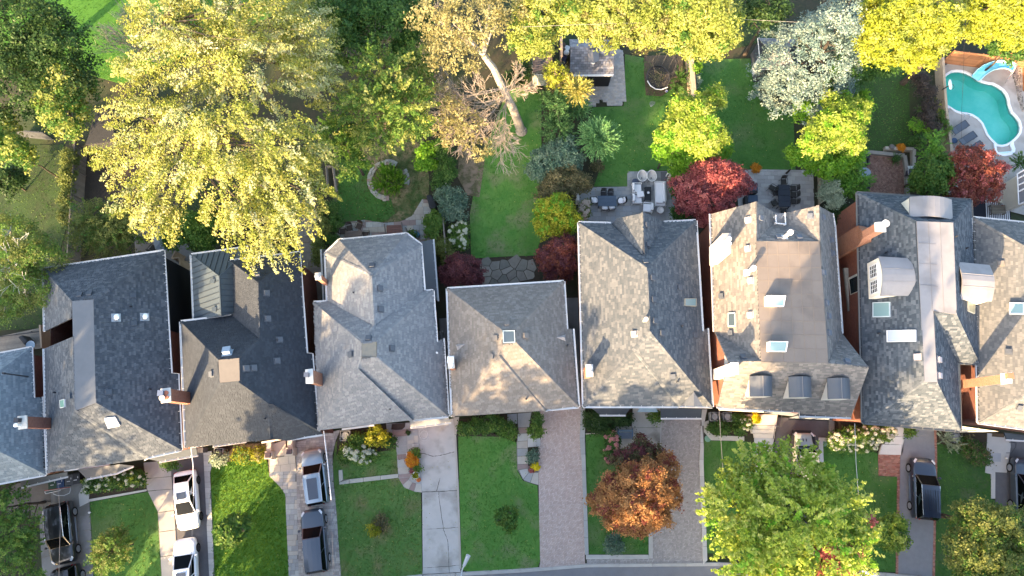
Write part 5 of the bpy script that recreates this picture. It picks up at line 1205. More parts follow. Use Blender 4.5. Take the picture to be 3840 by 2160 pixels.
def foliage(name, m, C, D, g, cr, per, leaf, style, parent, flat=0.6, kind=None, tone_mix=0.55, droop=0.0, keep_above=0.05, aspect=0.55):
    per = max(6, int(per*.66)); leaf = leaf*1.15; n = len(C); N = n*per; idx = np.repeat(np.arange(n), per)
    size = cr*g.uniform(0.65,1.3, n)[idx][:, None]
    o = g.normal(0,0.5,(N,3))
    d = D[idx]
    if style in ('spray', 'cone'):
        ax = unit(d*np.array([1,1,0.35])+g.normal(0,.12,(n,3))[idx]); t = g.random(N)[:, None]**0.8*3.1-0.9
        side = unit(np.cross(ax, np.array([0,0,1.0])))
        w = (1.2-0.34*(t+0.9))
        p = C[idx]+size*(ax*t+side*o[:, :1]*w*0.95+np.array([0,0,1])*(o[:,1:2]*0.48-droop*t*t*0.2))
    elif style == 'needle':
        ax = unit(d+g.normal(0,.2,(n,3))[idx]); t = g.random(N)[:, None]*3.0-1.2
        p = C[idx]+size*(ax*t+o*0.16)
    else:
        p = C[idx]+size*o*np.array([1,1, flat])
    nrm = unit(np.array([0,0,0.75])+d*0.55+g.normal(0,.55,(N,3)))
    tan = unit(np.cross(nrm, g.normal(0,1,(N,3))))
    if style == 'needle': tan = unit(d+g.normal(0,.35,(N,3)))
    bit = unit(np.cross(nrm, tan)); s = leaf*g.uniform(0.6,1.35, N)[:, None]
    fold = nrm*s*g.uniform(-.15,.25, N)[:, None]
    v = np.stack([p-tan*s, p-bit*s*aspect+fold*0.4, p+tan*s+fold, p+bit*s*aspect+fold*0.4],1)
    tone = (1-tone_mix)*g.random(N)+tone_mix*np.clip(g.normal(.5,.26, n),0,1)[idx]
    ok = v[:, :,2].min(1) > keep_above; v, tone = v[ok], tone[ok]
    return np_quads(name, m, v, np.clip(tone,0,1), parent, kind)
def limbs(b, base, top, targets, r0, g, sides=6):
    """tapered trunk with boughs reaching into the crown"""
    base, top = Vc(base), Vc(top); steps = 5; prev = base; pr = r0*1.25; pts = []
    for i in range(1, steps+1):
        t = i/steps; p = base.lerp(top, t)+Vc((g.normal(0,.12), g.normal(0,.12),0))*t; r = r0*(1-0.6*t)
        b.fr(prev, p, pr, r, sides, cap=(i == 1)); prev, pr = p, r; pts.append((p, r))
    return pts
def boughs(b, pts, targets, g, twig=0.02):
    for q in targets:
        q = Vc(q); k = min(range(len(pts)), key=lambda i: abs(pts[i][0].z-(q.z-0.35*(q-pts[-1][0]).length)))
        a, r = pts[k]; mid = a.lerp(q,0.55)+Vc((g.normal(0,.25), g.normal(0,.25),0.25)); r1 = max(twig*1.5, r*0.42)
        b.fr(a, mid, r1, r1*0.6,5, cap=False); b.fr(mid, q, r1*0.6, twig,5, cap=False)
TREES = {}
def tree(name, label, lobes, leaf, seed, cat='tree', style='broad', cr=0.6, per=60, size=0.11, dens=2.2, trunk=None, tr=0.2, bark=None, nb=14, group=None, under=-0.25, flat=0.6, droop=0.0, extra=None, tone_mix=0.55, aspect=0.55, fstyle=None, hub=None):
    g = np.random.default_rng(seed); LW = lobes_world(lobes,0.84 if style == 'spray' else 0.95)
    if trunk is None:
        c = LW[0][0]; base = Vc((c[0], c[1],0))
    else: base = P(*trunk,0.0)
    root = TH(name, base, label, cat, group)
    C, D = clumps_for(LW, g, cr, dens, style, under); style = fstyle or style
    C[:,2] = np.maximum(C[:,2],0.15)
    if hub:
        hb = np.array(P(*hub, LW[0][0][2])); o = (C-hb)*np.array([1,1,0.0]); D = unit(unit(o)*0.9+D*0.45)
    if extra:      # second leaf colour on some of the clumps
        sel = g.random(len(C)) < extra[1]
        if len(extra) > 2:
            e = np.array(P(extra[2], extra[3], LW[0][0][2])); sel &= (np.hypot(C[:,0]-e[0], C[:,1]-e[1]) < extra[4])
        foliage('crown_patch', LF[extra[0]], C[sel], D[sel], g, cr, per, size, style, root, flat, droop=droop, tone_mix=tone_mix, aspect=aspect); C, D = C[~sel], D[~sel]
    foliage('crown', LF[leaf], C, D, g, cr, per, size, style, root, flat, droop=droop, tone_mix=tone_mix, aspect=aspect)
    if tr:
        b = MB(); c0 = LW[0][0]; top = Vc((c0[0], c0[1], c0[2]+LW[0][1][2]*0.3))
        pts = limbs(b, base, top, None, tr, g)
        sel = g.choice(len(C), min(nb, len(C)), replace=False); boughs(b, pts, C[sel], g)
        b.mk('trunk', bark or BARK, root)
    return root
def shrub(name, label, lobes, leaf, seed, cat='shrub', **k):
    kw = dict(cr=0.28, per=42, size=0.07, dens=2.6, tr=0.04, nb=6); kw.update(k)
    return tree(name, label, lobes, leaf, seed, cat, **kw)
def twigs(b, p, d, L, r, depth, g, spread=0.55, up=0.1, n=(2,3), rmin=0.012):
    """bare branching"""
    segs = 3; q = Vc(p); dd = Vc(d).normalized(); r0 = r
    for i in range(segs):
        dd = (dd+Vc((g.normal(0,.14), g.normal(0,.14), g.normal(0,.10)+up*0.3))).normalized(); nq = q+dd*(L/segs); r1 = max(rmin, r0*0.82)
        b.fr(q, nq, r0, r1,5 if r0 > 0.03 else 4, cap=False); q, r0 = nq, r1
        if depth > 0 and i < segs-1 or depth > 0 and i == segs-1:
            for _ in range(int(g.integers(n[0], n[1]+1)) if i == segs-1 else 1):
                nd = (dd+Vc((g.normal(0, spread), g.normal(0, spread), g.normal(0, spread*0.6)+up))).normalized()
                twigs(b, q, nd, L*g.uniform(.55,.75), r1*0.62, depth-1, g, spread, up, n, rmin)
YARD = 'trees behind the houses'
tree('oak_tree', 'big dark green oak filling the top left corner of the photo',[(70,110,195,195,8.5,4.5),(225,190,125,150,8,4),(60,330,190,170,7.5,4),(290,305,95,105,7,3.5)], 'oak',101, cr=0.6, per=70, size=0.10, dens=2.4, tr=0.4, trunk=(130,260), group=YARD)
tree('maple_tree', 'green tree with sunlit lower boughs hanging over the small dark shed',[(270,330,85,80,7.5,2.5),(250,440,90,95,7.0,3.0)], 'mid',102, extra=('lime',.5), cr=0.45, per=60, size=0.10, dens=2.6, tr=0.2, trunk=(285,560), group=YARD)
tree('maple_tree', 'half sunlit tree at the left edge above the dark garden',[(40,560,75,65,6.5,2.5),(20,480,60,60,6.0,2.5),(90,590,50,40,5.5,2)], 'mid',103, extra=('lime',.45), cr=0.45, per=60, size=0.10, dens=2.4, tr=0.07, group=YARD)
tree('shrub_tree', 'dark bushy shrub below the half sunlit left edge tree',[(30,680,70,60,2.2,1.6)], 'dark',104, cr=0.4, per=50, dens=2.2, tr=0.08, group=YARD)
g = np.random.default_rng(105); root = TH('bare_tree', P(600,235,0), 'leafless grey twiggy tree leaning over the bright green field', 'tree', YARD)
b = MB()
for k in range(15):
    a = math.radians(128+g.uniform(-55,55)); twigs(b, P(600,235,0),(math.cos(a)*0.8, math.sin(a)*0.8,0.9+g.uniform(-.3,.3)),2.6,0.05,3, g,0.32,0.12,(2,2),0.014)
b.mk('branches', mat('twig_grey',(0.30,0.28,0.24),(0.22,0.20,0.17),5), root)
shrub('hedge', 'clipped dark green hedge along the leaning left garden fence',[(265,600,28,40,1.6,1.0),(262,665,28,45,1.6,1.0),(255,740,26,40,1.5,.9),(248,810,22,35,1.3,.8)], 'olive',106, cat='hedge', cr=0.3, per=60, dens=3.0, tr=0)
tree('silver_maple', 'huge yellow green maple with feathery crown, upper of the two',[(640,110,150,130,12.5,3.5),(800,70,190,150,13,4),(980,110,200,150,13.5,4),(760,260,200,140,13,4),(960,290,200,150,13.5,4),(1140,230,130,170,11.5,3.5),(560,330,110,80,11,3),(1130,100,120,110,11,3.5),(1200,330,90,90,10,3)], 'maple',110, style='spray', extra=('pale',.35), cr=0.55, per=125, size=0.074, dens=1.9, tr=0.5, trunk=(900,330), group=YARD, droop=.6, nb=30, hub=(950,300))
tree('silver_maple', 'huge golden maple reaching over the charcoal roof, lower of the two',[(560,470,140,110,12,3),(700,520,170,130,13,3.5),(880,540,190,140,13.5,4),(1080,560,150,120,12.5,3.5),(480,620,95,70,11,2.6),(640,660,150,110,12,3.2),(860,700,170,130,13,3.6),(1060,700,150,110,12,3.2),(560,770,140,80,10.5,2.4),(640,830,90,70,10,2),(930,840,130,90,11.5,2.8),(1090,820,120,90,11,2.6),(1020,930,110,60,10.5,1.8),(1200,720,60,50,10.5,1.6),(1180,600,90,80,10.5,2.4)], 'maple',111, style='spray', extra=('pale',.25), cr=0.55, per=125, size=0.074, dens=1.35, tr=0.5, trunk=(830,640), group=YARD, droop=.6, nb=36, hub=(930,420))
tree('hornbeam_tree', 'mid green tree right of the great maple with sunlit yellow tips',[(1440,300,130,110,8.5,3),(1400,430,140,120,8.5,3),(1520,420,110,130,8,3),(1430,520,90,60,7.5,2.2),(1560,260,70,90,7,2.5)], 'hydra',112, style='spray', extra=('lime',.34), cr=0.45, per=60, size=0.085, dens=2.2, tr=0.25, trunk=(1450,480), group=YARD)
tree('maple_tree', 'shaded dark green tree between the great maple and the dying oak',[(1380,60,130,110,7.5,3),(1480,130,100,110,7,3),(1330,190,80,80,7,2.5),(1530,60,105,100,6.5,2.6),(1555,180,75,95,6,2.4),(1290,50,90,80,7.5,2.6),(1240,20,90,60,7,2.5)], 'shrub',113, cr=0.5, per=60, size=0.10, dens=2.2, tr=0.25, group=YARD)
tree('maple_tree', 'small green tree under the right edge of the golden maple',[(1310,560,50,70,5.5,2),(1330,620,40,50,5,1.6),(1270,500,60,70,6,2)], 'mid',114, style='spray', cr=0.4, per=55, size=0.085, dens=2.4, tr=0.12, group=YARD)
g = np.random.default_rng(115); base = P(1955,492,0); root = TH('oak_tree', base, 'dying oak with brown leaves, thick pale trunk and bare boughs', 'tree', YARD)
b = MB(); tp_ = [base, P(1925,410,3.0), P(1885,330,5.5), P(1850,255,7.5), P(1812,205,9.0)]
rs = [0.42,0.36,0.33,0.29,0.24]
for i in range(4): b.fr(tp_[i], tp_[i+1], rs[i], rs[i+1],10, cap=(i == 0))
b.fr(base-Vc((0,0,.1)), base+Vc((0,0,.4)),0.62,0.4,10)
tops = [P(1790,60,11), P(1700,90,11.5), P(1840,-20,12), P(1740,160,10.5), P(1880,60,11), P(1620,60,10.5)]
for q in tops:
    m_ = tp_[4].lerp(q,.5)+Vc((g.normal(0,.3), g.normal(0,.3),.3)); b.fr(tp_[4], m_,0.17,0.11,7, cap=False); b.fr(m_, q,0.11,0.04,6, cap=False)
b.mk('trunk', BARKG, root)
b = MB()
for k,(u, v, z) in enumerate(((1660,380,7.6),(1640,440,6.6),(1700,500,6.2),(1840,570,5.2),(1760,550,5.6),(1960,300,7.2),(1980,370,5.4),(1690,330,8),(1800,430,7),(1870,520,5.5))):
    o = (tp_[2] if v < 400 else tp_[1].lerp(tp_[2],.6)); q = P(u, v, z); d = q-o
    twigs(b, o, d, d.length*0.52,0.055,4, g,0.38,0.0,(2,2),0.012)
b.mk('branches', mat('dead_wood',(0.33,0.28,0.225),(0.25,0.205,0.165),4), root)
LW = lobes_world([(1650,60,120,110,10.5,2.8),(1780,90,150,110,11.5,3),(1720,220,120,90,10,2.6),(1880,40,110,90,11,2.8),(1660,170,80,70,9,2)])
C, D = clumps_for(LW, g,0.42,1.15, 'broad',-0.1); foliage('crown', LF['brown'], C, D, g,0.42,36,0.085, 'broad', root)
LW = lobes_world([(1700,420,60,50,7,1.6),(1690,500,60,60,6,1.5),(1790,560,55,45,5.5,1.3),(1650,360,40,50,7.5,1.4),(1760,470,60,50,6.5,1.4)])
C, D = clumps_for(LW, g,0.3,0.8, 'broad',-0.5); foliage('crown_patch', LF['brown'], C, D, g,0.3,26,0.09, 'broad', root)
g = np.random.default_rng(116); root = TH('bare_tree', P(1600,240,0), 'pale leafless twiggy shrub left of the dying oak', 'tree', YARD); b = MB()
for k in range(11):
    a = g.uniform(0,6.28); twigs(b, P(1600,200,0),(math.cos(a)*.6, math.sin(a)*.6,1),2.2,0.045,3, g,0.4,0.1,(2,2),0.014)
b.mk('branches', mat('twig_pale',(0.38,0.33,0.27),(0.30,0.26,0.21),5), root)
tree('lime_tree', 'yellow green lime tree above the shingled garden shed',[(2030,60,110,90,10,3),(1990,150,90,80,9,2.6),(2150,60,110,90,10,3)], 'lime',120, extra=('mid',.14), cr=0.40, per=95, size=0.09, dens=2.5, tr=0.25, trunk=(2040,130), group=YARD)
tree('lime_tree', 'broad yellow green lime tree between shed and trampoline',[(2270,60,120,90,10.5,3),(2390,40,110,80,10.5,3),(2300,130,90,60,9.5,2.4),(2440,120,100,60,9.5,2.2)], 'lime',121, extra=('brown',.12), cr=0.40, per=95, size=0.09, dens=2.5, tr=0.25, trunk=(2320,150), group=YARD)
tree('lime_tree', 'round yellow green lime tree hanging over the trampoline fence',[(2600,60,140,90,10.5,3),(2680,110,110,90,10,2.8),(2560,150,80,70,9,2.2),(2640,190,70,45,8.5,1.8)], 'lime',122, extra=('mid',.12), cr=0.40, per=95, size=0.09, dens=2.5, tr=0.25, trunk=(2620,150), group=YARD)
tree('maple_tree', 'dark shaded tree in the gap beside the blue spruce',[(2880,60,90,60,6,2.2),(2800,40,70,60,6,2)], 'dark',123, cr=0.5, per=55, dens=2.0, tr=0.18, group=YARD)
tree('blue_spruce', 'tall blue spruce with cream sunlit side beside the grey shed',[(3080,190,215,225,8.0,6.0),(3160,60,150,110,7,5),(2960,320,130,100,3.2,2.5),(3040,350,90,70,3.0,2.5)], 'spruce',124, style='cone', fstyle='broad', flat=.5, cr=0.42, per=64, size=0.07, dens=1.7, tr=0.25, trunk=(3050,260), group=YARD, droop=.5)
tree('lime_tree', 'brilliant yellow tree at the top beside the blue spruce',[(3380,80,150,100,11,3.2),(3480,120,120,110,10.5,3),(3320,170,120,80,10,2.6),(3420,220,90,55,9,2),(3290,60,90,80,10,2.6)], 'gold',125, extra=('lime',.25), cr=0.40, per=95, size=0.09, dens=2.6, tr=0.25, trunk=(3400,220), group=YARD)
tree('lime_tree', 'brilliant yellow tree in the top right corner',[(3680,40,100,80,11,3),(3790,50,90,80,11,3),(3800,140,70,45,9.5,2),(3670,120,60,40,9.5,1.8)], 'gold',126, extra=('lime',.25), cr=0.40, per=95, size=0.09, dens=2.5, tr=0.25, group=YARD)
tree('maple_tree', 'dark green tree above the wooden pool fence',[(3790,190,70,50,4.2,1.8),(3740,170,40,40,4,1.5)], 'shrub',127, cr=0.4, per=55, dens=2.4, tr=0.12, group=YARD)
tree('maple_tree', 'dark green tree under the brilliant yellow tree by the lawn',[(3190,270,100,60,5,2),(3300,245,80,45,4.6,1.8),(3150,320,60,40,4,1.6)], 'shrub',128, cr=0.4, per=55, dens=2.2, tr=0.12, group=YARD)
tree('maple_tree', 'bright lemon green maple behind the red Japanese maple',[(2600,440,90,80,6.4,2.0),(2540,500,80,60,6.0,1.8),(2640,520,85,70,6.0,1.9),(2670,380,50,45,6.0,1.4),(2560,400,45,40,6.0,1.4)], 'lemon',130, extra=('fresh',.2), cr=0.34, per=80, size=0.08, dens=2.5, tr=0.14, trunk=(2610,500), group=YARD)
tree('maple_tree', 'green lower boughs of a shaded tree below the lemon green maple',[(2500,570,60,50,3.6,1.3),(2590,590,70,45,3.4,1.2),(2690,570,50,45,3.4,1.3),(2560,640,45,35,2.4,1.2)], 'fresh',131, cr=0.34, per=55, size=0.10, dens=2.2, tr=0.08, group=YARD)
tree('maple_tree', 'bright yellow topped maple beside the long slab terrace',[(3130,470,90,75,6.8,2.0),(3060,530,70,60,6.2,1.7),(3190,440,60,70,6.4,1.7),(3170,530,70,55,6.0,1.6),(3130,390,50,40,6.2,1.4)], 'lemon',132, extra=('fresh',.2), cr=0.34, per=80, size=0.08, dens=2.5, tr=0.14, trunk=(3110,540), group=YARD)
tree('maple_tree', 'fresh green shaded boughs under the yellow topped maple',[(3010,590,70,45,3.6,1.3),(3100,620,90,45,3.2,1.3),(3180,580,60,45,3.4,1.3),(3010,430,45,45,3.8,1.3),(3220,410,40,60,3.8,1.3)], 'fresh',133, cr=0.34, per=55, size=0.10, dens=2.3, tr=0.08, group=YARD)
tree('japanese_maple', 'crimson Japanese maple between the two slab terraces',[(2680,660,95,65,4.6,1.5),(2600,710,85,60,4.2,1.4),(2740,690,80,55,4.4,1.4),(2670,760,90,55,4.0,1.3),(2590,770,60,40,3.6,1.2),(2650,820,40,35,3.2,1.0)], 'red',134, extra=('wine',.22), cr=0.30, per=62, size=0.075, dens=2.6, tr=0.12, group=YARD)
tree('japanese_maple', 'brick red Japanese maple beside the swimming pool loungers',[(3640,600,75,55,4.0,1.4),(3680,660,70,60,3.8,1.3),(3610,680,60,50,3.5,1.2),(3620,740,75,35,3.0,1.0),(3710,720,40,40,3.2,1.0),(3745,630,30,22,3.0,.8)], 'brick',135, extra=('red',.3), cr=0.30, per=58, size=0.075, dens=2.2, tr=0.1, group=YARD)
tree('japanese_maple', 'wine red maple left of the hipped roof by the crazy paving',[(2110,930,55,45,3.4,1.2),(2060,970,50,45,3.0,1.1),(2120,990,45,45,3.0,1.1),(2090,1030,50,30,2.4,.9)], 'brick',136, extra=('wine',.5), cr=0.28, per=56, size=0.07, dens=2.6, tr=0.08, group=YARD)
tree('japanese_maple', 'dark burgundy maple beside the crazy paving and light grey roof',[(1730,1000,65,50,2.8,1.1),(1700,1030,55,40,2.4,1.0),(1770,1040,50,40,2.4,1.0)], 'wine',137, cr=0.26, per=56, size=0.065, dens=2.8, tr=0.08, group=YARD)
tree('smoke_bush', 'yellow green bush above the wine red maple at the roof corner',[(2080,780,70,50,3.4,1.4),(2120,820,55,55,3.2,1.3),(2060,840,60,50,3.0,1.2),(2100,870,40,30,2.6,1.0)], 'yellowish',138, extra=('fresh',.35), cr=0.30, per=56, size=0.08, dens=2.8, tr=0.08, group=YARD)
tree('rhododendron', 'blue green rhododendron beside the fourth lawn',[(2060,600,70,55,2.8,1.3),(2110,560,60,45,3.0,1.3),(2020,640,45,45,2.4,1.1),(2140,610,50,45,2.6,1.1)], 'rhodo',139, cr=0.30, per=56, size=0.075, dens=2.6, tr=0.06, group=YARD)
tree('viburnum', 'brownish green viburnum below the blue green rhododendron',[(2120,670,75,45,2.6,1.2),(2080,710,60,45,2.4,1.1),(2170,690,50,45,2.2,1.0),(2060,740,50,30,2.2,.9)], 'mixed',140, cr=0.30, per=52, size=0.075, dens=2.4, tr=0.06, group=YARD)
tree('cedar_tree', 'dark feathery cedar left of the soft green pine',[(2080,420,50,60,3.8,1.8),(2090,490,55,60,3.4,1.6),(2130,380,50,40,3.2,1.4),(2060,370,30,35,3.0,1.2)], 'cedar',141, style='spray', cr=0.3, per=60, size=0.06, dens=2.8, tr=0.1, group=YARD)
def starburst(name, label, u, v, rpx, zc, leaf, seed, n=260, L=3.2, cat='tree'):
    """whorled soft needled crown: real shoots radiating from the leader"""
    g = np.random.default_rng(seed); k = m_per_px(zc); R = rpx*k; c = np.array(P(u, v, zc)); root = TH(name,(c[0], c[1],0), label, cat, YARD)
    C, D = [],[]
    for i in range(n):
        a = g.uniform(0,6.283); e = g.uniform(-0.25,1.2)*1.0; d = np.array([math.cos(a)*math.cos(e), math.sin(a)*math.cos(e), math.sin(e)*0.8])
        m_ = int(4+5*g.random())
        rr_ = R*g.uniform(0.75,1.08)
        for t in np.linspace(0.35,1.0, m_): C.append(c+d*rr_*t+np.array([0,0,-0.12*t*t])); D.append(unit(d+g.normal(0,.12,3)))
    C, D = np.array(C), np.array(D)
    foliage('crown', LF[leaf], C, D, g,0.16,16,0.085, 'needle', root, aspect=0.22)
    b = MB(); b.fr((c[0], c[1],0),(c[0], c[1], c[2]),0.12,0.05,6); b.mk('trunk', BARK, root)
starburst('pine_tree', 'soft bright green pine with radiating needles on the lawn edge',2245,520,84,3.6, 'juniper',142,330)
starburst('larch_tree', 'sunlit yellow larch with spiky shoots below the shed',2165,335,62,5.2, 'larch',143,120)
starburst('pine_tree', 'darker green pine directly beneath the yellow larch',2165,400,55,2.8, 'juniper',144,160)
tree('smoke_bush', 'golden yellow bush between the two garden sheds',[(2080,275,45,38,4.2,1.5),(2100,315,45,45,3.8,1.4)], 'mixed',145, extra=('gold',.6), cr=0.3, per=55, size=0.085, dens=2.6, tr=0.08, group=YARD)
tree('locust_tree', 'olive feathery tree on the left patio above the slate roof',[(350,820,75,60,4.2,1.8),(440,850,80,65,4.4,1.8),(330,880,60,60,4.0,1.6),(420,920,75,50,3.8,1.5),(490,880,45,50,3.8,1.5)], 'olive',146, style='spray', extra=('mid',.25), cr=0.34, per=70, size=0.055, dens=2.8, tr=0.12, group=YARD)
tree('birch_tree', 'weeping birch with white boughs at the left edge',[(60,880,90,70,7.2,2.4),(160,960,85,70,6.6,2.2),(50,1000,100,80,7.0,2.4),(120,1090,90,70,6.2,2),(30,1150,70,60,5.8,2)], 'hydra',147, extra=('olive',.4), cr=0.4, per=80, size=0.06, dens=2.6, tr=0.2, bark=BARKW, trunk=(100,1120), nb=26, group=YARD)
g = np.random.default_rng(148); rt = [o for o in COL.objects if o.get('label', '').startswith('weeping birch')][0]; b = MB()
for q in ((20,960,8.6),(60,900,9),(110,1080,8)): o_ = P(80,1010,6.0); d = P(*q)-o_; twigs(b, o_, d, d.length*.6,0.04,2, g,.35,.05,(2,2),.012)
b.mk('branches', BARKW, rt)
tree('maple_tree', 'leafy green shrub tree beside the blue patio parasol',[(700,850,80,60,3.6,1.5),(660,890,50,45,3.2,1.2),(760,900,50,40,3.0,1.2),(780,830,50,50,3.2,1.3)], 'mid',149, cr=0.32, per=56, size=0.09, dens=2.4, tr=0.08, group=YARD)
SH = 'shrubs in the back gardens'
shrub('shrub', 'lime green leafy shrub right of the round flower bed',[(1600,570,34,30,1.8,.9),(1590,610,30,34,1.6,.8),(1620,620,22,20,1.5,.7)], 'fresh',150, group=SH, size=.1)
shrub('shrub', 'tall dark shrub row along the fence by the fresh lawn',[(1660,560,34,45,1.8,1.0),(1680,640,36,50,1.8,1.0),(1650,680,30,40,1.6,.9),(1610,480,36,34,1.8,1.0),(1560,500,30,30,1.4,.8)], 'shrub',151, group=SH)
shrub('shrub', 'blue green shrub beside the covered barbecue',[(1680,740,48,45,2.0,1.0),(1700,790,45,40,1.8,.9),(1720,760,34,34,1.6,.8)], 'rhodo',152, group=SH)
shrub('shrub', 'bright green hydrangea shrub at the flagstone edge',[(1630,830,32,36,1.4,.8),(1620,870,28,26,1.2,.7)], 'hydra',153, group=SH, size=.1)
shrub('shrub', 'dull green shrub below the bright green hydrangea',[(1650,920,34,36,1.2,.7),(1680,960,26,34,1.0,.6)], 'olive',154, group=SH)
shrub('hedge', 'narrow evergreen hedge left of the flagstone patio',[(1215,790,16,40,1.6,.9),(1222,850,18,40,1.6,.9),(1195,930,20,40,1.6,.9),(1190,970,18,24,1.5,.8)], 'olive',155, cat='hedge', group=SH)
shrub('shrub', 'dark mixed shrub row beside the narrow evergreen hedge',[(1250,790,20,36,1.4,.8),(1262,840,24,36,1.3,.8),(1245,900,24,24,1.2,.7)], 'shrub',156, group=SH)
shrub('shrub', 'low green planting around the porch of the light grey house',[(1540,880,22,16,.7,.5)], 'shrub',157, group=SH)
shrub('shrub', 'low green hedge in front of the wooden garden bed',[(1285,560,14,50,1.0,.6)], 'dark',158, group=SH)
shrub('shrub', 'dark leafy shrub between the shed and the dying oak',[(1960,270,40,34,2.0,1.2),(1925,300,30,30,1.8,1.0)], 'dark',159, group=SH, size=.1)
shrub('shrub', 'grey green shrub behind the trampoline',[(2430,180,34,22,2.4,1.0),(2390,195,20,14,1.2,.6)], 'mixed',160, group=SH)
shrub('ornamental_grass', 'tall arching ornamental grass beside the trampoline',[(2545,300,20,30,1.0,.7),(2535,350,22,26,.9,.6)], 'shrub',161, cat='grass clump', style='needle', size=.16, aspect=.12, group=SH)
shrub('shrub', 'bright green clipped shrub right of the cedar fence',[(2605,250,24,34,1.4,.8)], 'fresh',162, group=SH)
shrub('shrub', 'silvery shrub right of the cedar fence',[(2605,305,20,30,1.2,.7)], 'silver',163, group=SH)
for k,(u, v, r) in enumerate(((3450,300,34),(3470,345,36),(3480,400,36),(3470,445,34),(3495,480,28))):
    shrub('barberry',('topmost dark purple barberry beside the pool wall', 'second dark purple barberry down the pool wall', 'third dark purple barberry down the pool wall', 'fourth dark purple barberry down the pool wall', 'lowest dark purple barberry beside the pool wall')[k],[(u, v, r, r*.8,1.3,.8)], 'plum',170+k, group='dark barberries along the pool wall')
for k,(u, v, r, l, t) in enumerate(((3440,290,12, 'rhodo', 'small grey green cushion shrub at the top of the barberry bed'),(3450,415,11, 'shrub', 'small green cushion shrub left of the barberries'),(3500,395,22, 'yellowish', 'yellow leaved shrub climbing the pool wall'),(3432,475,26, 'fresh', 'vivid green hydrangea at the edge of the olive lawn'),(3475,500,20, 'fresh', 'vivid green shrub below the dark barberries'),(3445,530,28, 'shrub', 'white flowered shrub beside the stone border'))):
    shrub('shrub', t,[(u, v, r, r,1.0,.6)], l,180+k, group=SH)
for k,(u, v) in enumerate(((3535,440),(3545,490))): shrub('vine',('leafy vine on the pool wall beside the upper lounger', 'leafy vine on the pool wall beside the blue side table')[k],[(u, v,11,32,.9,.6)], 'hydra',188+k, group=SH)
tree('cedar_tree', 'bright green arborvitae spire by the barbecue and pool wall',[(3495,540,30,34,3.0,1.6),(3480,575,34,26,2.6,1.4)], 'fir',190, style='spray', cr=0.26, per=60, size=.06, dens=3, tr=.06, group=SH)
tree('shrub_tree', 'rounded green shrub tree right of the barbecue',[(3470,650,52,50,3.2,1.5),(3520,660,48,50,3.0,1.4),(3490,700,55,40,2.8,1.3),(3440,690,40,36,2.6,1.2),(3530,620,36,34,2.8,1.2)], 'mid',191, cr=0.32, per=55, size=.085, dens=2.5, tr=.1, group=SH)
tree('arborvitae', 'upper bright green pointed arborvitae beside the brick court',[(3195,640,40,26,2.2,1.3),(3165,665,40,34,2.0,1.2)], 'fir',192, style='spray', cr=.24, per=60, size=.06, dens=3.2, tr=.06, group=SH)
tree('arborvitae', 'lower bright green pointed arborvitae beside the brick court',[(3215,690,40,24,2.2,1.3),(3185,710,46,30,2.0,1.2)], 'fir',193, style='spray', cr=.24, per=60, size=.06, dens=3.2, tr=.06, group=SH)
tree('shrub_tree', 'silvery variegated shrub beside the timber fence',[(3110,720,40,36,2.0,1.1),(3125,755,36,34,1.8,1.0),(3100,690,26,22,1.8,.8)], 'silver',194, cr=.26, per=55, size=.06, dens=2.8, tr=.06, group=SH)
shrub('shrub', 'dark shaded shrubs below the silvery variegated shrub',[(3150,800,44,34,1.4,.9),(3130,830,34,24,1.2,.7)], 'dark',195, group=SH)
shrub('shrub', 'dark green shrub under the crimson maple by the terrace',[(2530,690,22,50,1.0,.6),(2550,800,34,30,1.0,.6)], 'shrub',196, group=SH)
shrub('potted_plant', 'dark planter with spiky green shrub at the right edge',[(3830,610,34,26,1.2,.7)], 'shrub',197, cat='planter', style='needle', size=.12, aspect=.2)
shrub('shrub', 'small bare brown shrub by the lawn corner above the terrace',[(2240,630,26,20,.9,.6)], 'mixed',198, group=SH)
shrub('flower_bed', 'round island bed of arching green daylilies in a stone ring',[(1465,660,34,30,.6,.5),(1440,690,36,30,.6,.5),(1490,690,34,32,.6,.5),(1450,640,30,22,.8,.6)], 'fresh',199, cat='flower bed', style='needle', size=.17, aspect=.10, extra=('hydra',.4), per=46)
FG = 'front garden shrubs'
tree('maple_tree', 'large yellow green maple in the front garden with red tips',[(2830,1800,120,110,8.0,2.4),(2960,1780,130,100,8.6,2.6),(2790,1930,150,120,9.2,3.0),(2960,1930,170,130,10.2,3.2),(3100,1900,110,110,8.8,2.6),(2860,2060,170,120,9.6,3.0),(3040,2050,160,110,9.8,3.0),(3150,2050,100,90,8.6,2.4),(2940,2170,200,80,9.0,2.6)], 'lemon',210, style='spray', extra=('fresh',.12), cr=0.45, per=64, size=0.10, dens=2.1, tr=0.32, trunk=(2960,1990), group='front garden trees', droop=.4, nb=30)
rt = [o for o in COL.objects if o.get('label', '').startswith('large yellow green maple')][0]
g = np.random.default_rng(211); LW = lobes_world([(3100,2070,34,26,10.9,.7),(3190,2060,34,30,10,.7),(3120,2110,34,24,10.6,.7),(3260,1955,18,12,8,.5),(3075,2140,30,20,10.4,.6),(3170,2150,30,18,9.8,.6)])
C, D = clumps_for(LW, g,0.3,2.0, 'broad'); foliage('crown_patch', LF['red'], C, D, g,.3,50,.09, 'broad', rt)
tree('japanese_maple', 'rust orange maple beside the brick drive',[(2330,1830,85,65,4.4,1.6),(2420,1800,90,65,4.8,1.7),(2290,1880,75,55,4.2,1.5),(2400,1890,100,75,5.0,1.7),(2480,1850,70,65,4.4,1.5),(2360,1950,90,50,4.2,1.4),(2440,1930,70,55,4.2,1.4),(2500,1750,45,45,3.8,1.2)], 'rust',212, extra=('brick',.2), cr=0.32, per=66, size=0.07, dens=2.6, tr=0.12, trunk=(2380,1880), group='front garden trees')
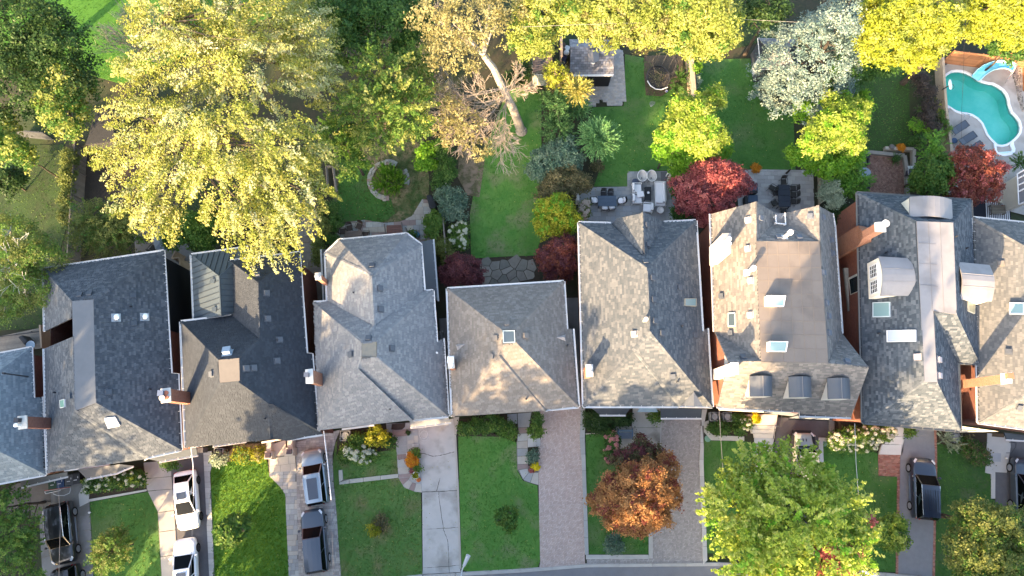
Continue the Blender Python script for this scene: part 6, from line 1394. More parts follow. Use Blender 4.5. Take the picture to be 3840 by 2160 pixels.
tree('smoke_bush', 'dark bronze shrub between the bench and the rust orange maple',[(2400,1700,45,40,2.8,1.2),(2340,1720,50,30,2.6,1.1),(2400,1660,22,26,2.4,.9),(2460,1690,30,22,2.2,.9)], 'wine',213, extra=('mixed',.55), cr=.28, per=58, size=.065, dens=2.6, tr=.06, group=FG)
tree('maple_tree', 'big olive green tree in the lower right corner',[(3680,1960,90,80,5.5,2.2),(3760,1990,90,90,6,2.4),(3640,2060,100,90,5.5,2.2),(3760,2090,110,90,6,2.4),(3700,2150,110,60,5,2)], 'olive',214, extra=('mid',.3), cr=.36, per=66, size=.075, dens=2.5, tr=.2, group='front garden trees')
tree('maple_tree', 'bright green feathery tree in the lower left corner',[(30,1900,70,60,4.2,1.6),(70,1990,70,60,4.0,1.5),(30,2080,80,60,4.0,1.6),(110,2040,40,40,3.2,1.2),(120,2150,40,30,3,1)], 'hydra',215, extra=('shrub',.4), style='spray', cr=.34, per=54, size=.07, dens=2.2, tr=.12, group='front garden trees')
tree('shrub_tree', 'small pale green tree on the dark lawn by the black cars',[(425,2060,66,60,2.8,1.2),(400,2100,50,40,2.4,1.0),(440,2020,40,34,2.6,1.0)], 'hydra',216, extra=('olive',.4), style='spray', cr=.26, per=56, size=.055, dens=2.6, tr=.07, group='front garden trees')
tree('maple_tree', 'young broad leaved maple on the sunlit lawn',[(870,1990,50,45,2.8,.9),(840,2010,32,28,2.4,.7),(905,1970,34,30,2.6,.7)], 'mid',217, cr=.28, per=44, size=.13, dens=2.0, tr=.06, group='front garden trees')
tree('maple_tree', 'small lime green tree left of the pale asphalt drive',[(3330,1990,56,50,3.4,1.3),(3345,2030,45,30,3.0,1.0),(3360,1965,34,26,3,1)], 'hydra',218, extra=('lemon',.4), cr=.28, per=56, size=.08, dens=2.5, tr=.08, group='front garden trees')
shrub('shrub', 'small round shrub half gold half grey on the third lawn',[(1405,1985,22,20,.8,.5)], 'yellowish',219, group=FG)
shrub('shrub', 'dry grey tuft beside the small gold shrub',[(1428,1965,24,26,.7,.4)], 'mixed',220, group=FG)
tree('maple_tree', 'young green tree on the fourth lawn',[(1900,1940,38,36,2.2,.9),(1915,1960,26,24,2,.8)], 'mid',221, cr=.26, per=38, size=.09, dens=2.0, tr=.05, group='front garden trees')
shrub('shrub', 'dark round shrub with grey top at the front kerb',[(2305,2040,30,34,1.0,.7)], 'rhodo',222, group=FG)
HX = 'flowering front beds'
def blooms(root, lobes, leaf, seed, n, r, up=0.15):
    """separate flower heads scattered over a shrub's surface; heads share one mesh"""
    g = np.random.default_rng(seed); LW = lobes_world(lobes)
    C = unit(g.normal(0,1,(70,3))); base = foliage('flower_head', LF[leaf], C*r*0.7, C, g, r*0.5,5, r*0.34, 'broad', None,0.9, keep_above=-9)
    me = base.data; first = True
    for i in range(n):
        c, rad = LW[i % len(LW)]; d = unit(g.normal(0,1,3)); d[2] = abs(d[2])*.8+.25; p = c+unit(d)*rad*1.0
        o = base if first else base.copy()
        if not first: COL.objects.link(o)
        first = False; o.parent = root; o.matrix_parent_inverse = root.matrix_basis.inverted(); o.location = Vc((p[0], p[1], p[2]+up*.3)); s = g.uniform(.7,1.25); o.scale = (s, s, s); o.rotation_euler = (0,0, g.uniform(0,6.28))
L_ = [(385,1810,60,26,.8,.6),(450,1800,70,26,.8,.6),(510,1795,36,26,.8,.6),(350,1830,24,22,.7,.5)]
r = shrub('hydrangea', 'long dark hedge with small pale flowers above the leftmost lawn', L_, 'shrub',230, group=HX, extra=('lemon',.15)); blooms(r, L_, 'bloom',231,45,.09)
L_ = [(1330,1690,36,30,1.0,.6),(1370,1710,40,26,.9,.6),(1300,1700,24,24,.8,.6),(1350,1650,40,24,.9,.6)]
r = shrub('hydrangea', 'green hydrangea with white heads in front of the light grey house', L_, 'hydra',232, group=HX); blooms(r,[L_[0], L_[1],(1350,1700,44,30,1.0,.6)], 'bloom',233,44,.12)
shrub('shrub', 'round golden lime shrub by the light grey house steps',[(1415,1640,36,34,1.4,.8)], 'yellowish',234, group=FG)
shrub('shrub', 'dark low shrubs right of the round golden lime shrub',[(1460,1655,24,20,.8,.5),(1290,1720,20,20,.7,.5)], 'shrub',235, group=FG)
L_ = [(3190,1640,70,30,1.1,.7),(3270,1630,60,30,1.1,.7),(3140,1660,40,26,1.0,.6),(3220,1670,70,24,.9,.6),(3320,1620,34,26,1.0,.6)]
r = shrub('hydrangea', 'large green hydrangea covered in cream heads beside white steps', L_, 'hydra',236, group=HX); blooms(r, L_, 'bloom',237,150,.10)
L_ = [(2300,1660,22,34,1.4,.7),(2285,1700,22,34,1.2,.7),(2290,1640,20,20,1.3,.6)]
r = shrub('hydrangea', 'tall hydrangea with rose pink heads beside the blue bench', L_, 'shrub',238, group=HX); blooms(r, L_, 'rose',239,30,.13)
L_ = [(2190,800,20,26,1.3,.7),(2195,770,18,16,1.2,.6)]
r = shrub('hydrangea', 'dusty pink hydrangea at the corner of the slab terrace', L_, 'olive',240, group=HX); blooms(r, L_, 'dusty',241,40,.12)
L_ = [(1730,860,24,30,1.2,.6),(1735,910,22,30,1.1,.6),(1700,880,18,40,1.0,.6)]
r = shrub('hydrangea', 'white flowered hydrangea along the fence by the fresh lawn', L_, 'hydra',242, group=HX); blooms(r, L_, 'bloom',243,34,.11)
L_ = [(1790,1600,44,28,.9,.6),(1850,1590,40,30,1.0,.6),(1740,1610,24,24,.8,.5),(1890,1610,30,28,.9,.6)]
r = shrub('shrub', 'bushy green shrub bed below the warm grey roof', L_, 'shrub',244, group=FG, extra=('hydra',.35)); 
shrub('shrub', 'pale variegated round shrub left of the fourth walk',[(1915,1615,24,30,1.0,.6)], 'hydra',245, group=FG)
shrub('shrub', 'round boxwood below the hedge right of the fourth walk',[(2008,1615,26,24,1.1,.7)], 'hydra',246, group=FG)
shrub('hedge', 'green hedge between the fourth walk and the pink brick drive',[(2015,1570,16,34,1.1,.7)], 'shrub',247, cat='hedge', group=FG)
shrub('shrub', 'blue green low juniper beside the fourth walk',[(2000,1710,22,24,.6,.4)], 'rhodo',248, group=FG)
L_ = [(2330,1575,45,20,.7,.5),(2240,1590,45,30,.6,.5),(2230,1560,40,20,.6,.5),(2270,1610,40,18,.5,.4)]
shrub('ground_cover', 'dark pachysandra ground cover around the lone air conditioner', L_, 'dark',249, cat='ground cover', group=FG)
shrub('shrub', 'leafy green shrub at the corner of the taupe brick drive',[(2458,1562,22,20,.9,.6)], 'mid',250, group=FG)
shrub('shrub', 'dark low shrubs in the stone bed by two air conditioners',[(2700,1605,45,22,.5,.4),(2760,1570,18,18,.6,.4),(2770,1610,24,20,.5,.4)], 'shrub',251, group=FG)
L_ = [(2795,1585,20,26,.9,.5)]
r = shrub('hydrangea', 'pale flowered upright shrub beside the yellow flower ball', L_, 'hydra',252, group=HX); blooms(r, L_, 'bloom',253,14,.09)
shrub('shrub', 'round green ball shrub beside the pale asphalt drive',[(3410,1618,22,20,.8,.55)], 'mid',254, group=FG)
shrub('shrub', 'silvery ornamental grass beside the right air conditioner',[(3545,1650,28,24,.7,.5),(3580,1670,20,16,.6,.4)], 'silver',255, style='needle', size=.13, aspect=.14, group=FG)
shrub('shrub', 'mixed green and tan shrubs along the right concrete walk',[(3650,1690,34,30,.9,.6),(3680,1720,30,30,.8,.6),(3630,1660,26,22,.8,.5)], 'mixed',256, extra=('shrub',.5), group=FG)
shrub('shrub', 'pale round shrub below the air conditioner on the bright lawn',[(822,1722,30,22,.7,.5)], 'silver',257, group=FG)
shrub('shrub', 'yellow green shrub left of the stone porch',[(910,1705,36,24,.8,.5)], 'yellowish',258, group=FG, extra=('hydra',.4))
shrub('shrub', 'yellow and bronze shrub touching the stone porch',[(970,1705,26,26,.8,.5)], 'yellowish',259, group=FG, extra=('brown',.25))
shrub('shrub', 'small green shrub under the eave left of the white cars',[(640,1738,26,22,.9,.6)], 'shrub',260, group=FG)
shrub('chrysanthemum', 'round orange chrysanthemum at the terrace corner by the crimson maple',[(2835,632,18,18,.45,.4)], 'mum',261, cat='flower', cr=.14, size=.045, tr=0)
shrub('chrysanthemum', 'round bright yellow chrysanthemum on the pale stone stair',[(2835,1570,15,15,1.25,.32)], 'sun',262, cat='flower', cr=.12, size=.045, tr=0)
shrub('chrysanthemum', 'gold chrysanthemum on the stone border of the brick court',[(3380,553,14,12,.5,.3)], 'mum',263, cat='flower', cr=.12, size=.045, tr=0)
shrub('chrysanthemum', 'large orange flower mass beside the stepped stone walk',[(1545,1725,20,26,.45,.4)], 'ember',264, cat='flower', cr=.13, size=.05, tr=0)
shrub('chrysanthemum', 'yellow half of the flower pot at the end of the fourth walk',[(2008,1750,14,12,.45,.3)], 'sun',265, cat='flower', cr=.1, size=.045, tr=0)
shrub('chrysanthemum', 'crimson flowers beside the yellow flowers at the fourth walk',[(1995,1762,9,9,.4,.25)], 'red',266, cat='flower', cr=.1, size=.045, tr=0)
shrub('chrysanthemum', 'small crimson flower tuft below the large orange flower mass',[(1548,1762,10,8,.3,.25)], 'red',267, cat='flower', cr=.1, size=.045, tr=0)
shrub('shrub', 'green trailing leaves above the large orange flower mass',[(1555,1700,18,14,.4,.3),(1560,1755,18,14,.3,.25)], 'hydra',268, group=FG)
def street_tree(x, y, h, r, seed, lbl, leaf='mid', dens=1.9, base=None):
    g = np.random.default_rng(seed); root = TH('street_tree',(x, y,0), lbl, 'tree', 'street trees across the road')
    z0 = base or h*.16; c = np.array([x, y,(h+z0)/2]); LW = []
    for k in range(6): a = k*1.047+g.random(); LW.append((c+np.array([math.cos(a)*r*.5, math.sin(a)*r*.5, g.uniform(-.22,.22)*(h-z0)]), np.array([r*.55, r*.55,(h-z0)*.34])))
    LW.append((c+np.array([0,0,(h-z0)*.22]), np.array([r*.6, r*.6,(h-z0)*.3])))
    C, D = clumps_for(LW, g,.8, dens, 'broad',-1); foliage('crown', LF[leaf], C, D, g,.8,27,.33, 'broad', root)
    b = MB(); pts = limbs(b,(x, y,0),(x, y, h*.75), None,.3, g); boughs(b, pts, C[g.choice(len(C),14)], g); b.mk('trunk', BARK, root)
STREET = [(-59,-21,23,6.5,0),(-50.5,-21,25,6.4,0),(-26.5,-21,25,6.2,9),(-14.5,-21,20,5.0,0),(-6,-20.5,17.5,4.6,0),(1.5,-20.5,12.5,4.2,0),(5,-21,25,4.8,18),(23,-21,12,4.6,0),(31,-21.5,19,5.8,0),(43,-22,17,6.0,0),(-37.5,-25,7,2.0,0)]  # unseen; the high crowned one is added, its crown raised to shape shade
SHADE_ROW = [(-49,-20.5, 'far left drive'),(-43,-20.5, 'leftmost lawn'),(-25,-20.5, 'paved drive'),(-21.5,-20.5, 'third lawn'),(-16,-20.5, 'concrete drive'),(-10.5,-20.5, 'fourth lawn'),(-5,-20.5, 'pink brick drive'),(0.5,-20.5, 'lone air conditioner'),(6,-20.5, 'taupe brick drive'),(18,-20.5, 'hydrangea lawn'),(23.5,-20.5, 'white steps'),(29,-20.5, 'navy people carrier'),(35,-20.5, 'right concrete walk')]  # unseen low trees, added to darken the front lawns and drives
for k,(x, y, w) in enumerate(SHADE_ROW): street_tree(x, y,9.8,4.3,330+k, 'added low shade tree across the road from the '+w, base=2.2, dens=2.3)
for k,(x, y, h, r, bs) in enumerate(STREET): street_tree(x, y, h, r,300+k,('tree across the road below the far left houses', 'tree across the road below the slate roof', 'tree across the road below the light grey roof', 'tree across the road below the fourth lawn', 'tree across the road below the pink brick drive', 'low tree across the road below the rust orange maple', 'added high crowned shade tree across the road below the taupe drive', 'tree across the road below the hydrangea lawn', 'tree across the road below the pale drive', 'tree across the road below the lower right corner', 'small tree across the road below the white cars')[k], base=bs or None)
# ------------------------------------------------------------------ cars
TYRE = mat('tyre_rubber',(0.012,0.012,0.013), rough=0.9)
RIM = mat('alloy_rim',(0.45,0.46,0.48), rough=0.3, metal=0.8)
CARGL = mat('car_glass',(0.003,0.004,0.005), rough=0.1, spec=0.07)
CHROME = mat('chrome_trim',(0.75,0.76,0.78), rough=0.15, metal=1.0)
LAMP = mat('headlamp_lens',(0.6,0.62,0.64), rough=0.1, spec=0.7)
TAIL = mat('tail_lamp_red',(0.30,0.012,0.012), rough=0.2, spec=0.6)
BLACKP = mat('black_plastic',(0.02,0.02,0.022), rough=0.6)
def paint(n, c, metal=0.0): return mat(n, c, rough=0.28, coat=0.8, spec=0.5, metal=metal)
def car(label, c, heading, L, W, H, style, pm, group='parked cars', sunroof=None, rails=None, rim=RIM, chrome=False):
    """car built around its own centre, nose towards +X, then set on the drive"""
    root = TH('parked_car',(0,0,0), label, 'car')
    hw = W/2; belt = H*(0.60 if style != 'jeep' else 0.62); hood = H*(0.60 if style == 'suv' else 0.56 if style == 'sedan' else 0.62); gnd = 0.24
    if style == 'sedan':
        S = [(-.5,.74,.62,.50),(-.485,.88,.78,.56),(-.45,.95,.87,.605),(-.36,1,.93,.635),(-.2,1,.95,.63),(0,1,.95,.62),(.18,1,.95,.62),(.26,1,.94,.615),(.36,.99,.90,.575),(.44,.93,.80,.52),(.48,.84,.66,.46),(.5,.70,.5,.40)]
        G = dict(r0=-.30, r1=.02, b0=-.42, b1=.24, rw=.66)
    elif style == 'suv':
        S = [(-.5,.82,.72,.55),(-.49,.92,.84,.60),(-.46,.97,.91,.635),(-.36,1,.95,.645),(-.1,1,.96,.635),(.14,1,.96,.625),(.24,1,.95,.62),(.34,.99,.92,.60),(.43,.95,.85,.56),(.475,.87,.74,.51),(.5,.74,.58,.44)]
        G = dict(r0=-.44, r1=.06, b0=-.487, b1=.22, rw=.72)
    else:
        S = [(-.5,.86,.80,.6),(-.48,.9,.86,.62),(.1,.9,.84,.62),(.2,.84,.78,.62),(.40,.74,.68,.60),(.46,.72,.64,.585),(.465,.70,.60,.54)]
        G = dict(r0=-.47, r1=.10, b0=-.48, b1=.17, rw=.80)
    b = MB(); rings = []
    for x, ws, wt, z in S:
        X = x*L; zt = z*H; ring = []
        prof = [(ws*.93, gnd),(ws, gnd+.12),(ws*1.0,(gnd+zt)*.55),((ws+wt)/2*1.0, zt*.93),(wt*.93, zt*.985),(wt*.5, zt+.012),(0, zt+.022)]
        for yw, zz in prof: ring.append(b.vert((X, yw*hw, zz)))
        for yw, zz in prof[-2::-1]: ring.append(b.vert((X,-yw*hw, zz)))
        rings.append(ring)
    n = len(rings[0])
    for r0_, r1_ in zip(rings[:-1], rings[1:]):
        for k in range(n-1): b.face((r0_[k], r1_[k], r1_[k+1], r0_[k+1]))
        b.face((r0_[n-1], r1_[n-1], r1_[0], r0_[0]))
    b.face(rings[0]); b.face(rings[-1][::-1])
    body = b.mk('body', pm, root, smooth=True)
    m = body.modifiers.new('sub', 'SUBSURF'); m.levels = 1; m.render_levels = 1
    zb = S[len(S)//2][3]*H-0.01; zr = H; rw = G['rw']*hw*1.02; bw = .93*hw if style != 'jeep' else .80*hw
    B = [Vc((G['b0']*L, bw*.93, zb)), Vc((G['b1']*L, bw*.90, zb)), Vc((G['b1']*L,-bw*.90, zb)), Vc((G['b0']*L,-bw*.93, zb))]
    R = [Vc((G['r0']*L, rw*.94, zr-.03)), Vc((G['r1']*L, rw, zr-.02)), Vc((G['r1']*L,-rw, zr-.02)), Vc((G['r0']*L,-rw*.94, zr-.03))]
    b = MB()
    bi = [b.vert(p) for p in B]; ri = [b.vert(p) for p in R]
    for k in range(4): b.face((bi[k], bi[(k+1) % 4], ri[(k+1) % 4], ri[k]))
    nx, ny = 5,4; grid = []
    for i in range(nx+1):
        row = []
        for j in range(ny+1):
            t, s_ = i/nx, j/ny; p = R[0].lerp(R[1], t).lerp(R[3].lerp(R[2], t), s_); p.z += .07*math.sin(math.pi*min(max(t,.0),1))*.6+.06*math.sin(math.pi*s_); row.append(b.vert(p))
        grid.append(row)
    for i in range(nx):
        for j in range(ny): b.face((grid[i][j], grid[i][j+1], grid[i+1][j+1], grid[i+1][j]))
    roof = b.mk('roof', pm, root, smooth=False)
    def pane(name, q, mg=0.07, out=0.012):
        c_ = sum(q, Vc())/4; nn = (q[1]-q[0]).cross(q[3]-q[0]).normalized()
        if nn.dot(c_-Vc((0,0, zb))) < 0: nn = -nn
        pts = [p+(c_-p).normalized()*mg+nn*out for p in q]; g_ = MB(); g_.prism(pts,-nn*.01); return g_.mk(name, CARGL, root)
    pane('windscreen',[B[1], B[2], R[2], R[1]],.09); pane('rear_window',[B[0], B[3], R[3], R[0]],.10)
    for s_ in (0,1):
        a, c2, d, e = (B[0], B[1], R[1], R[0]) if s_ == 0 else (B[3], B[2], R[2], R[3])
        mid0, mid1 = a.lerp(c2,.52), e.lerp(d,.52)
        pane('side_window',[a, mid0, mid1, e],.055); pane('side_window',[mid0, c2, d, mid1],.055)
        if chrome:
            t = MB(); t.tube([a.lerp(e,.03), c2.lerp(d,.03)],.014,5); t.tube([a.lerp(e,.5), e.lerp(d,.05), e.lerp(d,.8), d, d.lerp(c2,.98)],.012,5); t.mk('chrome_trim', CHROME, root)
            t = MB(); sy = 1 if s_ == 0 else -1; t.box((0, sy*hw*.99, gnd+.1),(L*.42,.05,.05)); t.mk('sill_strip', CHROME, root)
        if rails:
            t = MB(); p0, p1 = e.lerp(d,.06)+Vc((0,0,.06)), e.lerp(d,.88)+Vc((0,0,.07)); t.tube([p0-Vc((0,0,.05)), p0, p1, p1-Vc((0,0,.05))],.022,6); t.mk('roof_rail', rails, root)
        sy = 1 if s_ == 0 else -1
        for fx in (-.10,.12):
            t = MB(); t.box((fx*L, sy*hw*.975, zb-.10),(.2,.05,.04)); t.mk('door_handle', CHROME if chrome else pm, root)
        t = MB(); t.ball((G['b1']*L*.86, sy*(hw+.10), zb+.08),.11,8,5,.75); t.box((G['b1']*L*.86, sy*(hw+.0), zb+.04),(.06,.16,.05)); t.mk('side_mirror', pm, root)
        f = MB(); zf = S[-3][3]*H
        q = [Vc((L*.40, sy*hw*.84, zf+.045)), Vc((L*.465, sy*hw*.60, zf-.02)), Vc((L*.482, sy*hw*.70, zf-.09)), Vc((L*.43, sy*hw*.90, zf-.03))]
        f.prism(q, Vc((-.02,-sy*.02,-.03))); f.mk('headlight', LAMP, root)
        f = MB(); zt_ = S[1][3]*H; q = [Vc((-L*.475, sy*hw*.86, zt_+.03)), Vc((-L*.496, sy*hw*.56, zt_+.02)), Vc((-L*.502, sy*hw*.58, zt_-.12)), Vc((-L*.485, sy*hw*.90, zt_-.12))]
        f.prism(q, Vc((.03,-sy*.02,-.01))); f.mk('tail_light', TAIL, root)
        for fx in (-.30,.31):
            wr = .345 if style == 'sedan' else .375
            w = MB(); cx = Vc((fx*L, sy*(hw-.10), wr)); w.fr(cx-Vc((0,.115,0)), cx+Vc((0,.115,0)), wr, wr,20); wo_ = w.mk('wheel', TYRE, root)
            w = MB(); w.fr(cx+Vc((0, sy*.10,0)), cx+Vc((0, sy*.122,0)), wr*.68, wr*.66,16)
            for k in range(6):
                a_ = k*math.pi/3; w.box(cx+Vc((math.cos(a_)*wr*.36, sy*.128, math.sin(a_)*wr*.36)),(wr*.6,.02,.05), Matrix.Rotation(-a_,3, 'Y'))
            w.mk('rim', rim, wo_)
            if style == 'jeep':
                w = MB(); w.box((fx*L, sy*(hw-.12), wr*2+.08),(wr*2.6,.30,.06)); w.box((fx*L+wr*1.25, sy*(hw-.12), wr*1.7),(.08,.30,.3)); w.mk('mudguard', BLACKP, root)
    if style != 'jeep':
        f = MB(); f.box((L*.485,0, S[-2][3]*H*.72),(.05, hw*1.1,.18)); f.mk('grille', BLACKP, root)
        f = MB(); f.box((L*.3,0, S[-4][3]*H+.035),(L*.16,.015,.004)); 
    else:
        f = MB(); f.box((L*.49,0,.62),(.22, W*.80,.24)); f.mk('bumper', BLACKP, root)
        for y in (-.13,.13): f = MB(); f.box((L*.33, y, S[4][3]*H+.06),(.22,.06,.03)); f.mk('bonnet_vent', BLACKP, root)
        f = MB(); f.box((L*.2,0, zb+.05),(.16, W*.55,.05)); f.mk('cowl_vent', BLACKP, root)
    if sunroof:
        x0, x1 = sunroof; f = MB(); q = [R[0].lerp(R[1], x0).lerp(R[3].lerp(R[2], x0),.2), R[0].lerp(R[1], x1).lerp(R[3].lerp(R[2], x1),.2), R[0].lerp(R[1], x1).lerp(R[3].lerp(R[2], x1),.8), R[0].lerp(R[1], x0).lerp(R[3].lerp(R[2], x0),.8)]
        f.prism([p+Vc((0,0,.115)) for p in q],-.03); f.mk('sunroof', glass_mat('sunroof_glass',(0.035,0.045,0.065),.05), root)
    root['group'] = group
    root.rotation_euler = (0,0, heading); root.location = c
    return root
def head(a, b):
    d = b-a; return math.atan2(d.y, d.x)
def place(t, tail, nose):
    a, b_ = PT(t, *tail,.7), PT(t, *nose,.7); c = (a+b_)/2; return Vc((c.x, c.y,.06)), head(a, b_)
WP = paint('white_paint',(0.80,0.81,0.82)); BP = paint('black_paint',(0.012,0.013,0.016)); SP = paint('silver_blue_paint',(0.26,0.31,0.35),.5); GP = paint('slate_paint',(0.05,0.062,0.082),.3); NP = paint('navy_paint',(0.014,0.022,0.042)); JP = paint('grey_green_paint',(0.30,0.31,0.28)); DB = paint('dark_blue_grey_paint',(0.04,0.055,0.075))
DRIM = mat('dark_rim',(0.06,0.06,0.065), rough=.4, metal=.6)
c, h = place('a3',(1355,690),(1385,1095)); car('white saloon car with black sunroof parked nearest the house', c, h,4.65,1.85,1.45, 'sedan', WP, sunroof=(.5,.86), rim=DRIM)
c, h = place('a3',(1372,1610),(1355,1190)); car('white saloon car cut by the bottom edge, nose towards the other white car', c, h,4.65,1.85,1.45, 'sedan', WP, sunroof=(.45,.85), rim=DRIM)
c, h = place('a3',(440,935),(475,1335)); car('black SUV with chrome rails parked below the recycling bins', c, h,4.75,1.92,1.70, 'suv', BP, chrome=True, rails=CHROME)
c, h = place('a3',(495,1400),(535,1810)); car('black SUV mostly hidden below the bottom left edge', c, h,4.75,1.92,1.70, 'suv', BP, rails=None)
c, h = place('b3',(475,915),(430,530)); car('silver blue SUV with large panoramic roof on the paved drive', c, h,4.45,1.85,1.66, 'suv', SP, sunroof=(.12,.85), rails=CHROME)
c, h = place('b3',(470,1395),(435,985)); car('slate grey SUV below the silver blue SUV on the paved drive', c, h,4.85,1.90,1.70, 'suv', GP)
c, h = place('d3',(1225,1015),(1210,600)); car('navy blue people carrier with ribbed roof on the pale asphalt drive', c, h,4.85,1.95,1.74, 'suv', NP, chrome=True)
rt = [o for o in COL.objects if o.get('label', '').startswith('navy blue people')][0]
for k in range(6):
    b = MB(); b.box((-.85,-.5+k*.2,1.74+.075),(1.6,.025,.02)); o = b.mk('roof_rib', BP); o.parent = rt
c, h = place('d3',(350,760),(325,400)); car('grey green off road car half under the front maple', c, h,4.2,1.85,1.85, 'jeep', JP, rim=DRIM)
c, h = place('d3',(1965,985),(1955,620)); car('dark blue grey SUV cut by the right edge', c, h,4.7,1.9,1.68, 'suv', DB)
# ------------------------------------------------------------------ sheds, fences, walls
WOOD = mat('grey_timber',(0.22,0.19,0.16),(0.16,0.14,0.12),6, vary=.15, bump=.3)
WOODN = mat('new_timber',(0.42,0.31,0.21),(0.36,0.26,0.17),6, vary=.1, bump=.3)
WOODO = mat('cedar_timber',(0.36,0.165,0.075),(0.28,0.125,0.06),5, vary=.2, bump=.3)
WOODT = mat('tan_timber',(0.40,0.315,0.225),(0.33,0.26,0.19),5, vary=.1, bump=.3)
def board_fence(name, label, a, c, h, m, pw=0.14, posts=2.4, cap=0.10, face=None, group='garden fences', horizontal=False):
    """fence of separate boards between two ground points"""
    a = Vc((a.x, a.y,0)); c = Vc((c.x, c.y,0)); d = (c-a); L = d.length; d.normalize(); nr = Vc((-d.y, d.x,0)); root = TH(name, a, label, 'fence', group); rz = math.atan2(d.y, d.x)
    if horizontal:
        n = int(h/pw); k = max(1, int(L/posts))
        for i in range(n):
            for j in range(k): put_box('board', m, a+d*((j+.5)*L/k)+Vc((0,0,.08+(i+.5)*pw)),(L/k-.03,.03, pw-.015), rz, root)
    else:
        n = int(L/pw)
        for i in range(n): put_box('board', m, a+d*((i+.5)*L/n)+Vc((0,0, h/2+.03)),(L/n-.012,.025, h), rz, root)
    for j in range(int(L/posts)+1): put_box('post', m, a+d*min(L, j*posts)+nr*.05+Vc((0,0, h/2+.06)),(.09,.09, h+.1), rz, root)
    put_box('cap_rail', m, a+d*(L/2)+Vc((0,0, h+.06)),(L, cap,.04), rz, root)
    return root
board_fence('garden_fence', 'weathered board fence below the clipped hedge at left', PT('a1',640,1110), PT('a2',590,560),1.8, WOOD)
board_fence('garden_fence', 'grey board fence left of the clipped hedge near the dark shed', PT('a1',180,1010), PT('a1',400,1030),1.5, mat('blue_timber',(0.05,0.056,0.064),(0.04,0.044,0.05),6, vary=.1))
board_fence('garden_fence', 'tan capped timber fence right of the trampoline', P(2570,225,0), P(2582,400,0),1.9, WOODT, cap=.45)
board_fence('garden_fence', 'broad tan timber fence right of the long slab terrace', PT('d1',440,1250), PT('d2',445,140),1.9, WOODT, cap=.5)
board_fence('garden_fence', 'cedar plank fence behind the swimming pool', P(3528,238,0), P(3720,262,0),2.0, WOODO, pw=.16, horizontal=True, posts=1.3)
board_fence('garden_fence', 'second stretch of cedar plank fence beside the slide', P(3700,240,0), P(3870,262,0),2.0, WOODO, pw=.16, horizontal=True, posts=1.3)
board_fence('garden_fence', 'cedar plank fence at the right edge beside the pool gravel', P(3832,260,0), P(3834,345,0),1.0, WOODO, pw=.16, horizontal=True, posts=1.3)
board_fence('garden_fence', 'thin grey fence between the flagstone patio and the wide path', PT('b2',482,110), PT('b2',505,470),1.5, WOOD)
board_fence('garden_fence', 'thin grey fence beside the white flowered hydrangea', PT('b2',1400,220), PT('b2',1425,520),1.5, WOOD)
b_root = TH('gate', PT('a2',1290,500), 'zigzag new timber fence screen between the slate and metal roofs', 'fence', 'garden fences')
zz = [PT('a2',1290,472,1.9), PT('a2',1262,527,1.9), PT('a2',1318,522,1.9), PT('a2',1326,635,1.9)]
for p, q in zip(zz[:-1], zz[1:]):
    d = (q-p); L = d.length; rz = math.atan2(d.y, d.x); n = max(2, int(L/.16))
    for i in range(n): put_box('board', WOODN, p+d*((i+.5)/n)-Vc((0,0,.95)),(L/n-.01,.025,1.85), rz, b_root)
    put_box('cap_rail', WOODN,(p+q)/2+Vc((0,0,.02)),(L,.11,.05), rz, b_root)
def low_wall(name, label, pts, h, w, m, cap=None):
    root = TH(name, pts[0], label, 'wall')
    for p, q in zip(pts[:-1], pts[1:]):
        d = q-p; L = d.length; rz = math.atan2(d.y, d.x); n = max(1, int(L/1.1))
        for i in range(n): put_box('wall_block', m, p+d*((i+.5)/n)+Vc((0,0, h/2)),(L/n-.01, w, h), rz, root)
    return root
low_wall('garden_wall', 'pale wall with flat top between barberries and pool deck',[P(3508,240,0), P(3514,350,0), P(3520,430,0), P(3536,560,0), P(3548,720,0)],1.2,.22, WOODT)
low_wall('garden_wall', 'low rough stone border around the brick court',[P(3200,570,0), P(3300,580,0), P(3385,588,0), P(3394,640,0), P(3398,740,0)],.35,.34, mat('rough_stone',(0.27,0.255,0.225),(0.19,0.18,0.16),3, vary=.15, bump=.6))
low_wall('garden_wall', 'outer pale timber edge of the brick court border',[P(3310,562,0), P(3418,566,0), P(3418,640,0)],.45,.3, mat('pale_edge',(0.34,0.32,0.28),(0.26,0.25,0.21),3, vary=.1, bump=.4))
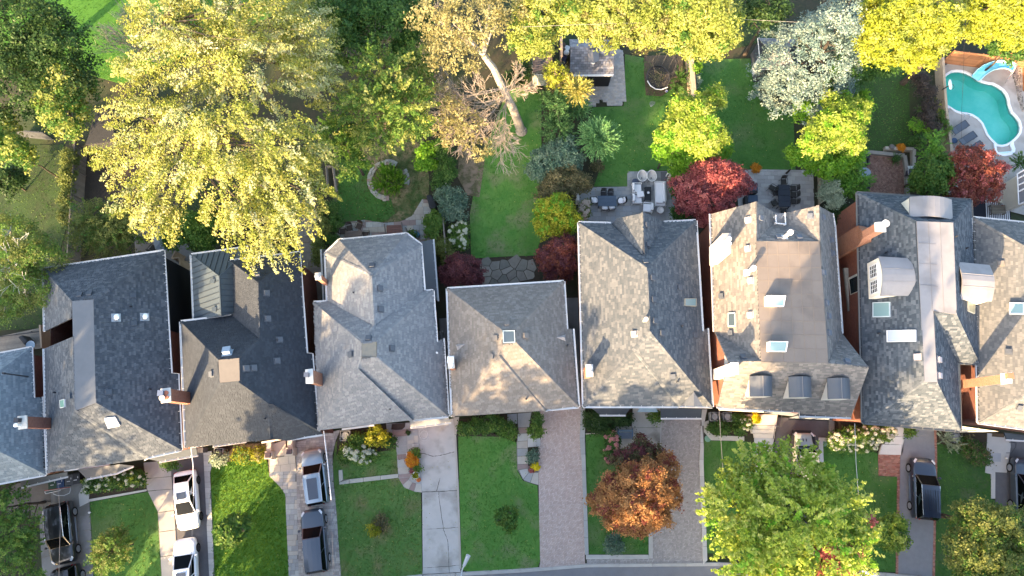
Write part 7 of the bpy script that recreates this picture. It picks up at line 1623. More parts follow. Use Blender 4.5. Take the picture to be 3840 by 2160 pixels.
def shed(label, ridge0, ridge1, eave, zr, ze, m, wall, group='garden sheds', name='garden_shed', ix=.15, shingle=None):
    """gabled shed: eave = four px corners (nw, ne, se, sw), ridge between two px points"""
    E = [P(u, v, ze) for u, v in eave]; R0, R1 = P(*ridge0, zr), P(*ridge1, zr); c_ = sum(E, Vc())/4
    root = TH(name,(c_.x, c_.y,0), label, 'shed', group)
    rf = MB()
    for q in ([E[0], E[1], R1, R0],[E[3], E[2], R1, R0]):
        n = (q[1]-q[0]).cross(q[2]-q[0]); q = q if n.z > 0 else q[::-1]; rf.prism(q,-.08)
    ro = rf.mk('roof', SH_GREY if m else mat('shed_felt',(0.022,0.024,0.027),(0.03,0.032,0.036),4), root)
    if m:
        for q in ([R0, R1, E[1], E[0]],[R0, R1, E[2], E[3]]):
            nrows = max(2, int((q[3]-q[0]).length/.2))
            for i in range(nrows):
                a0, a1 = q[0].lerp(q[3], i/nrows), q[1].lerp(q[2], i/nrows); b0, b1 = q[0].lerp(q[3],(i+.93)/nrows), q[1].lerp(q[2],(i+.93)/nrows); nn = int((a1-a0).length/.36); rr = random.Random(i)
                n = (a1-a0).cross(b0-a0).normalized(); n = n if n.z > 0 else -n; off = (i % 2)*.5
                for j in range(nn+1):
                    t0, t1 = max(0,(j-off)/nn), min(1,(j+.95-off)/nn)
                    if t1-t0 < .01: continue
                    s_ = MB(); th = rr.choice((.02,.03,.04)); s_.prism([a0.lerp(a1, t0)+n*.012, a0.lerp(a1, t1)+n*.012, b0.lerp(b1, t1)+n*(.012+th), b0.lerp(b1, t0)+n*(.012+th)],-n*.02); s_.mk('shingle', m, ro)
    w = MB(); q = offset_poly([Vc((p.x, p.y,0)) for p in E] if area2(E) > 0 else [Vc((p.x, p.y,0)) for p in E[::-1]], ix); w.prism([Vc((p.x, p.y, ze-.02)) for p in q],-ze+.02)
    w.mk('wall', wall, root)
    return root, E
SHM = mat('shed_shingle',(0.24,0.23,0.24),(0.17,0.175,0.19),3, vary=.35)
WARMS = mat('brown_tile',(0.30,0.20,0.145),(0.25,0.165,0.12),3, vary=.2)
r, E = shed('dark pool style shed with grey shingle roof and small dormer',(2140,176),(2305,172),[(2135,150),(2300,150),(2302,278),(2137,280)],3.4,2.5, SHM, mat('black_wall',(0.012,0.013,0.015), rough=.6))
b = MB(); q = [P(2215,228,3.45), P(2222,188,3.45), P(2247,228,3.45), P(2225,235,3.75), P(2223,186,3.75), P(2204,230,3.35)]
b.poly([q[5], q[3], q[4], P(2206,190,3.35)]); b.poly([q[3], q[2], P(2246,190,3.35), q[4]]); b.poly([q[5], q[2], q[3]]); b.mk('dormer', mat('dormer_felt',(0.22,0.21,0.21),(0.17,0.17,0.18),5), r)
b = MB(); b.box(P(2223,236,3.1),(.35,.1,.2)); b.mk('dormer_window', WHITE, r)
b = MB(); b.box(P(2250,300,1.1)+Vc((0,0,0)),(1.2,.1,1.9)); b.mk('door', mat('black_door',(0.02,0.022,0.026), rough=.5), r)
b = MB(); b.prism([P(u, v,2.55) for u, v in ((2137,280),(2302,278),(2300,284),(2138,286))],-.1); b.mk('gutter', mat('white_gutter',(0.6,0.6,0.6)), r)
r, E = shed('small brown tiled shed with pale double doors',(1996,199),(2068,196),[(1994,190),(2067,186),(2075,250),(1998,273)],2.6,2.2, WARMS, mat('pale_boards',(0.34,0.36,0.31),(0.28,0.30,0.26),5, bump=.3), ix=.05)
for u0, u1 in ((2000,2016),(2018,2048)):
    b = MB(); b.prism([P(u0,278,1.9), P(u1,276,1.9), P(u1,316,.1), P(u0,318,.1)], Vc((0,-.05,0))); b.mk('door', mat('sage_door',(0.30,0.33,0.28),(0.26,0.29,0.245),5), r)
    b = MB(); b.tube([P(u0,278,1.95)-Vc((0,.05,0)), P(u1,276,1.95)-Vc((0,.05,0)), P(u1,316,.15)-Vc((0,.05,0)), P(u0,318,.15)-Vc((0,.05,0)), P(u0,278,1.95)-Vc((0,.05,0))],.03,4); b.mk('door_frame', WHITE, r)
r, E = shed('flat dark roofed shed hidden between oak and yellow maple',(345,470),(418,455),[(355,410),(412,402),(434,527),(320,543)],2.75,2.6, None, mat('shed_grey',(0.04,0.04,0.04)), ix=.06)
r, E = shed('grey shingled shed half under the blue spruce',(2895,200),(2960,195),[(2842,143),(2990,150),(2990,260),(2853,260)],3.6,2.5, SHM, mat('slate_wall',(0.055,0.065,0.08)))
b = MB(); b.box(P(2836,250,1.2),(.1,.9,1.9)); b.mk('door', WHITE, r)
b = MB()
for p, q in zip(E, E[1:]+E[:1]): b.tube([p, q],.05,4)
b.mk('gutter', WHITE, r)
board_fence('garden_fence', 'tall timber screen beside the dark shed with bins behind', P(2098,150,0), P(2100,262,0),2.2, WOODT, cap=.2)
for k,(u, v, r_, m_, l) in enumerate(((2107,186,.34, mat('bin_brown',(0.10,0.07,0.055)), 'round brown bin top behind the timber screen'),(2124,197,.27, mat('white_plastic',(0.62,0.62,0.6)), 'white round tank beside the dark shed'),(2112,232,.3, mat('bin_navy',(0.02,0.025,0.06)), 'navy bin behind the timber screen'))):
    t = TH('storage_bin', P(u, v,0), l, 'bin'); b = MB(); b.lathe(P(u, v,0),[(r_*.8,0),(r_,.75),(r_*.97,.8)],14); b.mk('bin_body', m_, t); b = MB(); b.lathe(P(u, v,.8),[(r_*1.06,0),(r_*.9,.07),(r_*.2,.1)],14); b.mk('lid', m_, t)
# ------------------------------------------------------------------ swimming pool
deck = ground_px([('d1',1318,455),('d1',2150,440),('d2',2150,260),('d2',1560,110),('d2',1390,60),('d1',1395,1449),('d1',1345,900)])
DECKC = mat('pool_concrete',(0.38,0.355,0.325),(0.33,0.31,0.285),1.2, col3=(0.27,0.25,0.225), scale3=.6, bump=.2, bscale=25)
ring_sheet('pool_deck', deck, pool_w,0.08, DECKC)
pr = TH('swimming_pool', P(3680,420,0), 'turquoise kidney shaped swimming pool with white coping', 'pool')
b = MB(); ins = offset_poly(pool_w if area2(pool_w) > 0 else pool_w[::-1],.0); N = len(ins)
inner = offset_poly(ins,.10); outer = offset_poly(ins,-.10)
for i in range(N):
    j = (i+1) % N
    for A, B_ in (([inner[i], inner[j]],[outer[i], outer[j]]),):
        b.poly([Vc((A[0].x, A[0].y,.13)), Vc((A[1].x, A[1].y,.13)), Vc((B_[1].x, B_[1].y,.13)), Vc((B_[0].x, B_[0].y,.13))])
        b.poly([Vc((A[0].x, A[0].y,.13)), Vc((A[0].x, A[0].y,-.2)), Vc((A[1].x, A[1].y,-.2)), Vc((A[1].x, A[1].y,.13))])
        b.poly([Vc((B_[0].x, B_[0].y,.13)), Vc((B_[1].x, B_[1].y,.13)), Vc((B_[1].x, B_[1].y,.05)), Vc((B_[0].x, B_[0].y,.05))])
b.mk('coping', mat('white_coping',(0.72,0.73,0.73)), pr)
b = MB()
for i in range(N):
    j = (i+1) % N; b.poly([Vc((inner[i].x, inner[i].y,-.05)), Vc((inner[j].x, inner[j].y,-.05)), Vc((inner[j].x, inner[j].y,-1.15)), Vc((inner[i].x, inner[i].y,-1.15))])
b.poly([Vc((p.x, p.y,-1.15)) for p in inner])
b.mk('basin', mat('pool_liner',(0.08,0.68,0.57),(0.25,0.84,0.73),.35, detail=6, bump=.05), pr)
wm = bpy.data.materials.new('pool_water'); wm.use_nodes = True; nt = wm.node_tree; pb = nt.nodes['Principled BSDF']
pb.inputs['Base Color'].default_value = (0.62,0.96,0.91,1); pb.inputs['Roughness'].default_value = 0.02; pb.inputs['IOR'].default_value = 1.2; pb.inputs['Transmission Weight'].default_value = 1.0
no = nt.nodes.new('ShaderNodeTexNoise'); no.inputs['Scale'].default_value = 3; bp_ = nt.nodes.new('ShaderNodeBump'); bp_.inputs['Strength'].default_value = .08; nt.links.new(no.outputs['Fac'], bp_.inputs['Height']); nt.links.new(bp_.outputs[0], pb.inputs['Normal'])
out_ = nt.nodes['Material Output']; tr_ = nt.nodes.new('ShaderNodeBsdfTransparent'); tr_.inputs[0].default_value = (0.93,0.99,0.98,1); gl_ = nt.nodes.new('ShaderNodeBsdfGlossy'); gl_.inputs['Roughness'].default_value = .03; fr_ = nt.nodes.new('ShaderNodeFresnel'); fr_.inputs[0].default_value = 1.33; mx_ = nt.nodes.new('ShaderNodeMixShader')
nt.links.new(fr_.outputs[0], mx_.inputs[0]); nt.links.new(tr_.outputs[0], mx_.inputs[1]); nt.links.new(gl_.outputs[0], mx_.inputs[2]); nt.links.new(bp_.outputs[0], gl_.inputs['Normal']); nt.links.new(mx_.outputs[0], out_.inputs[0])
b = MB(); b.poly([Vc((p.x, p.y,-.02)) for p in inner]); b.mk('water', wm, pr)
PLW = mat('white_fibreglass',(0.76,0.78,0.79), rough=.35)
b = MB(); so_ = [z4(*q) for q in ((1490,825),(1550,860),(1560,980),(1590,1030),(1680,1060),(1800,1055),(1890,1010),(1900,950),(1860,870),(1910,785),(1940,790),(1950,860),(1982,950),(1975,1020),(1900,1085),(1760,1115),(1640,1105),(1560,1050),(1515,960),(1500,880))]
b.prism([P(u, v,.2) for u, v in so_],-.25); st_ = b.mk('stair_surround', PLW, pr)
for k, q in enumerate(([(1555,905),(1760,880),(1770,905),(1755,925),(1565,945)],[(1560,950),(1800,925),(1830,945),(1800,965),(1570,985)],[(1565,990),(1830,960),(1860,1000),(1780,1020),(1590,1030)],[(1590,1032),(1860,1005),(1890,1010),(1800,1055),(1680,1060)])):
    b = MB(); b.prism([P(*z4(*p),-.1+.07*k) for p in q],-.12); b.mk('pool_step', mat('step_white',(0.55,0.74,0.72), rough=.4), pr)
t = TH('pool_slide', P(3800,270,0), 'curved pale blue pool slide with ladder', 'slide'); SL = mat('slide_blue',(0.36,0.66,0.78), rough=.3); SLD = mat('slide_channel',(0.12,0.46,0.66), rough=.3)
cl = [z3(*q)+(zz_,) for q, zz_ in (((985,755),.25),((1080,650),.6),((1200,560),1.0),((1340,500),1.4),((1480,475),1.75),((1620,475),2.0),((1720,510),2.05),((1780,550),2.05))]
pts = [P(u, v, zq) for u, v, zq in cl]; b = MB(); lip = MB(); prev = None
for i, p in enumerate(pts):
    d = (pts[min(i+1, len(pts)-1)]-pts[max(i-1,0)]); d.z = 0; d.normalize(); s_ = Vc((-d.y, d.x,0)); cur = [p+s_*.42+Vc((0,0,.16)), p+s_*.30, p-s_*.30, p-s_*.42+Vc((0,0,.16))]
    if prev:
        for k in range(3): b.poly([prev[k], prev[k+1], cur[k+1], cur[k]]); b.poly([prev[k]-Vc((0,0,.03)), cur[k]-Vc((0,0,.03)), cur[k+1]-Vc((0,0,.03)), prev[k+1]-Vc((0,0,.03))])
        lip.fr(prev[0], cur[0],.05,.05,6); lip.fr(prev[3], cur[3],.05,.05,6)
    prev = cur
b.mk('slide_channel', SLD, t); lip.mk('slide_rim', SL, t)
b = MB()
for q0, q1 in (((1850,480),(1640,850)),((1740,610),(1610,850))): b.tube([P(*z3(*q0),2.1), P(*z3(q1[0]+100, q1[1]-150),0.1)],.03,6)
b.tube([P(*z3(1820,440),2.7), P(*z3(1865,475),2.5), P(*z3(1850,500),2.1)],.03,6); b.tube([P(*z3(1755,600),2.1), P(*z3(1610,850),.1)],.035,6)
for k in range(6):
    f = k/6; a = P(*z3(1850,480),2.1).lerp(P(*z3(1740,700),.1), f); c_ = P(*z3(1755,600),2.1).lerp(P(*z3(1610,850),.1), f); b.fr(a, c_,.03,.03,5)
b.mk('ladder', mat('steel_tube',(0.6,0.6,0.6), rough=.25, metal=.8), t)
t = TH('basketball_hoop', P(*z3(230,1040),0), 'white oval basketball backboard leaning over the pool', 'hoop'); o0 = P(*z3(232,1045),.1)
b = MB(); b.box(o0+Vc((0,0,.12)),(.35,.55,.25)); b.mk('base', BLACKP, t)
top = P(*z3(430,905),1.7); b = MB(); b.tube([o0, P(*z3(330,960),1.3), top],.05,6); b.mk('pole', BLACKP, t)
b = MB(); b.lathe((0,0,0),[(.02,-.03),(.5,-.03),(.5,.03),(.02,.03)],20, sx=.5, sy=1.0); o = b.mk('backboard', mat('board_white',(0.74,0.74,0.73)), t); o.matrix_parent_inverse = t.matrix_basis.inverted(); o.location = top+Vc((0,0,.25)); o.rotation_euler = (0,.55,-.1)
b = MB(); cc = P(*z3(495,915),1.5); pr_ = [cc+Vc((math.cos(k*math.pi/8)*.2, math.sin(k*math.pi/8)*.26,0)) for k in range(17)]; b.tube(pr_,.018,5); b.mk('rim', BLACKP, t)
t = TH('pool_handrail', P(*z4(840,200),0), 'pair of chrome grab rails at the pool edge', 'handrail')
for x, y in ((790,265),(905,280)):
    b = MB(); b.tube([P(*z4(x, y),.08), P(*z4(x+45, y-50),.75), P(*z4(x+50, y-95),.7), P(*z4(x-15, y-115),.35), P(*z4(x-20, y-112),-.1)],.025,6); b.mk('rail', CHROME, t)
SLG = mat('charcoal_sling',(0.085,0.10,0.125),(0.07,0.085,0.105),20, rough=.8); SLF = mat('charcoal_frame',(0.045,0.05,0.06), rough=.6)
def lounger(label, a, c_, grp='pool loungers'):
    """a = head end, c = foot end"""
    d = (c_-a); d.z = 0; L = 1.95; d.normalize(); root = TH('sun_lounger', a+d*(L/2), label, 'lounger', grp); s_ = Vc((-d.y, d.x,0)); w = .32; up = Vc((0,0,1))
    q = lambda x, y, z: a+d*x+s_*y+up*z
    b = MB(); b.prism([q(.72,-w,.34), q(L,-w,.34), q(L, w,.34), q(.72, w,.34)],-.03); b.mk('seat', SLG, root)
    b = MB(); b.prism([q(.02,-w,.62), q(.70,-w,.36), q(.70, w,.36), q(.02, w,.62)],-.03); b.mk('backrest', SLG, root)
    b = MB(); b.tube([q(.72,-w,.34), q(L,-w,.34), q(L, w,.34), q(.72, w,.34)],.025,5); b.tube([q(.70,-w,.36), q(.02,-w,.62), q(.02, w,.62), q(.70, w,.36)],.025,5); b.tube([q(.70,-w,.35), q(.70, w,.35)],.02,5); b.mk('frame', SLF, root)
    for x in (.3, L-.3):
        for y in (-w, w): b = MB(); b.tube([q(x, y,.34), q(x, y*1.1,.08)],.022,5); b.mk('leg', SLF, root)
    return root
lounger('upper charcoal sun lounger on the pool deck', P(*z4(470,640),.3), P(*z4(850,395),.3)); lounger('middle charcoal sun lounger beside the blue side table', P(*z4(640,880),.3), P(*z4(1030,640),.3)); lounger('lowest charcoal sun lounger mostly under the brick red maple', P(*z4(800,1100),.3), P(*z4(1175,855),.3))
def round_table(name, label, p, r_, h_, m, group=None):
    t_ = TH(name,(p.x, p.y,.08), label, 'table', group); b = MB(); b.lathe((p.x, p.y, h_),[(r_*.98,-.04),(r_,-.02),(r_,.0),(r_*.9,.008),(.001,.01)],24); b.mk('table_top', m, t_)
    b = MB(); b.fr((p.x, p.y,.08),(p.x, p.y, h_-.04),.05,.05,8); b.lathe((p.x, p.y,.08),[(r_*.6,0),(r_*.5,.03)],16); b.mk('pedestal', BLACKP, t_); return t_
round_table('side_table', 'small dark blue round table between the pool loungers', P(*z4(605,765),.45),.27,.45, mat('table_navy',(0.04,0.08,0.16), rough=.4))
rr = random.Random(5); sb_ = MB(); bed = [z3(*q) for q in ((200,440),(330,350),(900,400),(1100,470),(1380,450),(1370,500),(1000,470),(700,415),(400,450),(210,560))]; bed2 = [z3(*q) for q in ((1760,700),(1880,470),(1910,470),(1910,1000),(2000,1449),(1960,1449),(1880,1200),(1840,950))]
for poly_ in (bed, bed2):
    w_ = [P(u, v,0) for u, v in poly_]; x0, x1 = min(p.x for p in w_), max(p.x for p in w_); y0, y1 = min(p.y for p in w_), max(p.y for p in w_)
    for k in range(1100):
        p = Vc((rr.uniform(x0, x1), rr.uniform(y0, y1),.1))
        if inside(p, w_): sb_.ball(p, rr.uniform(.05,.13),5,3,.7)
o = sb_.mk('river_stones', mat('river_stone',(0.26,0.23,0.20),(0.16,0.145,0.13),2, vary=.6)); o['kind'] = 'stuff'
for x, y in ((1870,120),(1870,420)):
    pass
# ------------------------------------------------------------------ terrace furniture
CUSH = mat('white_cushion',(0.72,0.72,0.73),(0.66,0.66,0.68),3, rough=.95); WF = mat('white_frame',(0.66,0.66,0.66), rough=.5); NAVT = mat('slate_table',(0.075,0.105,0.15),(0.06,0.088,0.125),3, rough=.6, vary=.06)
def e5(x, y): return (2160+x*400/2415,600+y*240/1449)
def E5(x, y, z=0): return P(*e5(x, y), z)
def slat_table(label, q, h_, m, n=9, legs=True, name='dining_table', group=None, hole=True, along=True):
    """q = four px-world corners of the top, in order"""
    c_ = sum(q, Vc())/4; t_ = TH(name,(c_.x, c_.y,.08), label, 'table', group)
    for i in range(n):
        a, b0 = q[0].lerp(q[3],(i+.04)/n), q[1].lerp(q[2],(i+.04)/n); c2, d2 = q[1].lerp(q[2],(i+.90)/n), q[0].lerp(q[3],(i+.90)/n); b = MB(); b.prism([a, b0, c2, d2],-.035); b.mk('slat', m, t_)
    b = MB(); qq = offset_poly(q if area2(q) > 0 else q[::-1],.04); b.prism([p-Vc((0,0,.04)) for p in qq],-.05); b.mk('apron', m, t_)
    for p in q:
        pp = p.lerp(c_,.1); b = MB(); b.fr((pp.x, pp.y,.08),(pp.x, pp.y, h_-.05),.04,.045,6); b.mk('leg', m, t_)
    return t_
def chair(label, c_, face, m_frame, m_seat, cushion=None, group=None, w=.52, name='patio_chair', net=False, arms=True, back_h=.86):
    """chair standing at c_, sitter looking along 'face' (radians)"""
    t_ = TH(name,(0,0,0), label, 'chair', group); b = MB()
    b.box((0,0,.42),(w, w,.04)); b.mk('seat', m_seat, t_)
    b = MB()
    n = 7
    for i in range(n):
        y = -w/2+w*(i+.5)/n; bend = .05*(1-(2*(i+.5)/n-1)**2); b.prism([Vc((-w/2-bend, y-w/n*.42,.46)), Vc((-w/2-bend, y+w/n*.42,.46)), Vc((-w/2-.14-bend, y+w/n*.42, back_h)), Vc((-w/2-.14-bend, y-w/n*.42, back_h))], Vc((-.025,0,0)))
    b.tube([Vc((-w/2-.14,-w/2, back_h)), Vc((-w/2-.19,0, back_h+.01)), Vc((-w/2-.14, w/2, back_h))],.022,5); b.mk('backrest', m_seat if net else m_frame, t_)
    for sy in (-1,1):
        if arms: b = MB(); b.tube([Vc((-w/2-.06, sy*w*.54,.66)), Vc((w*.3, sy*w*.56,.64)), Vc((w*.42, sy*w*.54,.44))],.022,5); b.mk('armrest', m_frame, t_)
        for sx in (-1,1): b = MB(); b.tube([Vc((sx*w*.42, sy*w*.45,.42)), Vc((sx*w*.52, sy*w*.52,0))],.018,5); b.mk('leg', m_frame, t_)
    if cushion:
        b = MB(); b.ball((0,0,.47),.30,10,6,.28); b.mk('seat_cushion', cushion, t_); b = MB(); b.ball((-w/2-.02,0,.70),.26,10,6,.9); o_ = b.mk('back_cushion', cushion, t_); o_.scale = (.45,1,1); o_.location = (-.12,0,0)
    t_.location = (c_.x, c_.y,.085); t_.rotation_euler = (0,0, face); return t_
PI = math.pi; BLK = mat('black_wicker',(0.02,0.021,0.024), rough=.7)
slat_table('slate blue slatted dining table on the grey slab terrace',[E5(497,808,.75), E5(915,808,.75), E5(918,1048,.75), E5(500,1045,.75)],.75, NAVT,9)
DG = 'dining chairs around the slatted table'
chair('upper left black dining chair tucked at the slatted table', E5(620,780,.45),-PI/2, BLK, BLK, None, DG,.46); chair('upper right black dining chair tucked at the slatted table', E5(778,790,.45),-PI/2, BLK, BLK, None, DG,.46)
chair('lower left white cushioned chair at the slatted table', E5(645,1075,.45), PI/2, BLK, BLK, CUSH, DG,.5); chair('lower right white cushioned chair at the slatted table', E5(800,1065,.45), PI/2+.25, BLK, BLK, CUSH, DG,.5)
chair('white cushioned chair at the left end of the slatted table', E5(420,925,.45),0.1, BLK, BLK, CUSH, DG,.54); chair('white cushioned chair at the right end of the slatted table', E5(1020,935,.45), PI+.1, BLK, BLK, CUSH, DG,.54)
t = slat_table('black slatted coffee table between white armchairs and sofa',[E5(1555,605,.4), E5(1705,605,.4), E5(1702,915,.4), E5(1550,912,.4)],.4, mat('black_table',(0.025,0.028,0.034), rough=.6),10)
tag(TH('bowl', E5(1632,745,.42), 'small white bowl on the black coffee table', 'bowl')); b = MB(); b.lathe(E5(1632,745,.41),[(.05,0),(.11,.05),(.12,.08),(.09,.07),(.02,.03)],14); b.mk('bowl_shell', CUSH,[o for o in COL.objects if o.name == 'bowl'][0])
def armchair(label, c_, face, w=.82, group='white lounge armchairs', tilt=0, loose=0):
    t_ = TH('armchair',(0,0,0), label, 'armchair', group)
    for sy in (-1,1):
        b = MB(); b.tube([Vc((-w/2, sy*w/2,.03)), Vc((-w/2, sy*w/2,.62)), Vc((w/2, sy*w/2,.6)), Vc((w/2, sy*w/2,.03))],.03,5); b.box((0, sy*w/2,.61),(w,.07,.03)); b.mk('arm_frame', WF, t_)
    b = MB(); b.box((0,0,.26),(w*.96, w*.94,.06)); b.mk('base', WF, t_)
    b = MB(); b.box((.05,0,.38),(w*.84, w*.86,.18)); o_ = b.mk('seat_cushion', CUSH, t_); bv = o_.modifiers.new('bev', 'BEVEL'); bv.width = .06; bv.segments = 3
    b = MB(); b.box((-w/2+.08,0,.66),(.2, w*.84,.42), Matrix.Rotation(-.25,3, 'Y')); o_ = b.mk('back_cushion', CUSH, t_); bv = o_.modifiers.new('bev', 'BEVEL'); bv.width = .07; bv.segments = 3
    if loose: b = MB(); b.box((.28,.35,.62),(.62,.55,.16), Matrix.Rotation(.15,3, 'Z')); o_ = b.mk('loose_cushion', CUSH, t_); bv = o_.modifiers.new('bev', 'BEVEL'); bv.width = .06; bv.segments = 3
    t_.location = (c_.x, c_.y,.085); t_.rotation_euler = (0,0, face)
armchair('white armchair facing right, nearest the navy round table', E5(1375,645,.4),0.0); armchair('white armchair with loose cushion left of the black coffee table', E5(1380,890,.4),0.0, loose=1); armchair('white armchair turned left near the roof gable', E5(1620,1090,.4), PI-.1,.8)
t = TH('sofa', E5(1905,760), 'long white sofa along the crimson maple', 'sofa'); q = [E5(1785,490,.42), E5(2020,490,.42), E5(2035,1030,.42), E5(1800,1030,.42)]
b = MB(); b.prism([p.lerp(sum(q, Vc())/4,.04) for p in q],-.18); o = b.mk('seat_cushion', CUSH, t); bv = o.modifiers.new('bev', 'BEVEL'); bv.width = .05; bv.segments = 3
b = MB(); b.prism([E5(1968,490,.75), E5(2020,490,.75), E5(2040,940,.75), E5(1985,940,.75)],-.35); o = b.mk('back_cushion', CUSH, t); bv = o.modifiers.new('bev', 'BEVEL'); bv.width = .06; bv.segments = 3
b = MB(); b.prism([E5(1815,915,.66), E5(1985,920,.66), E5(1985,975,.66), E5(1815,970,.66)],-.25); o = b.mk('end_cushion', CUSH, t); bv = o.modifiers.new('bev', 'BEVEL'); bv.width = .06; bv.segments = 3
b = MB(); b.tube([E5(1783,486,.45), E5(2022,486,.6), E5(2048,900,.6), E5(2000,1036,.6), E5(1800,1036,.45), E5(1783,486,.45)],.03,5)
for p in q: b.fr((p.x, p.y,.08),(p.x, p.y,.45),.03,.03,6)
b.mk('frame', WF, t)
def egg(label, p):
    t_ = TH('egg_chair',(p.x, p.y,.08), label, 'chair', 'white egg chairs'); b = MB(); n = 20; prof = [(.0,.30),(.2,.32),(.36,.42),(.44,.58),(.46,.66)]
    rings = []
    for r_, z in prof: rings.append([b.vert((p.x+math.sin(a_)*r_*.92, p.y+math.cos(a_)*r_*(1.25 if math.cos(a_) > 0 else 1.0), z+.12*max(0, math.cos(a_))*r_)) for a_ in [2*PI*k/n for k in range(n)]])
    for a_, c_ in zip(rings[:-1], rings[1:]):
        for k in range(n): b.face((a_[k], a_[(k+1) % n], c_[(k+1) % n], c_[k]))
    b.mk('shell', mat('egg_weave',(0.52,0.52,0.50),(0.44,0.44,0.43),12, rough=.7, bump=.4), t_)
    b = MB(); b.tube([Vc(b2) for b2 in [rings and (p.x+math.sin(2*PI*k/n)*.46*.92, p.y+math.cos(2*PI*k/n)*.46*(1.25 if math.cos(2*PI*k/n) > 0 else 1.0),.66+.12*max(0, math.cos(2*PI*k/n))*.46) for k in range(n+1)]],.035,6); b.mk('rim', WF, t_)
    b = MB(); b.lathe((p.x, p.y-.05,.34),[(.05,0),(.05,.03),(.001,.035)],10); b.mk('hub', BLACKP, t_)
    for k in range(4): a_ = PI/4+k*PI/2; b = MB(); b.tube([Vc((p.x, p.y,.32)), Vc((p.x+math.cos(a_)*.42, p.y+math.sin(a_)*.42-.1,.08))],.02,5); b.mk('leg', BLACKP, t_)
egg('left white egg chair at the top of the terrace', E5(1495,385,.5)); egg('right white egg chair beside the folded parasol', E5(1710,385,.5))
round_table('side_table', 'navy round side table left of the egg chairs', E5(1343,490,.5),.3,.5, mat('table_navy2',(0.05,0.065,0.105), rough=.5))
t = TH('planter_pot', E5(1890,1165), 'white round pot near the white sofa', 'pot'); b = MB(); b.lathe(E5(1890,1165,.08),[(.24,0),(.3,.25),(.31,.42),(.26,.42),(.24,.3),(.01,.28)],18); b.mk('pot_shell', mat('pot_white',(0.66,0.65,0.63)), t)
t = TH('base_slab', E5(1990,370), 'dark square parasol base slab', 'base'); b = MB(); b.prism([E5(1922,268,.2), E5(2080,262,.2), E5(2065,470,.2), E5(1930,470,.2)],-.12); b.mk('slab', mat('base_grey',(0.10,0.10,0.11), rough=.6), t)
t = TH('parasol', E5(2080,330), 'folded white cantilever parasol leaning over its base', 'parasol', None); b = MB(); b.tube([E5(2040,365,.3), E5(2110,230,1.6), E5(2160,120,2.4)],.05,8); b.tube([E5(2045,340,.6), E5(2185,225,1.8)],.04,6); b.mk('mast', WF, t); b = MB(); b.fr(E5(2100,470,.7), E5(2165,260,1.7),.2,.08,10); b.mk('canopy', mat('canvas',(0.42,0.38,0.34), rough=.95), t)
t = TH('side_gate', E5(40,800), 'white panel at the left end of the terrace', 'gate'); b = MB(); b.box(E5(35,800,.6),(.9*.2,1.1,1.1)); b.box(E5(35,900,.6),(.2,.5,1.15)); b.mk('panel', WHITE, t)
def f6(x, y): return (2780+x*320/1783,600+y*260/1449)
def F6(x, y, z=0): return P(*f6(x, y), z)
slat_table('black rectangular dining table on the pale slab terrace',[F6(760,505,.75), F6(1010,515,.75), F6(1035,985,.75), F6(780,985,.75)],.75, mat('black_navy_table',(0.030,0.036,0.05), rough=.55),4)
b = MB(); b.lathe(F6(898,738,.76),[(.07,0),(.07,.015),(.001,.016)],14); b.mk('umbrella_hole', BLACKP,[o for o in COL.objects if o.get('label', '').startswith('black rectangular dining')][0])
BG = 'black chairs around the rectangular table'; NET = mat('dark_mesh',(0.04,0.038,0.035), rough=.9); GREYC = mat('grey_cushion',(0.35,0.34,0.32), rough=.95)
for lb, x, y, a_ in (('black mesh chair at the head of the rectangular table',880,460,-PI/2),('upper right black mesh chair at the rectangular table',1080,595, PI),('middle right black mesh chair at the rectangular table',1085,730, PI),('lower right black mesh chair at the rectangular table',1085,870, PI-.2),('black mesh chair pulled away at an angle top left',635,590,2.6),('middle left black mesh chair at the rectangular table',725,690,.05),('lower left black mesh chair turned askew',690,900,.5),('black mesh chair at the foot of the rectangular table',880,1070, PI/2)):
    chair(lb, F6(x, y,.45), a_, BLK, NET, None, BG,.5, net=True)
SB = mat('slate_fabric',(0.075,0.105,0.15),(0.06,0.088,0.125),4, rough=.95)
for k,(y, lb) in enumerate(((565, 'upper slate blue lounge chair under the crimson maple'),(810, 'lower slate blue lounge chair beside the flat roof'))):
    t = TH('lounge_chair', F6(260, y), lb, 'armchair', 'slate blue lounge chairs'); b = MB(); b.prism([F6(150, y-80,.42), F6(345, y-85,.42), F6(355, y+70,.42), F6(130, y+90,.42)],-.2); o = b.mk('seat_cushion', SB, t); bv = o.modifiers.new('bev', 'BEVEL'); bv.width = .05; bv.segments = 2
    b = MB(); b.prism([F6(120, y+75,.62), F6(330, y+70,.62), F6(350, y+110,.62), F6(300, y+130,.62), F6(120, y+125,.62)],-.5); b.mk('arm', BLK, t); b = MB(); b.prism([F6(80, y-60,.8), F6(130, y-60,.8), F6(140, y+110,.8), F6(85, y+110,.8)],-.7); b.mk('backrest', BLK, t)
def g7(x, y): return (3060+x*500/2131,520+y*340/1449)
def G7(x, y, z=0): return P(*g7(x, y), z)
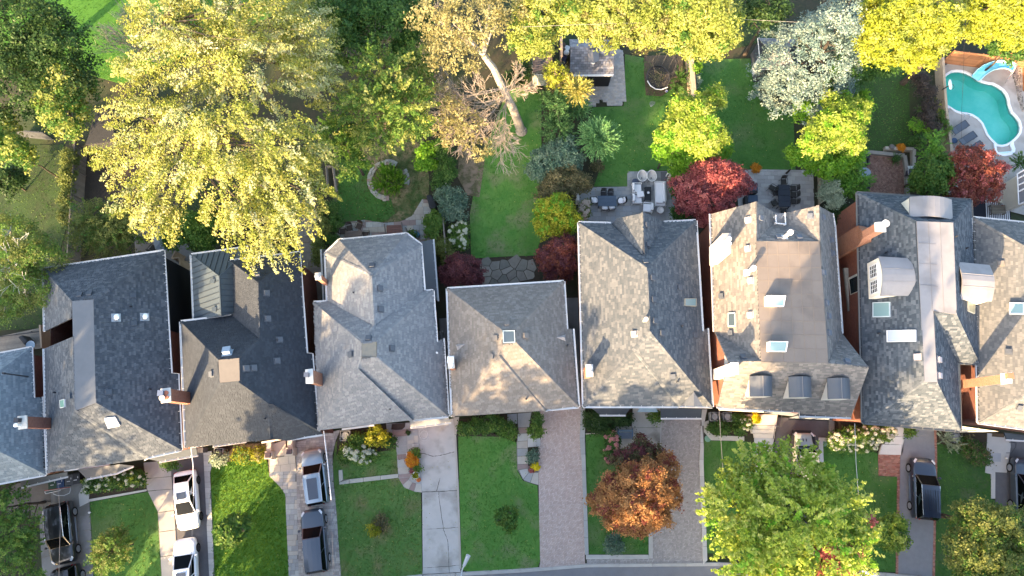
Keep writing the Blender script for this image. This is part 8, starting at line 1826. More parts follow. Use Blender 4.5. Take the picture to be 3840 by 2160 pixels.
for lb, x0, y0, x1, y1 in (('black wicker sofa with grey cushion at the top of the brick court',560,245,860,415),('black wicker armchair at the bottom of the brick court',730,690,870,810)):
    t = TH('wicker_sofa', G7((x0+x1)/2,(y0+y1)/2), lb, 'sofa', 'wicker seats in the brick court')
    up_ = 'top' in lb
    b = MB()
    if up_: b.prism([G7(650,245,.8), G7(865,245,.8), G7(862,310,.8), G7(650,310,.8)],-.75)
    b.prism([G7(x1-30, y0+5,.62), G7(x1, y0+5,.62), G7(x1-5, y1-10,.62), G7(x1-35, y1-10,.62)],-.57); b.prism([G7(x0, y0+20,.32), G7(x1-10, y0+20,.32), G7(x1-20, y1-10,.32), G7(x0, y1-10,.32)],-.26); b.mk('frame', BLK, t)
    b = MB(); b.prism([G7(x0+80 if up_ else x0,(y0+65 if up_ else y0+15),.45), G7(x1-35,(y0+75 if up_ else y0+15),.45), G7(x1-40, y1-15,.45), G7(x0+75 if up_ else x0, y1-20,.45)],-.13); o = b.mk('seat_cushion', mat('slate_cushion',(0.16,0.155,0.17), rough=.95), t); bv = o.modifiers.new('bev', 'BEVEL'); bv.width = .03
round_table('garden_table', 'pale blue grey round table on the brick court', G7(787,545,.7),.52,.7, mat('blue_grey_top',(0.27,0.32,0.38),(0.22,0.27,0.33),4, rough=.6))
t = TH('barbecue', G7(1530,500), 'black barbecue with steel shelf on the brick court border', 'barbecue'); b = MB(); b.prism([G7(1495,480,.95), G7(1590,470,.95), G7(1575,555,.95), G7(1490,560,.95)],-.8); b.mk('hood', mat('bbq_black',(0.03,0.035,0.05), rough=.35), t)
b = MB(); b.prism([G7(1468,435,.85), G7(1565,435,.85), G7(1568,475,.85), G7(1480,480,.85)],-.06); b.prism([G7(1470,485,.85), G7(1490,485,.85), G7(1492,570,.85), G7(1474,570,.85)],-.06); b.mk('side_shelf', mat('steel_shelf',(0.6,0.6,0.6), rough=.3, metal=.6), t)
t = TH('planter_pot', G7(1250,340), 'dark round pot with green grass on the brick court', 'planter'); b = MB(); b.lathe(G7(1255,340,.06),[(.25,0),(.34,.4),(.3,.4),(.01,.36)],16); b.mk('pot_shell', mat('dark_pot',(0.04,0.04,0.04)), t)
gx = np.random.default_rng(400); C, D = clumps_for(lobes_world([(*g7(1250,335),17,17,.7,.35)]), gx,.2,2.6, 'broad'); foliage('plant', LF['shrub'], C, D, gx,.2,36,.07, 'needle', t, aspect=.2)
t = TH('planter_pot', G7(1195,140), 'grey woven pot on the stone border above the brick court', 'pot'); b = MB(); b.lathe(G7(1195,145,.3),[(.22,0),(.26,.2),(.2,.3),(.01,.28)],14); b.mk('pot_shell', mat('woven_pot',(0.15,0.14,0.13),(0.1,0.095,0.09),20), t)
def h8(x, y): return (3560+x*280/1560,580+y*260/1449)
def H8p(x, y, z=0): return P(*h8(x, y), z)
t = TH('outdoor_rug', H8p(1010,1130,.09), 'black and white striped rug on the pool terrace', 'rug')
b = MB(); b.prism([H8p(480,960,.095), H8p(1262,970,.095), H8p(1290,1370,.095), H8p(470,1310,.095)],-.012); b.mk('backing', mat('rug_black',(0.02,0.022,0.03), rough=.95), t)
for k in range(13):
    x = 755+k*39; b = MB(); b.prism([H8p(x,955+k,.101), H8p(x+20,955+k,.101), H8p(x+42,1335+k*3,.101), H8p(x+22,1335+k*3,.101)],-.004); b.mk('white_stripe', mat('rug_white',(0.68,0.68,0.67), rough=.95), t)
slat_table('weathered wooden table standing on the striped rug',[H8p(865,1045,.5), H8p(1165,1048,.5), H8p(1190,1235,.5), H8p(890,1235,.5)],.5, mat('weathered_teak',(0.20,0.17,0.125),(0.16,0.135,0.10),5, vary=.1, bump=.3),6)
MINT = mat('mint_slats',(0.42,0.60,0.53), rough=.6)
for lb, x, y, a_ in (('mint green slatted chair above the striped rug',928,905,-.25),('mint green slatted chair beside the folded bench',1412,833,.5)):
    t = TH('garden_chair',(0,0,0), lb, 'chair', 'mint green slatted chairs'); p = H8p(x, y,.8)
    for k in range(5): b = MB(); b.box((0,-.2+k*.1,.86),(.62,.085,.03)); b.mk('slat', MINT, t)
    b = MB(); b.box((0,0,.42),(.5,.5,.04)); b.mk('seat', mat('chair_wood',(0.22,0.14,0.08)), t)
    for sx in (-1,1):
        for sy in (-1,1): b = MB(); b.tube([Vc((sx*.24, sy*.22,.86 if sy > 0 else .42)), Vc((sx*.28, sy*.28,0))],.025,5); b.mk('leg', mat('chair_wood',(0.22,0.14,0.08)), t)
    t.location = (p.x, p.y,.085); t.rotation_euler = (0,0, a_)
t = TH('potted_plant', H8p(1030,985), 'cream round pot at the corner of the striped rug', 'pot'); b = MB(); b.lathe(H8p(1030,990,.1),[(.16,0),(.2,.3),(.16,.32),(.01,.3)],14); b.mk('pot_shell', mat('cream_pot2',(0.5,0.47,0.36)), t)
t = TH('conservatory', H8p(1540,700,0), 'grey and white glazed lean-to at the right edge', 'conservatory'); b = MB(); b.prism([H8p(1420,395,2.4), H8p(1700,240,3.2), H8p(1700,960,3.2), H8p(1450,1050,2.4)],-.1); b.mk('roof_panel', mat('grey_panel',(0.17,0.17,0.185), rough=.5), t)
for y0, y1 in ((395,240),(500,350),(640,510),(775,640),(1045,935)):
    b = MB(); b.fr(H8p(1425+y0*.02, y0,2.48), H8p(1700, y1,3.28),.07,.07,5); b.mk('glazing_bar', WHITE, t)
b = MB(); b.fr(H8p(1420,395,2.48), H8p(1450,1050,2.48),.06,.06,5); b.mk('eave_bar', WHITE, t)
b = MB(); b.prism([H8p(1480,420,2.3), H8p(1750,260,2.3), H8p(1750,960,2.3), H8p(1500,1030,2.3)],-2.3); b.mk('wall', CREAM, t)
# ------------------------------------------------------------------ fourth house terrace, parasol terrace, deck
def i3(x, y): return (1200+x*480/1932,560+y*360/1449)
def I3(x, y, z=0): return P(*i3(x, y), z)
BRW = mat('brown_timber',(0.14,0.115,0.10),(0.11,0.09,0.08),6, vary=.1, bump=.3); REDW = mat('red_timber',(0.20,0.105,0.085),(0.16,0.085,0.07),5, vary=.1, bump=.3)
slat_table('brown slatted table under the eave of the light grey house',[I3(380,1235,.75), I3(635,1225,.75), I3(640,1420,.75), I3(375,1420,.75)],.75, BRW,8)
for lb, x, y, a_ in (('dark wooden chair left of the brown slatted table',345,1240,0),('dark wooden chair at the upper left of the brown slatted table',445,1190,-1.4),('dark wooden chair pulled back above the brown slatted table',590,1165,-1.9),('dark wooden chair right of the brown slatted table',690,1290, PI)):
    chair(lb, I3(x, y,.45), a_, mat('dark_wood',(0.06,0.045,0.038), rough=.7), mat('dark_wood',(0.06,0.045,0.038), rough=.7), None, 'dark wooden chairs on the flagstones',.5)
t = TH('deck_steps', I3(1110,1200), 'red brown wooden steps down to the flagstone patio', 'steps')
for k in range(5):
    b = MB(); y = 1145+k*36; b.prism([I3(1005, y,.2+.16*k), I3(1235, y-5,.2+.16*k), I3(1240, y+28,.2+.16*k), I3(1005, y+33,.2+.16*k)],-.05); b.mk('tread', REDW, t)
for x, y0 in ((985,1130),(1245,1105)):
    b = MB(); b.tube([I3(x-15, y0,.9), I3(x+10, y0+180,1.6)],.05,6); b.fr(I3(x-15, y0,.08), I3(x-15, y0,.95),.05,.05,6); b.mk('handrail', BRW, t)
t = TH('covered_barbecue', I3(1680,790), 'barbecue under a fitted black cover on the flagstones', 'barbecue'); b = MB(); b.prism([I3(1600,690,1.0), I3(1680,675,1.0), I3(1765,850,1.0), I3(1730,900,1.0), I3(1665,890,1.0), I3(1640,840,1.0)],-.92); o = b.mk('cover', mat('cover_black',(0.028,0.03,0.036),(0.022,0.024,0.03),3, rough=.6), t); bv = o.modifiers.new('bev', 'BEVEL'); bv.width = .1; bv.segments = 3
t = TH('storage_tub', I3(1460,1280), 'small blue plastic tub at the house corner', 'tub'); b = MB(); b.prism([I3(1420,1235,.45), I3(1475,1235,.45), I3(1508,1280,.45), I3(1480,1325,.45), I3(1440,1310,.45)],-.37); b.mk('tub_body', mat('tub_blue',(0.06,0.17,0.27), rough=.4), t)
t = TH('stone_ring', I3(1040,470), 'broken ring of pale edging stones around the island bed', 'edging'); rr = random.Random(9)
for k in range(46):
    a_ = 2*PI*k/46; x, y = 1035+math.cos(a_)*(283+rr.uniform(-6,6)),470-math.sin(a_)*(275+rr.uniform(-6,6))
    dg = math.degrees(a_)
    if 32 < dg < 68 or 270 < dg < 352: continue
    for off in ((0,) if rr.random() < .4 else (-22,20)):
        p = I3(1035+(x-1035)*(1+off/280),470+(y-470)*(1+off/280),.1); ang = math.atan2(p.y-I3(1035,470).y, p.x-I3(1035,470).x); put_box('stone', FLAGM[rr.choice((0,0,1,2,3))], p,(rr.uniform(.16,.26) if off else .42, rr.uniform(.26,.38),.14), ang+rr.uniform(-.15,.15), t)
t = TH('raised_bed', I3(150,420), 'wooden raised bed frame at the edge of the golden maple', 'planter')
for p, q in ((I3(95,255,.5), I3(190,255,.5)),(I3(195,260,.5), I3(240,620,.5)),(I3(95,255,.5), I3(120,620,.5))): b = MB(); b.fr(p, q,.09,.09,4); b.fr(p-Vc((0,0,.25)), q-Vc((0,0,.25)),.09,.09,4); b.mk('timber', WOOD, t)
hs = TH('garden_hose', I3(600,600,.05), 'thin green hose snaking over the dry lawn', 'hose'); b = MB(); b.tube([I3(*q,.07) for q in ((670,260),(650,340),(620,480),(590,650),(575,800),(580,900),(545,1030))],.015,5); b.mk('hose_line', mat('hose_green',(0.10,0.16,0.06)), hs)
def j1(x, y): return (500+x*260/968,840+y*220/819)
def J1(x, y, z=0): return P(*j1(x, y), z)
t = TH('parasol', J1(400,250), 'blue grey hexagonal patio parasol half under the leafy shrub tree', 'parasol'); hx = [J1(*q,2.2) for q in ((330,85),(262,195),(305,350),(440,385),(540,310),(480,150))]; pk = J1(400,225,2.6)
b = MB()
for i in range(6): b.poly([hx[i], hx[(i+1) % 6], pk]); b.poly([hx[(i+1) % 6]-Vc((0,0,.02)), hx[i]-Vc((0,0,.02)), pk-Vc((0,0,.02))])
b.mk('canopy', mat('parasol_blue',(0.21,0.255,0.32),(0.19,0.235,0.30),3, rough=.9), t); b = MB()
for i in range(6): b.fr(hx[i], pk,.015,.015,4)
b.mk('rib', mat('parasol_rib',(0.25,0.30,0.37)), t); b = MB(); b.fr((pk.x, pk.y,.05), pk,.03,.03,8); b.mk('pole', WF, t)
chair('black chair left of the blue grey parasol', J1(200,200,.4),0.4, BLK, BLK, None, 'chairs by the blue grey parasol',.6); chair('round backed dark chair below the blue grey parasol', J1(285,345,.4),1.0, BLK, NET, None, 'chairs by the blue grey parasol',.5, net=True)
def k0(x, y): return (x*200/1092,1190+y*150/819)
def K0(x, y, z=0): return P(*k0(x, y), z)
t = TH('wooden_deck', K0(400,470), 'weathered wooden deck above the pale roof at the left edge', 'deck'); A, B_ = K0(-400,470,.5), K0(800,220,.5); A2, B2 = K0(-400,760,.5), K0(830,640,.5)
for k in range(16):
    f0, f1 = k/16,(k+.9)/16; b = MB(); b.prism([A.lerp(A2, f0), B_.lerp(B2, f0), B_.lerp(B2, f1), A.lerp(A2, f1)],-.04); b.mk('board', mat('deck_board',(0.26,0.235,0.20),(0.20,0.18,0.155),5, vary=.15, bump=.3), t)
b = MB(); b.prism([K0(795,155,1.5), K0(830,155,1.5), K0(860,625,1.5), K0(825,625,1.5)],-1.4); b.mk('screen', WOODT, t)
b = MB(); b.tube([K0(-200,420,1.3), K0(420,340,1.3), K0(800,290,1.3)],.04,6)
for x, y in ((40,400),(340,345),(640,290)): b.fr(K0(x, y,.4), K0(x, y,1.35),.04,.04,6)
b.mk('railing', DARKM, t)
sheet('patio',[K0(840,180), K0(1090,250), K0(1090,540), K0(870,560)],.3, WOOD)
t = TH('covered_barbecue', K0(460,460,.5), 'black covered barbecue on the weathered deck', 'barbecue'); b = MB(); b.prism([K0(350,400,1.5), K0(450,355,1.5), K0(580,490,1.5), K0(490,570,1.5)],-1.0); o = b.mk('cover', mat('cover_black',(0.028,0.03,0.036), rough=.6), t); bv = o.modifiers.new('bev', 'BEVEL'); bv.width = .12; bv.segments = 3
t = TH('satellite_dish', K0(640,570), 'blue grey satellite dish beside the pale roof corner', 'satellite dish'); b = MB(); b.lathe(K0(645,575,5.0),[(.02,.06),(.25,.08),(.36,.14),(.35,.12),(.2,.04),(.02,.02)],18); b.mk('dish', mat('dish_blue',(0.25,0.32,0.38), rough=.5), t); b = MB(); b.fr(K0(645,575,5.05), K0(700,640,4.0),.03,.03,6); b.mk('mount', DARKM, t)
# ------------------------------------------------------------------ trampoline, rake, ball
def l3(x, y): return (2380+x*240/1338,160+y*260/1449)
def L3(x, y, z=0): return P(*l3(x, y), z)
sheet('leaf_litter',[L3(*q) for q in ((200,280),(1020,250),(1000,600),(860,900),(560,1130),(230,1100),(190,600))],.05, mat('litter',(0.06,0.048,0.034),(0.11,0.085,0.055),8, bump=.6))
t = TH('trampoline', L3(560,640), 'round black trampoline with safety net strewn with leaves', 'trampoline'); c_ = L3(490,720,.75); rx_, ry_ = (L3(740,720,.75)-c_).length,(L3(490,470,.75)-c_).length
b = MB(); b.lathe(c_,[(.01,0),(1,0),(1,-.03),(.01,-.03)],36, sx=rx_*.88, sy=ry_*.95); b.mk('mat', mat('trampoline_mat',(0.018,0.018,0.02),(0.05,0.042,0.035),3, contrast=.8, rough=.9), t)
b = MB(); n = 36
for k in range(n):
    a0, a1 = 2*PI*k/n,2*PI*(k+1)/n; f = lambda a_, s_: c_+Vc((math.cos(a_)*rx_*s_, math.sin(a_)*ry_*s_,0)); b.prism([f(a0,.88), f(a1,.88), f(a1,1.0), f(a0,1.0)],-.05)
b.mk('pad', mat('trampoline_pad',(0.045,0.043,0.042), rough=.7), t)
b = MB(); top_ = L3(625,440,1.9); n = 10; ring = [top_+Vc((math.cos(2*PI*k/n)*rx_*1.0, math.sin(2*PI*k/n)*ry_*.95,0)) for k in range(n+1)]; b.tube(ring,.014,5)
for k in range(n): a_ = 2*PI*k/n; q = c_+Vc((math.cos(a_)*rx_, math.sin(a_)*ry_,-.7)); b.fr(q, ring[k],.014,.014,5)
b.mk('net_frame', mat('net_pole',(0.07,0.065,0.06), rough=.8), t)
lw = np.random.default_rng(77); nl = 260; pp = np.stack([lw.normal(0,.5, nl)*rx_*.7, lw.normal(0,.5, nl)*ry_*.7, np.full(nl,.02)],1)+np.array(c_); tt = unit(lw.normal(0,1,(nl,3))*np.array([1,1,.2])); bb = unit(np.cross(tt, np.array([0,0,1.0]))); np_quads('fallen_leaves', LF['mixed'], np.stack([pp-tt*.06, pp-bb*.04, pp+tt*.06, pp+bb*.04],1), lw.random(nl), t, 'stuff')
b = MB(); b.tube([L3(268,800,.8), L3(330,900,.8), L3(440,970,.8), L3(560,980,.8), L3(690,930,.8)],.05,6); b.mk('rim_cover', WHITE, t)
for lb, x, y in (('upper',) + (285,470),('lower',) + (260,550)):
    pass
t = TH('rake', L3(370,1280,.05), 'grey fan rake head lying on the dark lawn', 'rake'); 
for k in range(7): b = MB(); b.tube([L3(340,1345,.1), L3(310+k*18,1280,.1), L3(325+k*17,1215+abs(k-3)*6,.1)],.012,4); b.mk('tine', mat('rake_grey',(0.30,0.34,0.33)), t)
t = TH('ball', L3(665,1010,.15), 'small blue and white ball by the trampoline', 'ball'); b = MB(); b.ball(L3(665,1010,.18),.14,12,8); b.mk('ball_skin', mat('ball_blue',(0.05,0.07,0.3),(0.6,0.6,0.65),6, contrast=4), t)
lw = np.random.default_rng(78); pts = []
for u0, u1, v0, v1, n in ((2200,2500,430,680,60),(2640,2980,250,600,60),(3220,3400,300,550,40),(380,500,150,330,40),(250,600,1850,2100,20),(1560,2000,1700,2100,70),(1260,1580,1750,2150,70),(380,580,1860,2150,50),(820,1060,1750,2150,60),(3100,3350,1700,2150,60),(2200,2400,1640,2060,30),(1250,1500,560,820,60),(1900,2050,500,800,30)):
    for _ in range(n): pts.append(P(lw.uniform(u0, u1), lw.uniform(v0, v1),.11))
pp = np.array(pts); nl = len(pp); tt = unit(lw.normal(0,1,(nl,3))*np.array([1,1,.2])); bb = unit(np.cross(tt, np.array([0,0,1.0]))); np_quads('fallen_leaves', LF['larch'], np.stack([pp-tt*.04, pp-bb*.028, pp+tt*.04, pp+bb*.028],1), lw.random(nl), None, 'stuff')
# ------------------------------------------------------------------ front yard things
def ac_unit(label, t_, X, Y, s_=.72, h_=.75, rz=0.0):
    p = PT(t_, X, Y, h_); r_ = TH('air_conditioner',(p.x, p.y,.05), label, 'air conditioner', 'air conditioners'); R_ = Matrix.Rotation(rz,3, 'Z'); b = MB(); b.box((p.x, p.y, h_/2+.03),(s_*.95, s_*.95, h_-.06), R_); b.mk('casing', mat('ac_casing',(0.20,0.205,0.21), rough=.6), r_)
    b = MB(); n = 24; hw = s_/2
    for k in range(n):
        a0, a1 = 2*PI*k/n,2*PI*(k+1)/n
        def sq(a): m_ = max(abs(math.cos(a)), abs(math.sin(a))); return Vc((math.cos(a)/m_*hw, math.sin(a)/m_*hw,0))
        def ci(a): return Vc((math.cos(a)*hw*.78, math.sin(a)*hw*.78,0))
        c0 = Vc((p.x, p.y, h_)); b.prism([c0+R_ @ ci(a0), c0+R_ @ ci(a1), c0+R_ @ sq(a1), c0+R_ @ sq(a0)],-.05)
    b.mk('lid', mat('ac_lid',(0.60,0.61,0.62), rough=.5), r_)
    b = MB(); b.lathe((p.x, p.y, h_-.07),[(.01,0),(hw*.77,0),(hw*.77,-.03)],20); b.mk('well', mat('ac_dark',(0.06,0.07,0.085)), r_)
    b = MB(); b.lathe((p.x, p.y, h_-.03),[(.09,0),(.08,.02),(.001,.02)],12)
    for k in range(3): a_ = k*2.094; b.box((p.x+math.cos(a_)*hw*.4, p.y+math.sin(a_)*hw*.4, h_-.045),(hw*.6,.14,.012), Matrix.Rotation(a_,3, 'Z'))
    b.mk('fan', mat('ac_fan',(0.36,0.38,0.40), rough=.5), r_)
    b = MB()
    for k in (1,2,3): r2 = hw*.78*k/3.2; b.tube([Vc((p.x+math.cos(q*PI/8)*r2, p.y+math.sin(q*PI/8)*r2, h_-.01)) for q in range(17)],.006,3)
    b.mk('grille', mat('ac_wire',(0.3,0.31,0.32)), r_)
ac_unit('air conditioner left of the stone porch by the bright lawn', 'a3',1602,545,.72); ac_unit('square air conditioner by the light grey house front', 'b3',673,420,.80); ac_unit('lone air conditioner in the dark ground cover', 'c3',656,323,.66); ac_unit('left of the two air conditioners by the stone bed', 'c3',1528,278,.72); ac_unit('right of the two air conditioners by the stone bed', 'c3',1622,280,.72); ac_unit('air conditioner by the silvery grass at right', 'd3',1460,428,.74, rz=.4); ac_unit('air conditioner half hidden under the bay roof at left', 'a3',715,742,.66)
def bin_(label, X, Y, m, rz=.15):
    p = PT('a3', X, Y,1.05); r_ = TH('wheelie_bin',(p.x, p.y,.05), label, 'bin', 'wheelie bins'); R_ = Matrix.Rotation(rz,3, 'Z')
    b = MB(); t0 = [Vc((p.x, p.y,1.0))+R_ @ Vc((x, y,0)) for x, y in ((-.3,-.36),(.3,-.36),(.3,.36),(-.3,.36))]; b.prism(t0,-.95); b.mk('bin_body', m, r_)
    b = MB(); b.prism([Vc((p.x, p.y,1.08))+R_ @ Vc((x, y,-.04 if y < 0 else 0)) for x, y in ((-.33,-.42),(.33,-.42),(.33,.40),(-.33,.40))],-.06); b.mk('lid', m, r_); b = MB(); b.box(Vc((p.x, p.y,1.0))+R_ @ Vc((0,.45,0)),(.5,.05,.05), R_); b.mk('handle', BLACKP, r_)
    for sx in (-1,1): b = MB(); c0 = Vc((p.x, p.y,.16))+R_ @ Vc((sx*.3,.38,0)); b.fr(c0-R_ @ Vc((.04,0,0)), c0+R_ @ Vc((.04,0,0)),.13,.13,10); b.mk('wheel', TYRE, r_)
    b = MB(); b.box(Vc((p.x, p.y,1.1))+R_ @ Vc((0,-.1,0)),(.26,.06,.01), R_); b.box(Vc((p.x, p.y,1.1))+R_ @ Vc((.2,.1,0)),(.05,.14,.01), R_); b.mk('lid_label', mat('label_grey',(0.5,0.5,0.5)), r_)
bin_('dark grey wheelie bin, right of the pair below the porch roof',505,745, mat('bin_grey',(0.055,0.058,0.062), rough=.5)); bin_('black wheelie bin at the right end of the bins',555,735, mat('bin_black',(0.022,0.024,0.027), rough=.5)); bin_('navy blue recycling bin left of the grey bin',438,762, mat('bin_blue',(0.02,0.05,0.12), rough=.5)); bin_('small green bin at the left of the bins',385,772, mat('bin_green',(0.02,0.06,0.03), rough=.5))
t = TH('hockey_net', PT('a3',430,825), 'white tubular hockey goals folded on the stained drive', 'goal net'); b = MB(); b.tube([PT('a3', x, y,.7) for x, y in ((330,825),(440,808),(445,820),(335,845),(328,830))],.03,6); b.tube([PT('a3', x, y,.5) for x, y in ((390,845),(420,858),(470,858),(510,840),(518,815),(515,797),(440,812))],.03,6); b.mk('frame', WHITE, t); b = MB(); b.tube([PT('a3', x, y,.75) for x, y in ((328,822),(440,806),(515,797))],.03,6); b.mk('crossbar', mat('goal_red',(0.30,0.05,0.04)), t); b = MB(); b.prism([PT('a3', x, y,.6) for x, y in ((338,832),(436,815),(440,824),(345,845))],-.01); b.mk('net', mat('net_teal',(0.05,0.10,0.11)), t)
def m8(x, y): return (980+x*320/1456,1630+y*170/774)
def M8(x, y, z=0): return P(*m8(x, y), z)
o = sheet('porch_floor',[M8(*q) for q in ((155,395),(580,320),(600,620),(150,640),(130,560))],.09, JOINT)
pave(o,[M8(*q) for q in ((155,395),(580,320),(600,620),(150,640))],.12, None, 'flagstone',1.1,.9,.015,.12, 'random', mats=[CREAMS], seed=31)
o = sheet('porch_floor',[M8(*q) for q in ((165,180),(440,90),(455,345),(165,385))],.45, CREAMS, thick=.4)
t = TH('porch', M8(300,250), 'cream stone porch with two square lamp topped pillars', 'porch')
for x0, y0, x1, y1 in ((85,125,165,320),(445,100,525,265)):
    b = MB(); b.prism([M8(x0, y0,1.0), M8(x1, y0-15,1.0), M8(x1, y1,1.0), M8(x0, y1+10,1.0)],-.95); b.mk('side_wall', mat('porch_stone',(0.50,0.44,0.36),(0.44,0.39,0.32),3), t)
for x, y in ((118,352),(480,290)):
    b = MB(); p = M8(x, y,1.1); b.box((p.x, p.y,.55),(.62,.62,1.1)); pl = b.mk('pillar', mat('porch_stone',(0.50,0.44,0.36),(0.44,0.39,0.32),3), t); b = MB(); b.box((p.x, p.y,1.2),(.4,.4,.2)); b.mk('lantern', mat('lantern_dark',(0.06,0.045,0.055), rough=.4), pl)
b = MB(); b.prism([M8(0,120,2.9), M8(455,48,2.9), M8(440,72,2.9), M8(0,150,2.9)],-.2); b.mk('porch_beam', CREAM, t)
def pot(label, p, r_, m, h_=.4, plant=None, cat='pot'):
    t_ = TH('planter_pot',(p.x, p.y,.08), label, cat); b = MB(); b.lathe((p.x, p.y,.08),[(r_*.7,0),(r_*.95, h_*.7),(r_, h_),(r_*.8, h_),(r_*.75, h_*.8),(.01, h_*.78)],20); b.mk('pot_shell', m, t_)
    if plant: gx = np.random.default_rng(int(p.x*10) % 999); C, D = unit(gx.normal(0,1,(30,3)))*np.array([r_*.7, r_*.7,.08])+np.array([p.x, p.y, h_+.1]), unit(gx.normal(0,1,(30,3))); foliage('plant', LF[plant], C, D, gx,.12,20,.05, 'broad', t_)
def n2(x, y): return (1400+x*320/1546,1560+y*300/1449)
def N2(x, y, z=0): return P(*n2(x, y), z)
pot('white stone urn with small green plant at the walk end', N2(770,1075,.5),.30, mat('urn_white',(0.56,0.56,0.54)),.5, 'yellowish'); pot('small pale pot right of the round door mat', N2(635,305,.3),.14, mat('urn_grey',(0.4,0.4,0.38)),.3, 'dark'); pot('small pale pot left of the round door mat', N2(300,345,.3),.15, mat('urn_grey',(0.4,0.4,0.38)),.3, 'dark')
t = TH('pumpkin', N2(820,1155,.2), 'orange pumpkin beside the white stone urn', 'pumpkin'); b = MB(); c0 = N2(820,1155,.22)
for k in range(8): a_ = k*PI/4; b.ball(c0+Vc((math.cos(a_)*.08, math.sin(a_)*.08,0)),.12,8,6,.9)
b.mk('pumpkin_skin', mat('pumpkin_orange',(0.48,0.13,0.03), rough=.5), t, smooth=True); b = MB(); b.fr(c0+Vc((0,0,.1)), c0+Vc((.02,0,.2)),.025,.018,6); b.mk('stalk', mat('stalk',(0.15,0.12,0.05)), t)
t = TH('garden_hose', N2(920,340,.07), 'coiled white hose on the concrete drive', 'hose'); b = MB()
for cx_, cy_, rx2, ry2 in ((905,320,75,95),(920,360,80,88),(925,335,62,70)): b.tube([N2(cx_+math.cos(q*PI/12)*rx2, cy_+math.sin(q*PI/12)*ry2,.075) for q in range(25)],.016,5)
b.tube([N2(945,190,.075), N2(965,260,.075), N2(990,330,.075)],.016,5); b.mk('hose_line', mat('hose_white',(0.62,0.61,0.58)), t)
def o5(x, y): return (2180+x*380/2294,1520+y*240/1449)
def O5(x, y, z=0): return P(*o5(x, y), z)
BLB = mat('bench_blue',(0.10,0.17,0.27),(0.085,0.15,0.24),4, rough=.6)
t = TH('garden_bench', O5(1000,680), 'slate blue slatted bench on the stained patio', 'bench')
for k in range(7):
    b = MB(); y = 618+k*20; b.prism([O5(850, y,.45), O5(1145, y,.45), O5(1147, y+14,.45), O5(850, y+14,.45)],-.04); b.mk('seat_slat', BLB, t)
b = MB(); b.prism([O5(835,565,.95), O5(1160,562,.95), O5(1150,610,.5), O5(845,610,.5)], Vc((0,.04,0))); b.mk('backrest', BLB, t)
for x in (835,1160):
    b = MB(); b.prism([O5(x-16,580,.65), O5(x+14,580,.65), O5(x+12,770,.65), O5(x-10,770,.65)],-.05); b.mk('armrest', BLB, t)
    for y in (490 if x < 900 else 480,765): b = MB(); b.fr(O5(x, min(y,600)+40,.1) if y < 600 else O5(x, y,.1), O5(x,590 if y < 600 else 765,.62),.035,.035,4); b.mk('leg', BLB, t)
t = TH('stair_rail', PT('d3',140,330), 'thin black railing along the pale stone stair', 'railing'); b = MB(); b.tube([PT('d3',180,260,1.8), PT('d3',178,345,1.8), PT('d3',130,345,1.7), PT('d3',118,440,1.0)],.025,5)
for x, y, z in ((178,300,1.8),(178,345,1.8),(130,345,1.7),(124,395,1.3),(118,440,1.0)): b.fr(PT('d3', x, y, z-.9), PT('d3', x, y, z),.02,.02,5)
b.mk('rail', DARKM, t)
t = TH('stair_rail', PT('d3',1860,500), 'thin black railing beside the right concrete walk', 'railing'); b = MB(); b.tube([PT('d3',1850,470,1.0), PT('d3',1900,470,1.0), PT('d3',1898,500,1.0), PT('d3',1870,545,.9), PT('d3',1828,545,.9)],.025,5)
for k in range(9): b.fr(PT('d3',1850+k*6,470,.1), PT('d3',1850+k*6,470,1.0),.012,.012,4)
b.mk('rail', DARKM, t)
for lb, t_, X, Y in (('green drain cover on the lawn beside the stone bed', 'c3',1476,440),('green drain cover inside the white kerb corner', 'd3',488,474)):
    p = PT(t_, X, Y,.06); t = TH('drain_cover', p, lb, 'drain cover', 'green drain covers'); b = MB(); b.lathe((p.x, p.y,.05),[(.27,0),(.27,.04),(.22,.05),(.01,.05)],18); b.mk('cover', mat('drain_green',(0.16,0.30,0.22)), t)
for lb, t_, X, Y, zz in (('white round lamp on the drive by the grey green car', 'd3',418,420,.2),('white round marker at the edge of the leftmost lawn', 'a3',658,983,.15),('white round marker by the right walk', 'd3',1832,582,.2)):
    p = PT(t_, X, Y, zz); t = TH('marker_light',(p.x, p.y,.05), lb, 'marker light'); b = MB(); b.lathe((p.x, p.y,.05),[(.06,0),(.05,.12),(.09,.13),(.08,.2),(.01,.22)],12); b.mk('lens', WHITE, t)
t = TH('gas_meter', PT('a3',1480,540,.5), 'grey meter box under the eave right of the asphalt drive', 'meter'); b = MB(); b.box(PT('a3',1485,525,.8),(.5,.4,.9)); b.mk('meter_box', mat('meter_grey',(0.10,0.10,0.11)), t)
b = MB()
def cable(label, pts, r_, m, group='overhead service cables', sag=.25):
    t_ = TH('service_cable', pts[0], label, 'cable', group); b = MB(); q = []
    for a, c_ in zip(pts[:-1], pts[1:]):
        for k in range(8): f = k/8; p = a.lerp(c_, f); p.z -= sag*4*f*(1-f); q.append(p)
    q.append(pts[-1]); b.tube(q, r_,5); b.mk('cable_line', m, t_); return t_
CW = mat('cable_white',(0.66,0.62,0.60)); CG = mat('cable_grey',(0.16,0.16,0.17))
cable('pale overhead cable crossing the nearest white saloon',[PT('a3',1402,505,5.9), PT('a3',1418,630,6.0), PT('a3',1422,860,6.2)],.035, CW, sag=0); cable('thin dark overhead cable over both white saloons',[PT('a3',1422,860,6.2), PT('a3',1415,1000,6.3), PT('a3',1400,1480,6.8)],.014, CG, sag=0)
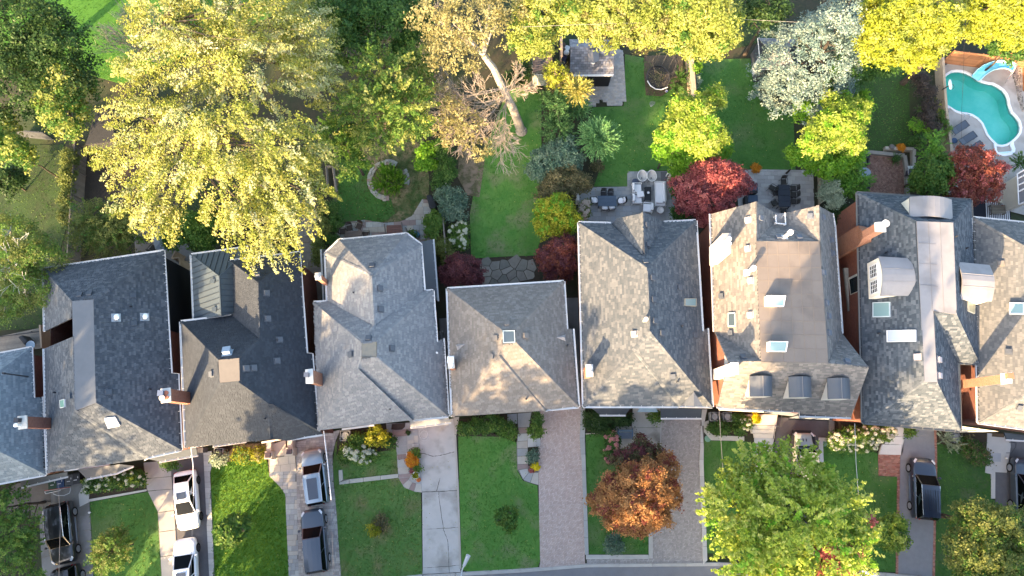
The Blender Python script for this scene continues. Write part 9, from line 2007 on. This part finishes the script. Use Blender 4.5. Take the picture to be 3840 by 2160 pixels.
cable('pale overhead cable beside the silver blue SUV',[PT('b3',517,383,5.9), PT('b3',545,620,6.0), PT('b3',572,890,6.2)],.04, CW, sag=0); cable('thin dark overhead cable beside the slate grey SUV',[PT('b3',572,890,6.2), PT('b3',590,1480,6.7)],.012, CG, sag=0)
cable('thin pale overhead cable over the black SUV',[PT('a3',425,760,5.6), PT('a3',436,900,5.8), PT('a3',442,1100,6.0), PT('a3',432,1480,6.6)],.012, CG, sag=0); cable('thin overhead cable over the stone bed and front maple',[PT('c3',1562,225,5.6), PT('c3',1570,400,5.8), PT('c3',1590,700,6.2)],.018, CG, sag=0)
cable('thin pale overhead cable over the hydrangea lawn',[PT('d3',715,330,5.6), PT('d3',725,620,6.0), PT('d3',750,960,6.6)],.016, CW, sag=0)
cable('thin pale utility wire crossing the tree tops at the back',[P(1960,101,12.6), P(2160,93,12.6), P(2800,73,8.6), P(2930,80,8.6), P(3620,118,8.6), P(3860,124,8.6)],.010, mat('wire_grey',(0.3,0.29,0.27)), 'utility wires', sag=0)
cable('thin dark cable running down over the turquoise pool',[P(3618,80,6), P(3612,300,5), P(3606,420,4), P(3606,520,3)],.009, mat('wire_dark',(0.03,0.03,0.03)), 'utility wires', sag=0)
for lb, a, c_ in (('grey street lamp head at the kerb below the concrete drive',('b3',1500,1480),('b3',1565,1330)),('grey street lamp head by the kerb below the front maple',('d3',690,1380),('d3',850,1440))):
    p, q = PT(*a,6.0), PT(*c_,6.4); t = TH('street_lamp',(p.x, p.y,0), lb, 'street lamp', 'street lamps'); 
    b = MB(); base_ = Vc((p.x, min(p.y,-11.2),0)); b.fr(base_, Vc((base_.x, base_.y,6.2)),.09,.06,8); b.tube([Vc((base_.x, base_.y,6.2)), p.lerp(q,.5), q],.045,6); b.mk('lamp_post', mat('lamp_grey',(0.42,0.43,0.44), rough=.5), t)
    b = MB(); d = (q-p).normalized(); b.fr(q-d*.5, q+d*.35,.10,.17,8); b.mk('lamp_head', mat('lamp_grey',(0.42,0.43,0.44), rough=.5), t)
t = TH('ladder', PT('b2',1390,1110), 'aluminium ladder standing between the light grey and warm grey houses', 'ladder'); a0, a1 = PT('b2',1370,1060,3.2), PT('b2',1410,1190,1.2); sx_ = Vc((.2,0,0)); b = MB(); b.tube([a0-sx_, a1-sx_],.03,5); b.tube([a0+sx_, a1+sx_],.03,5)
for k in range(9): p = a0.lerp(a1,(k+.5)/9); b.fr(p-sx_, p+sx_,.02,.02,5)
b.mk('ladder_frame', mat('aluminium',(0.5,0.52,0.5), rough=.4, metal=.5), t)
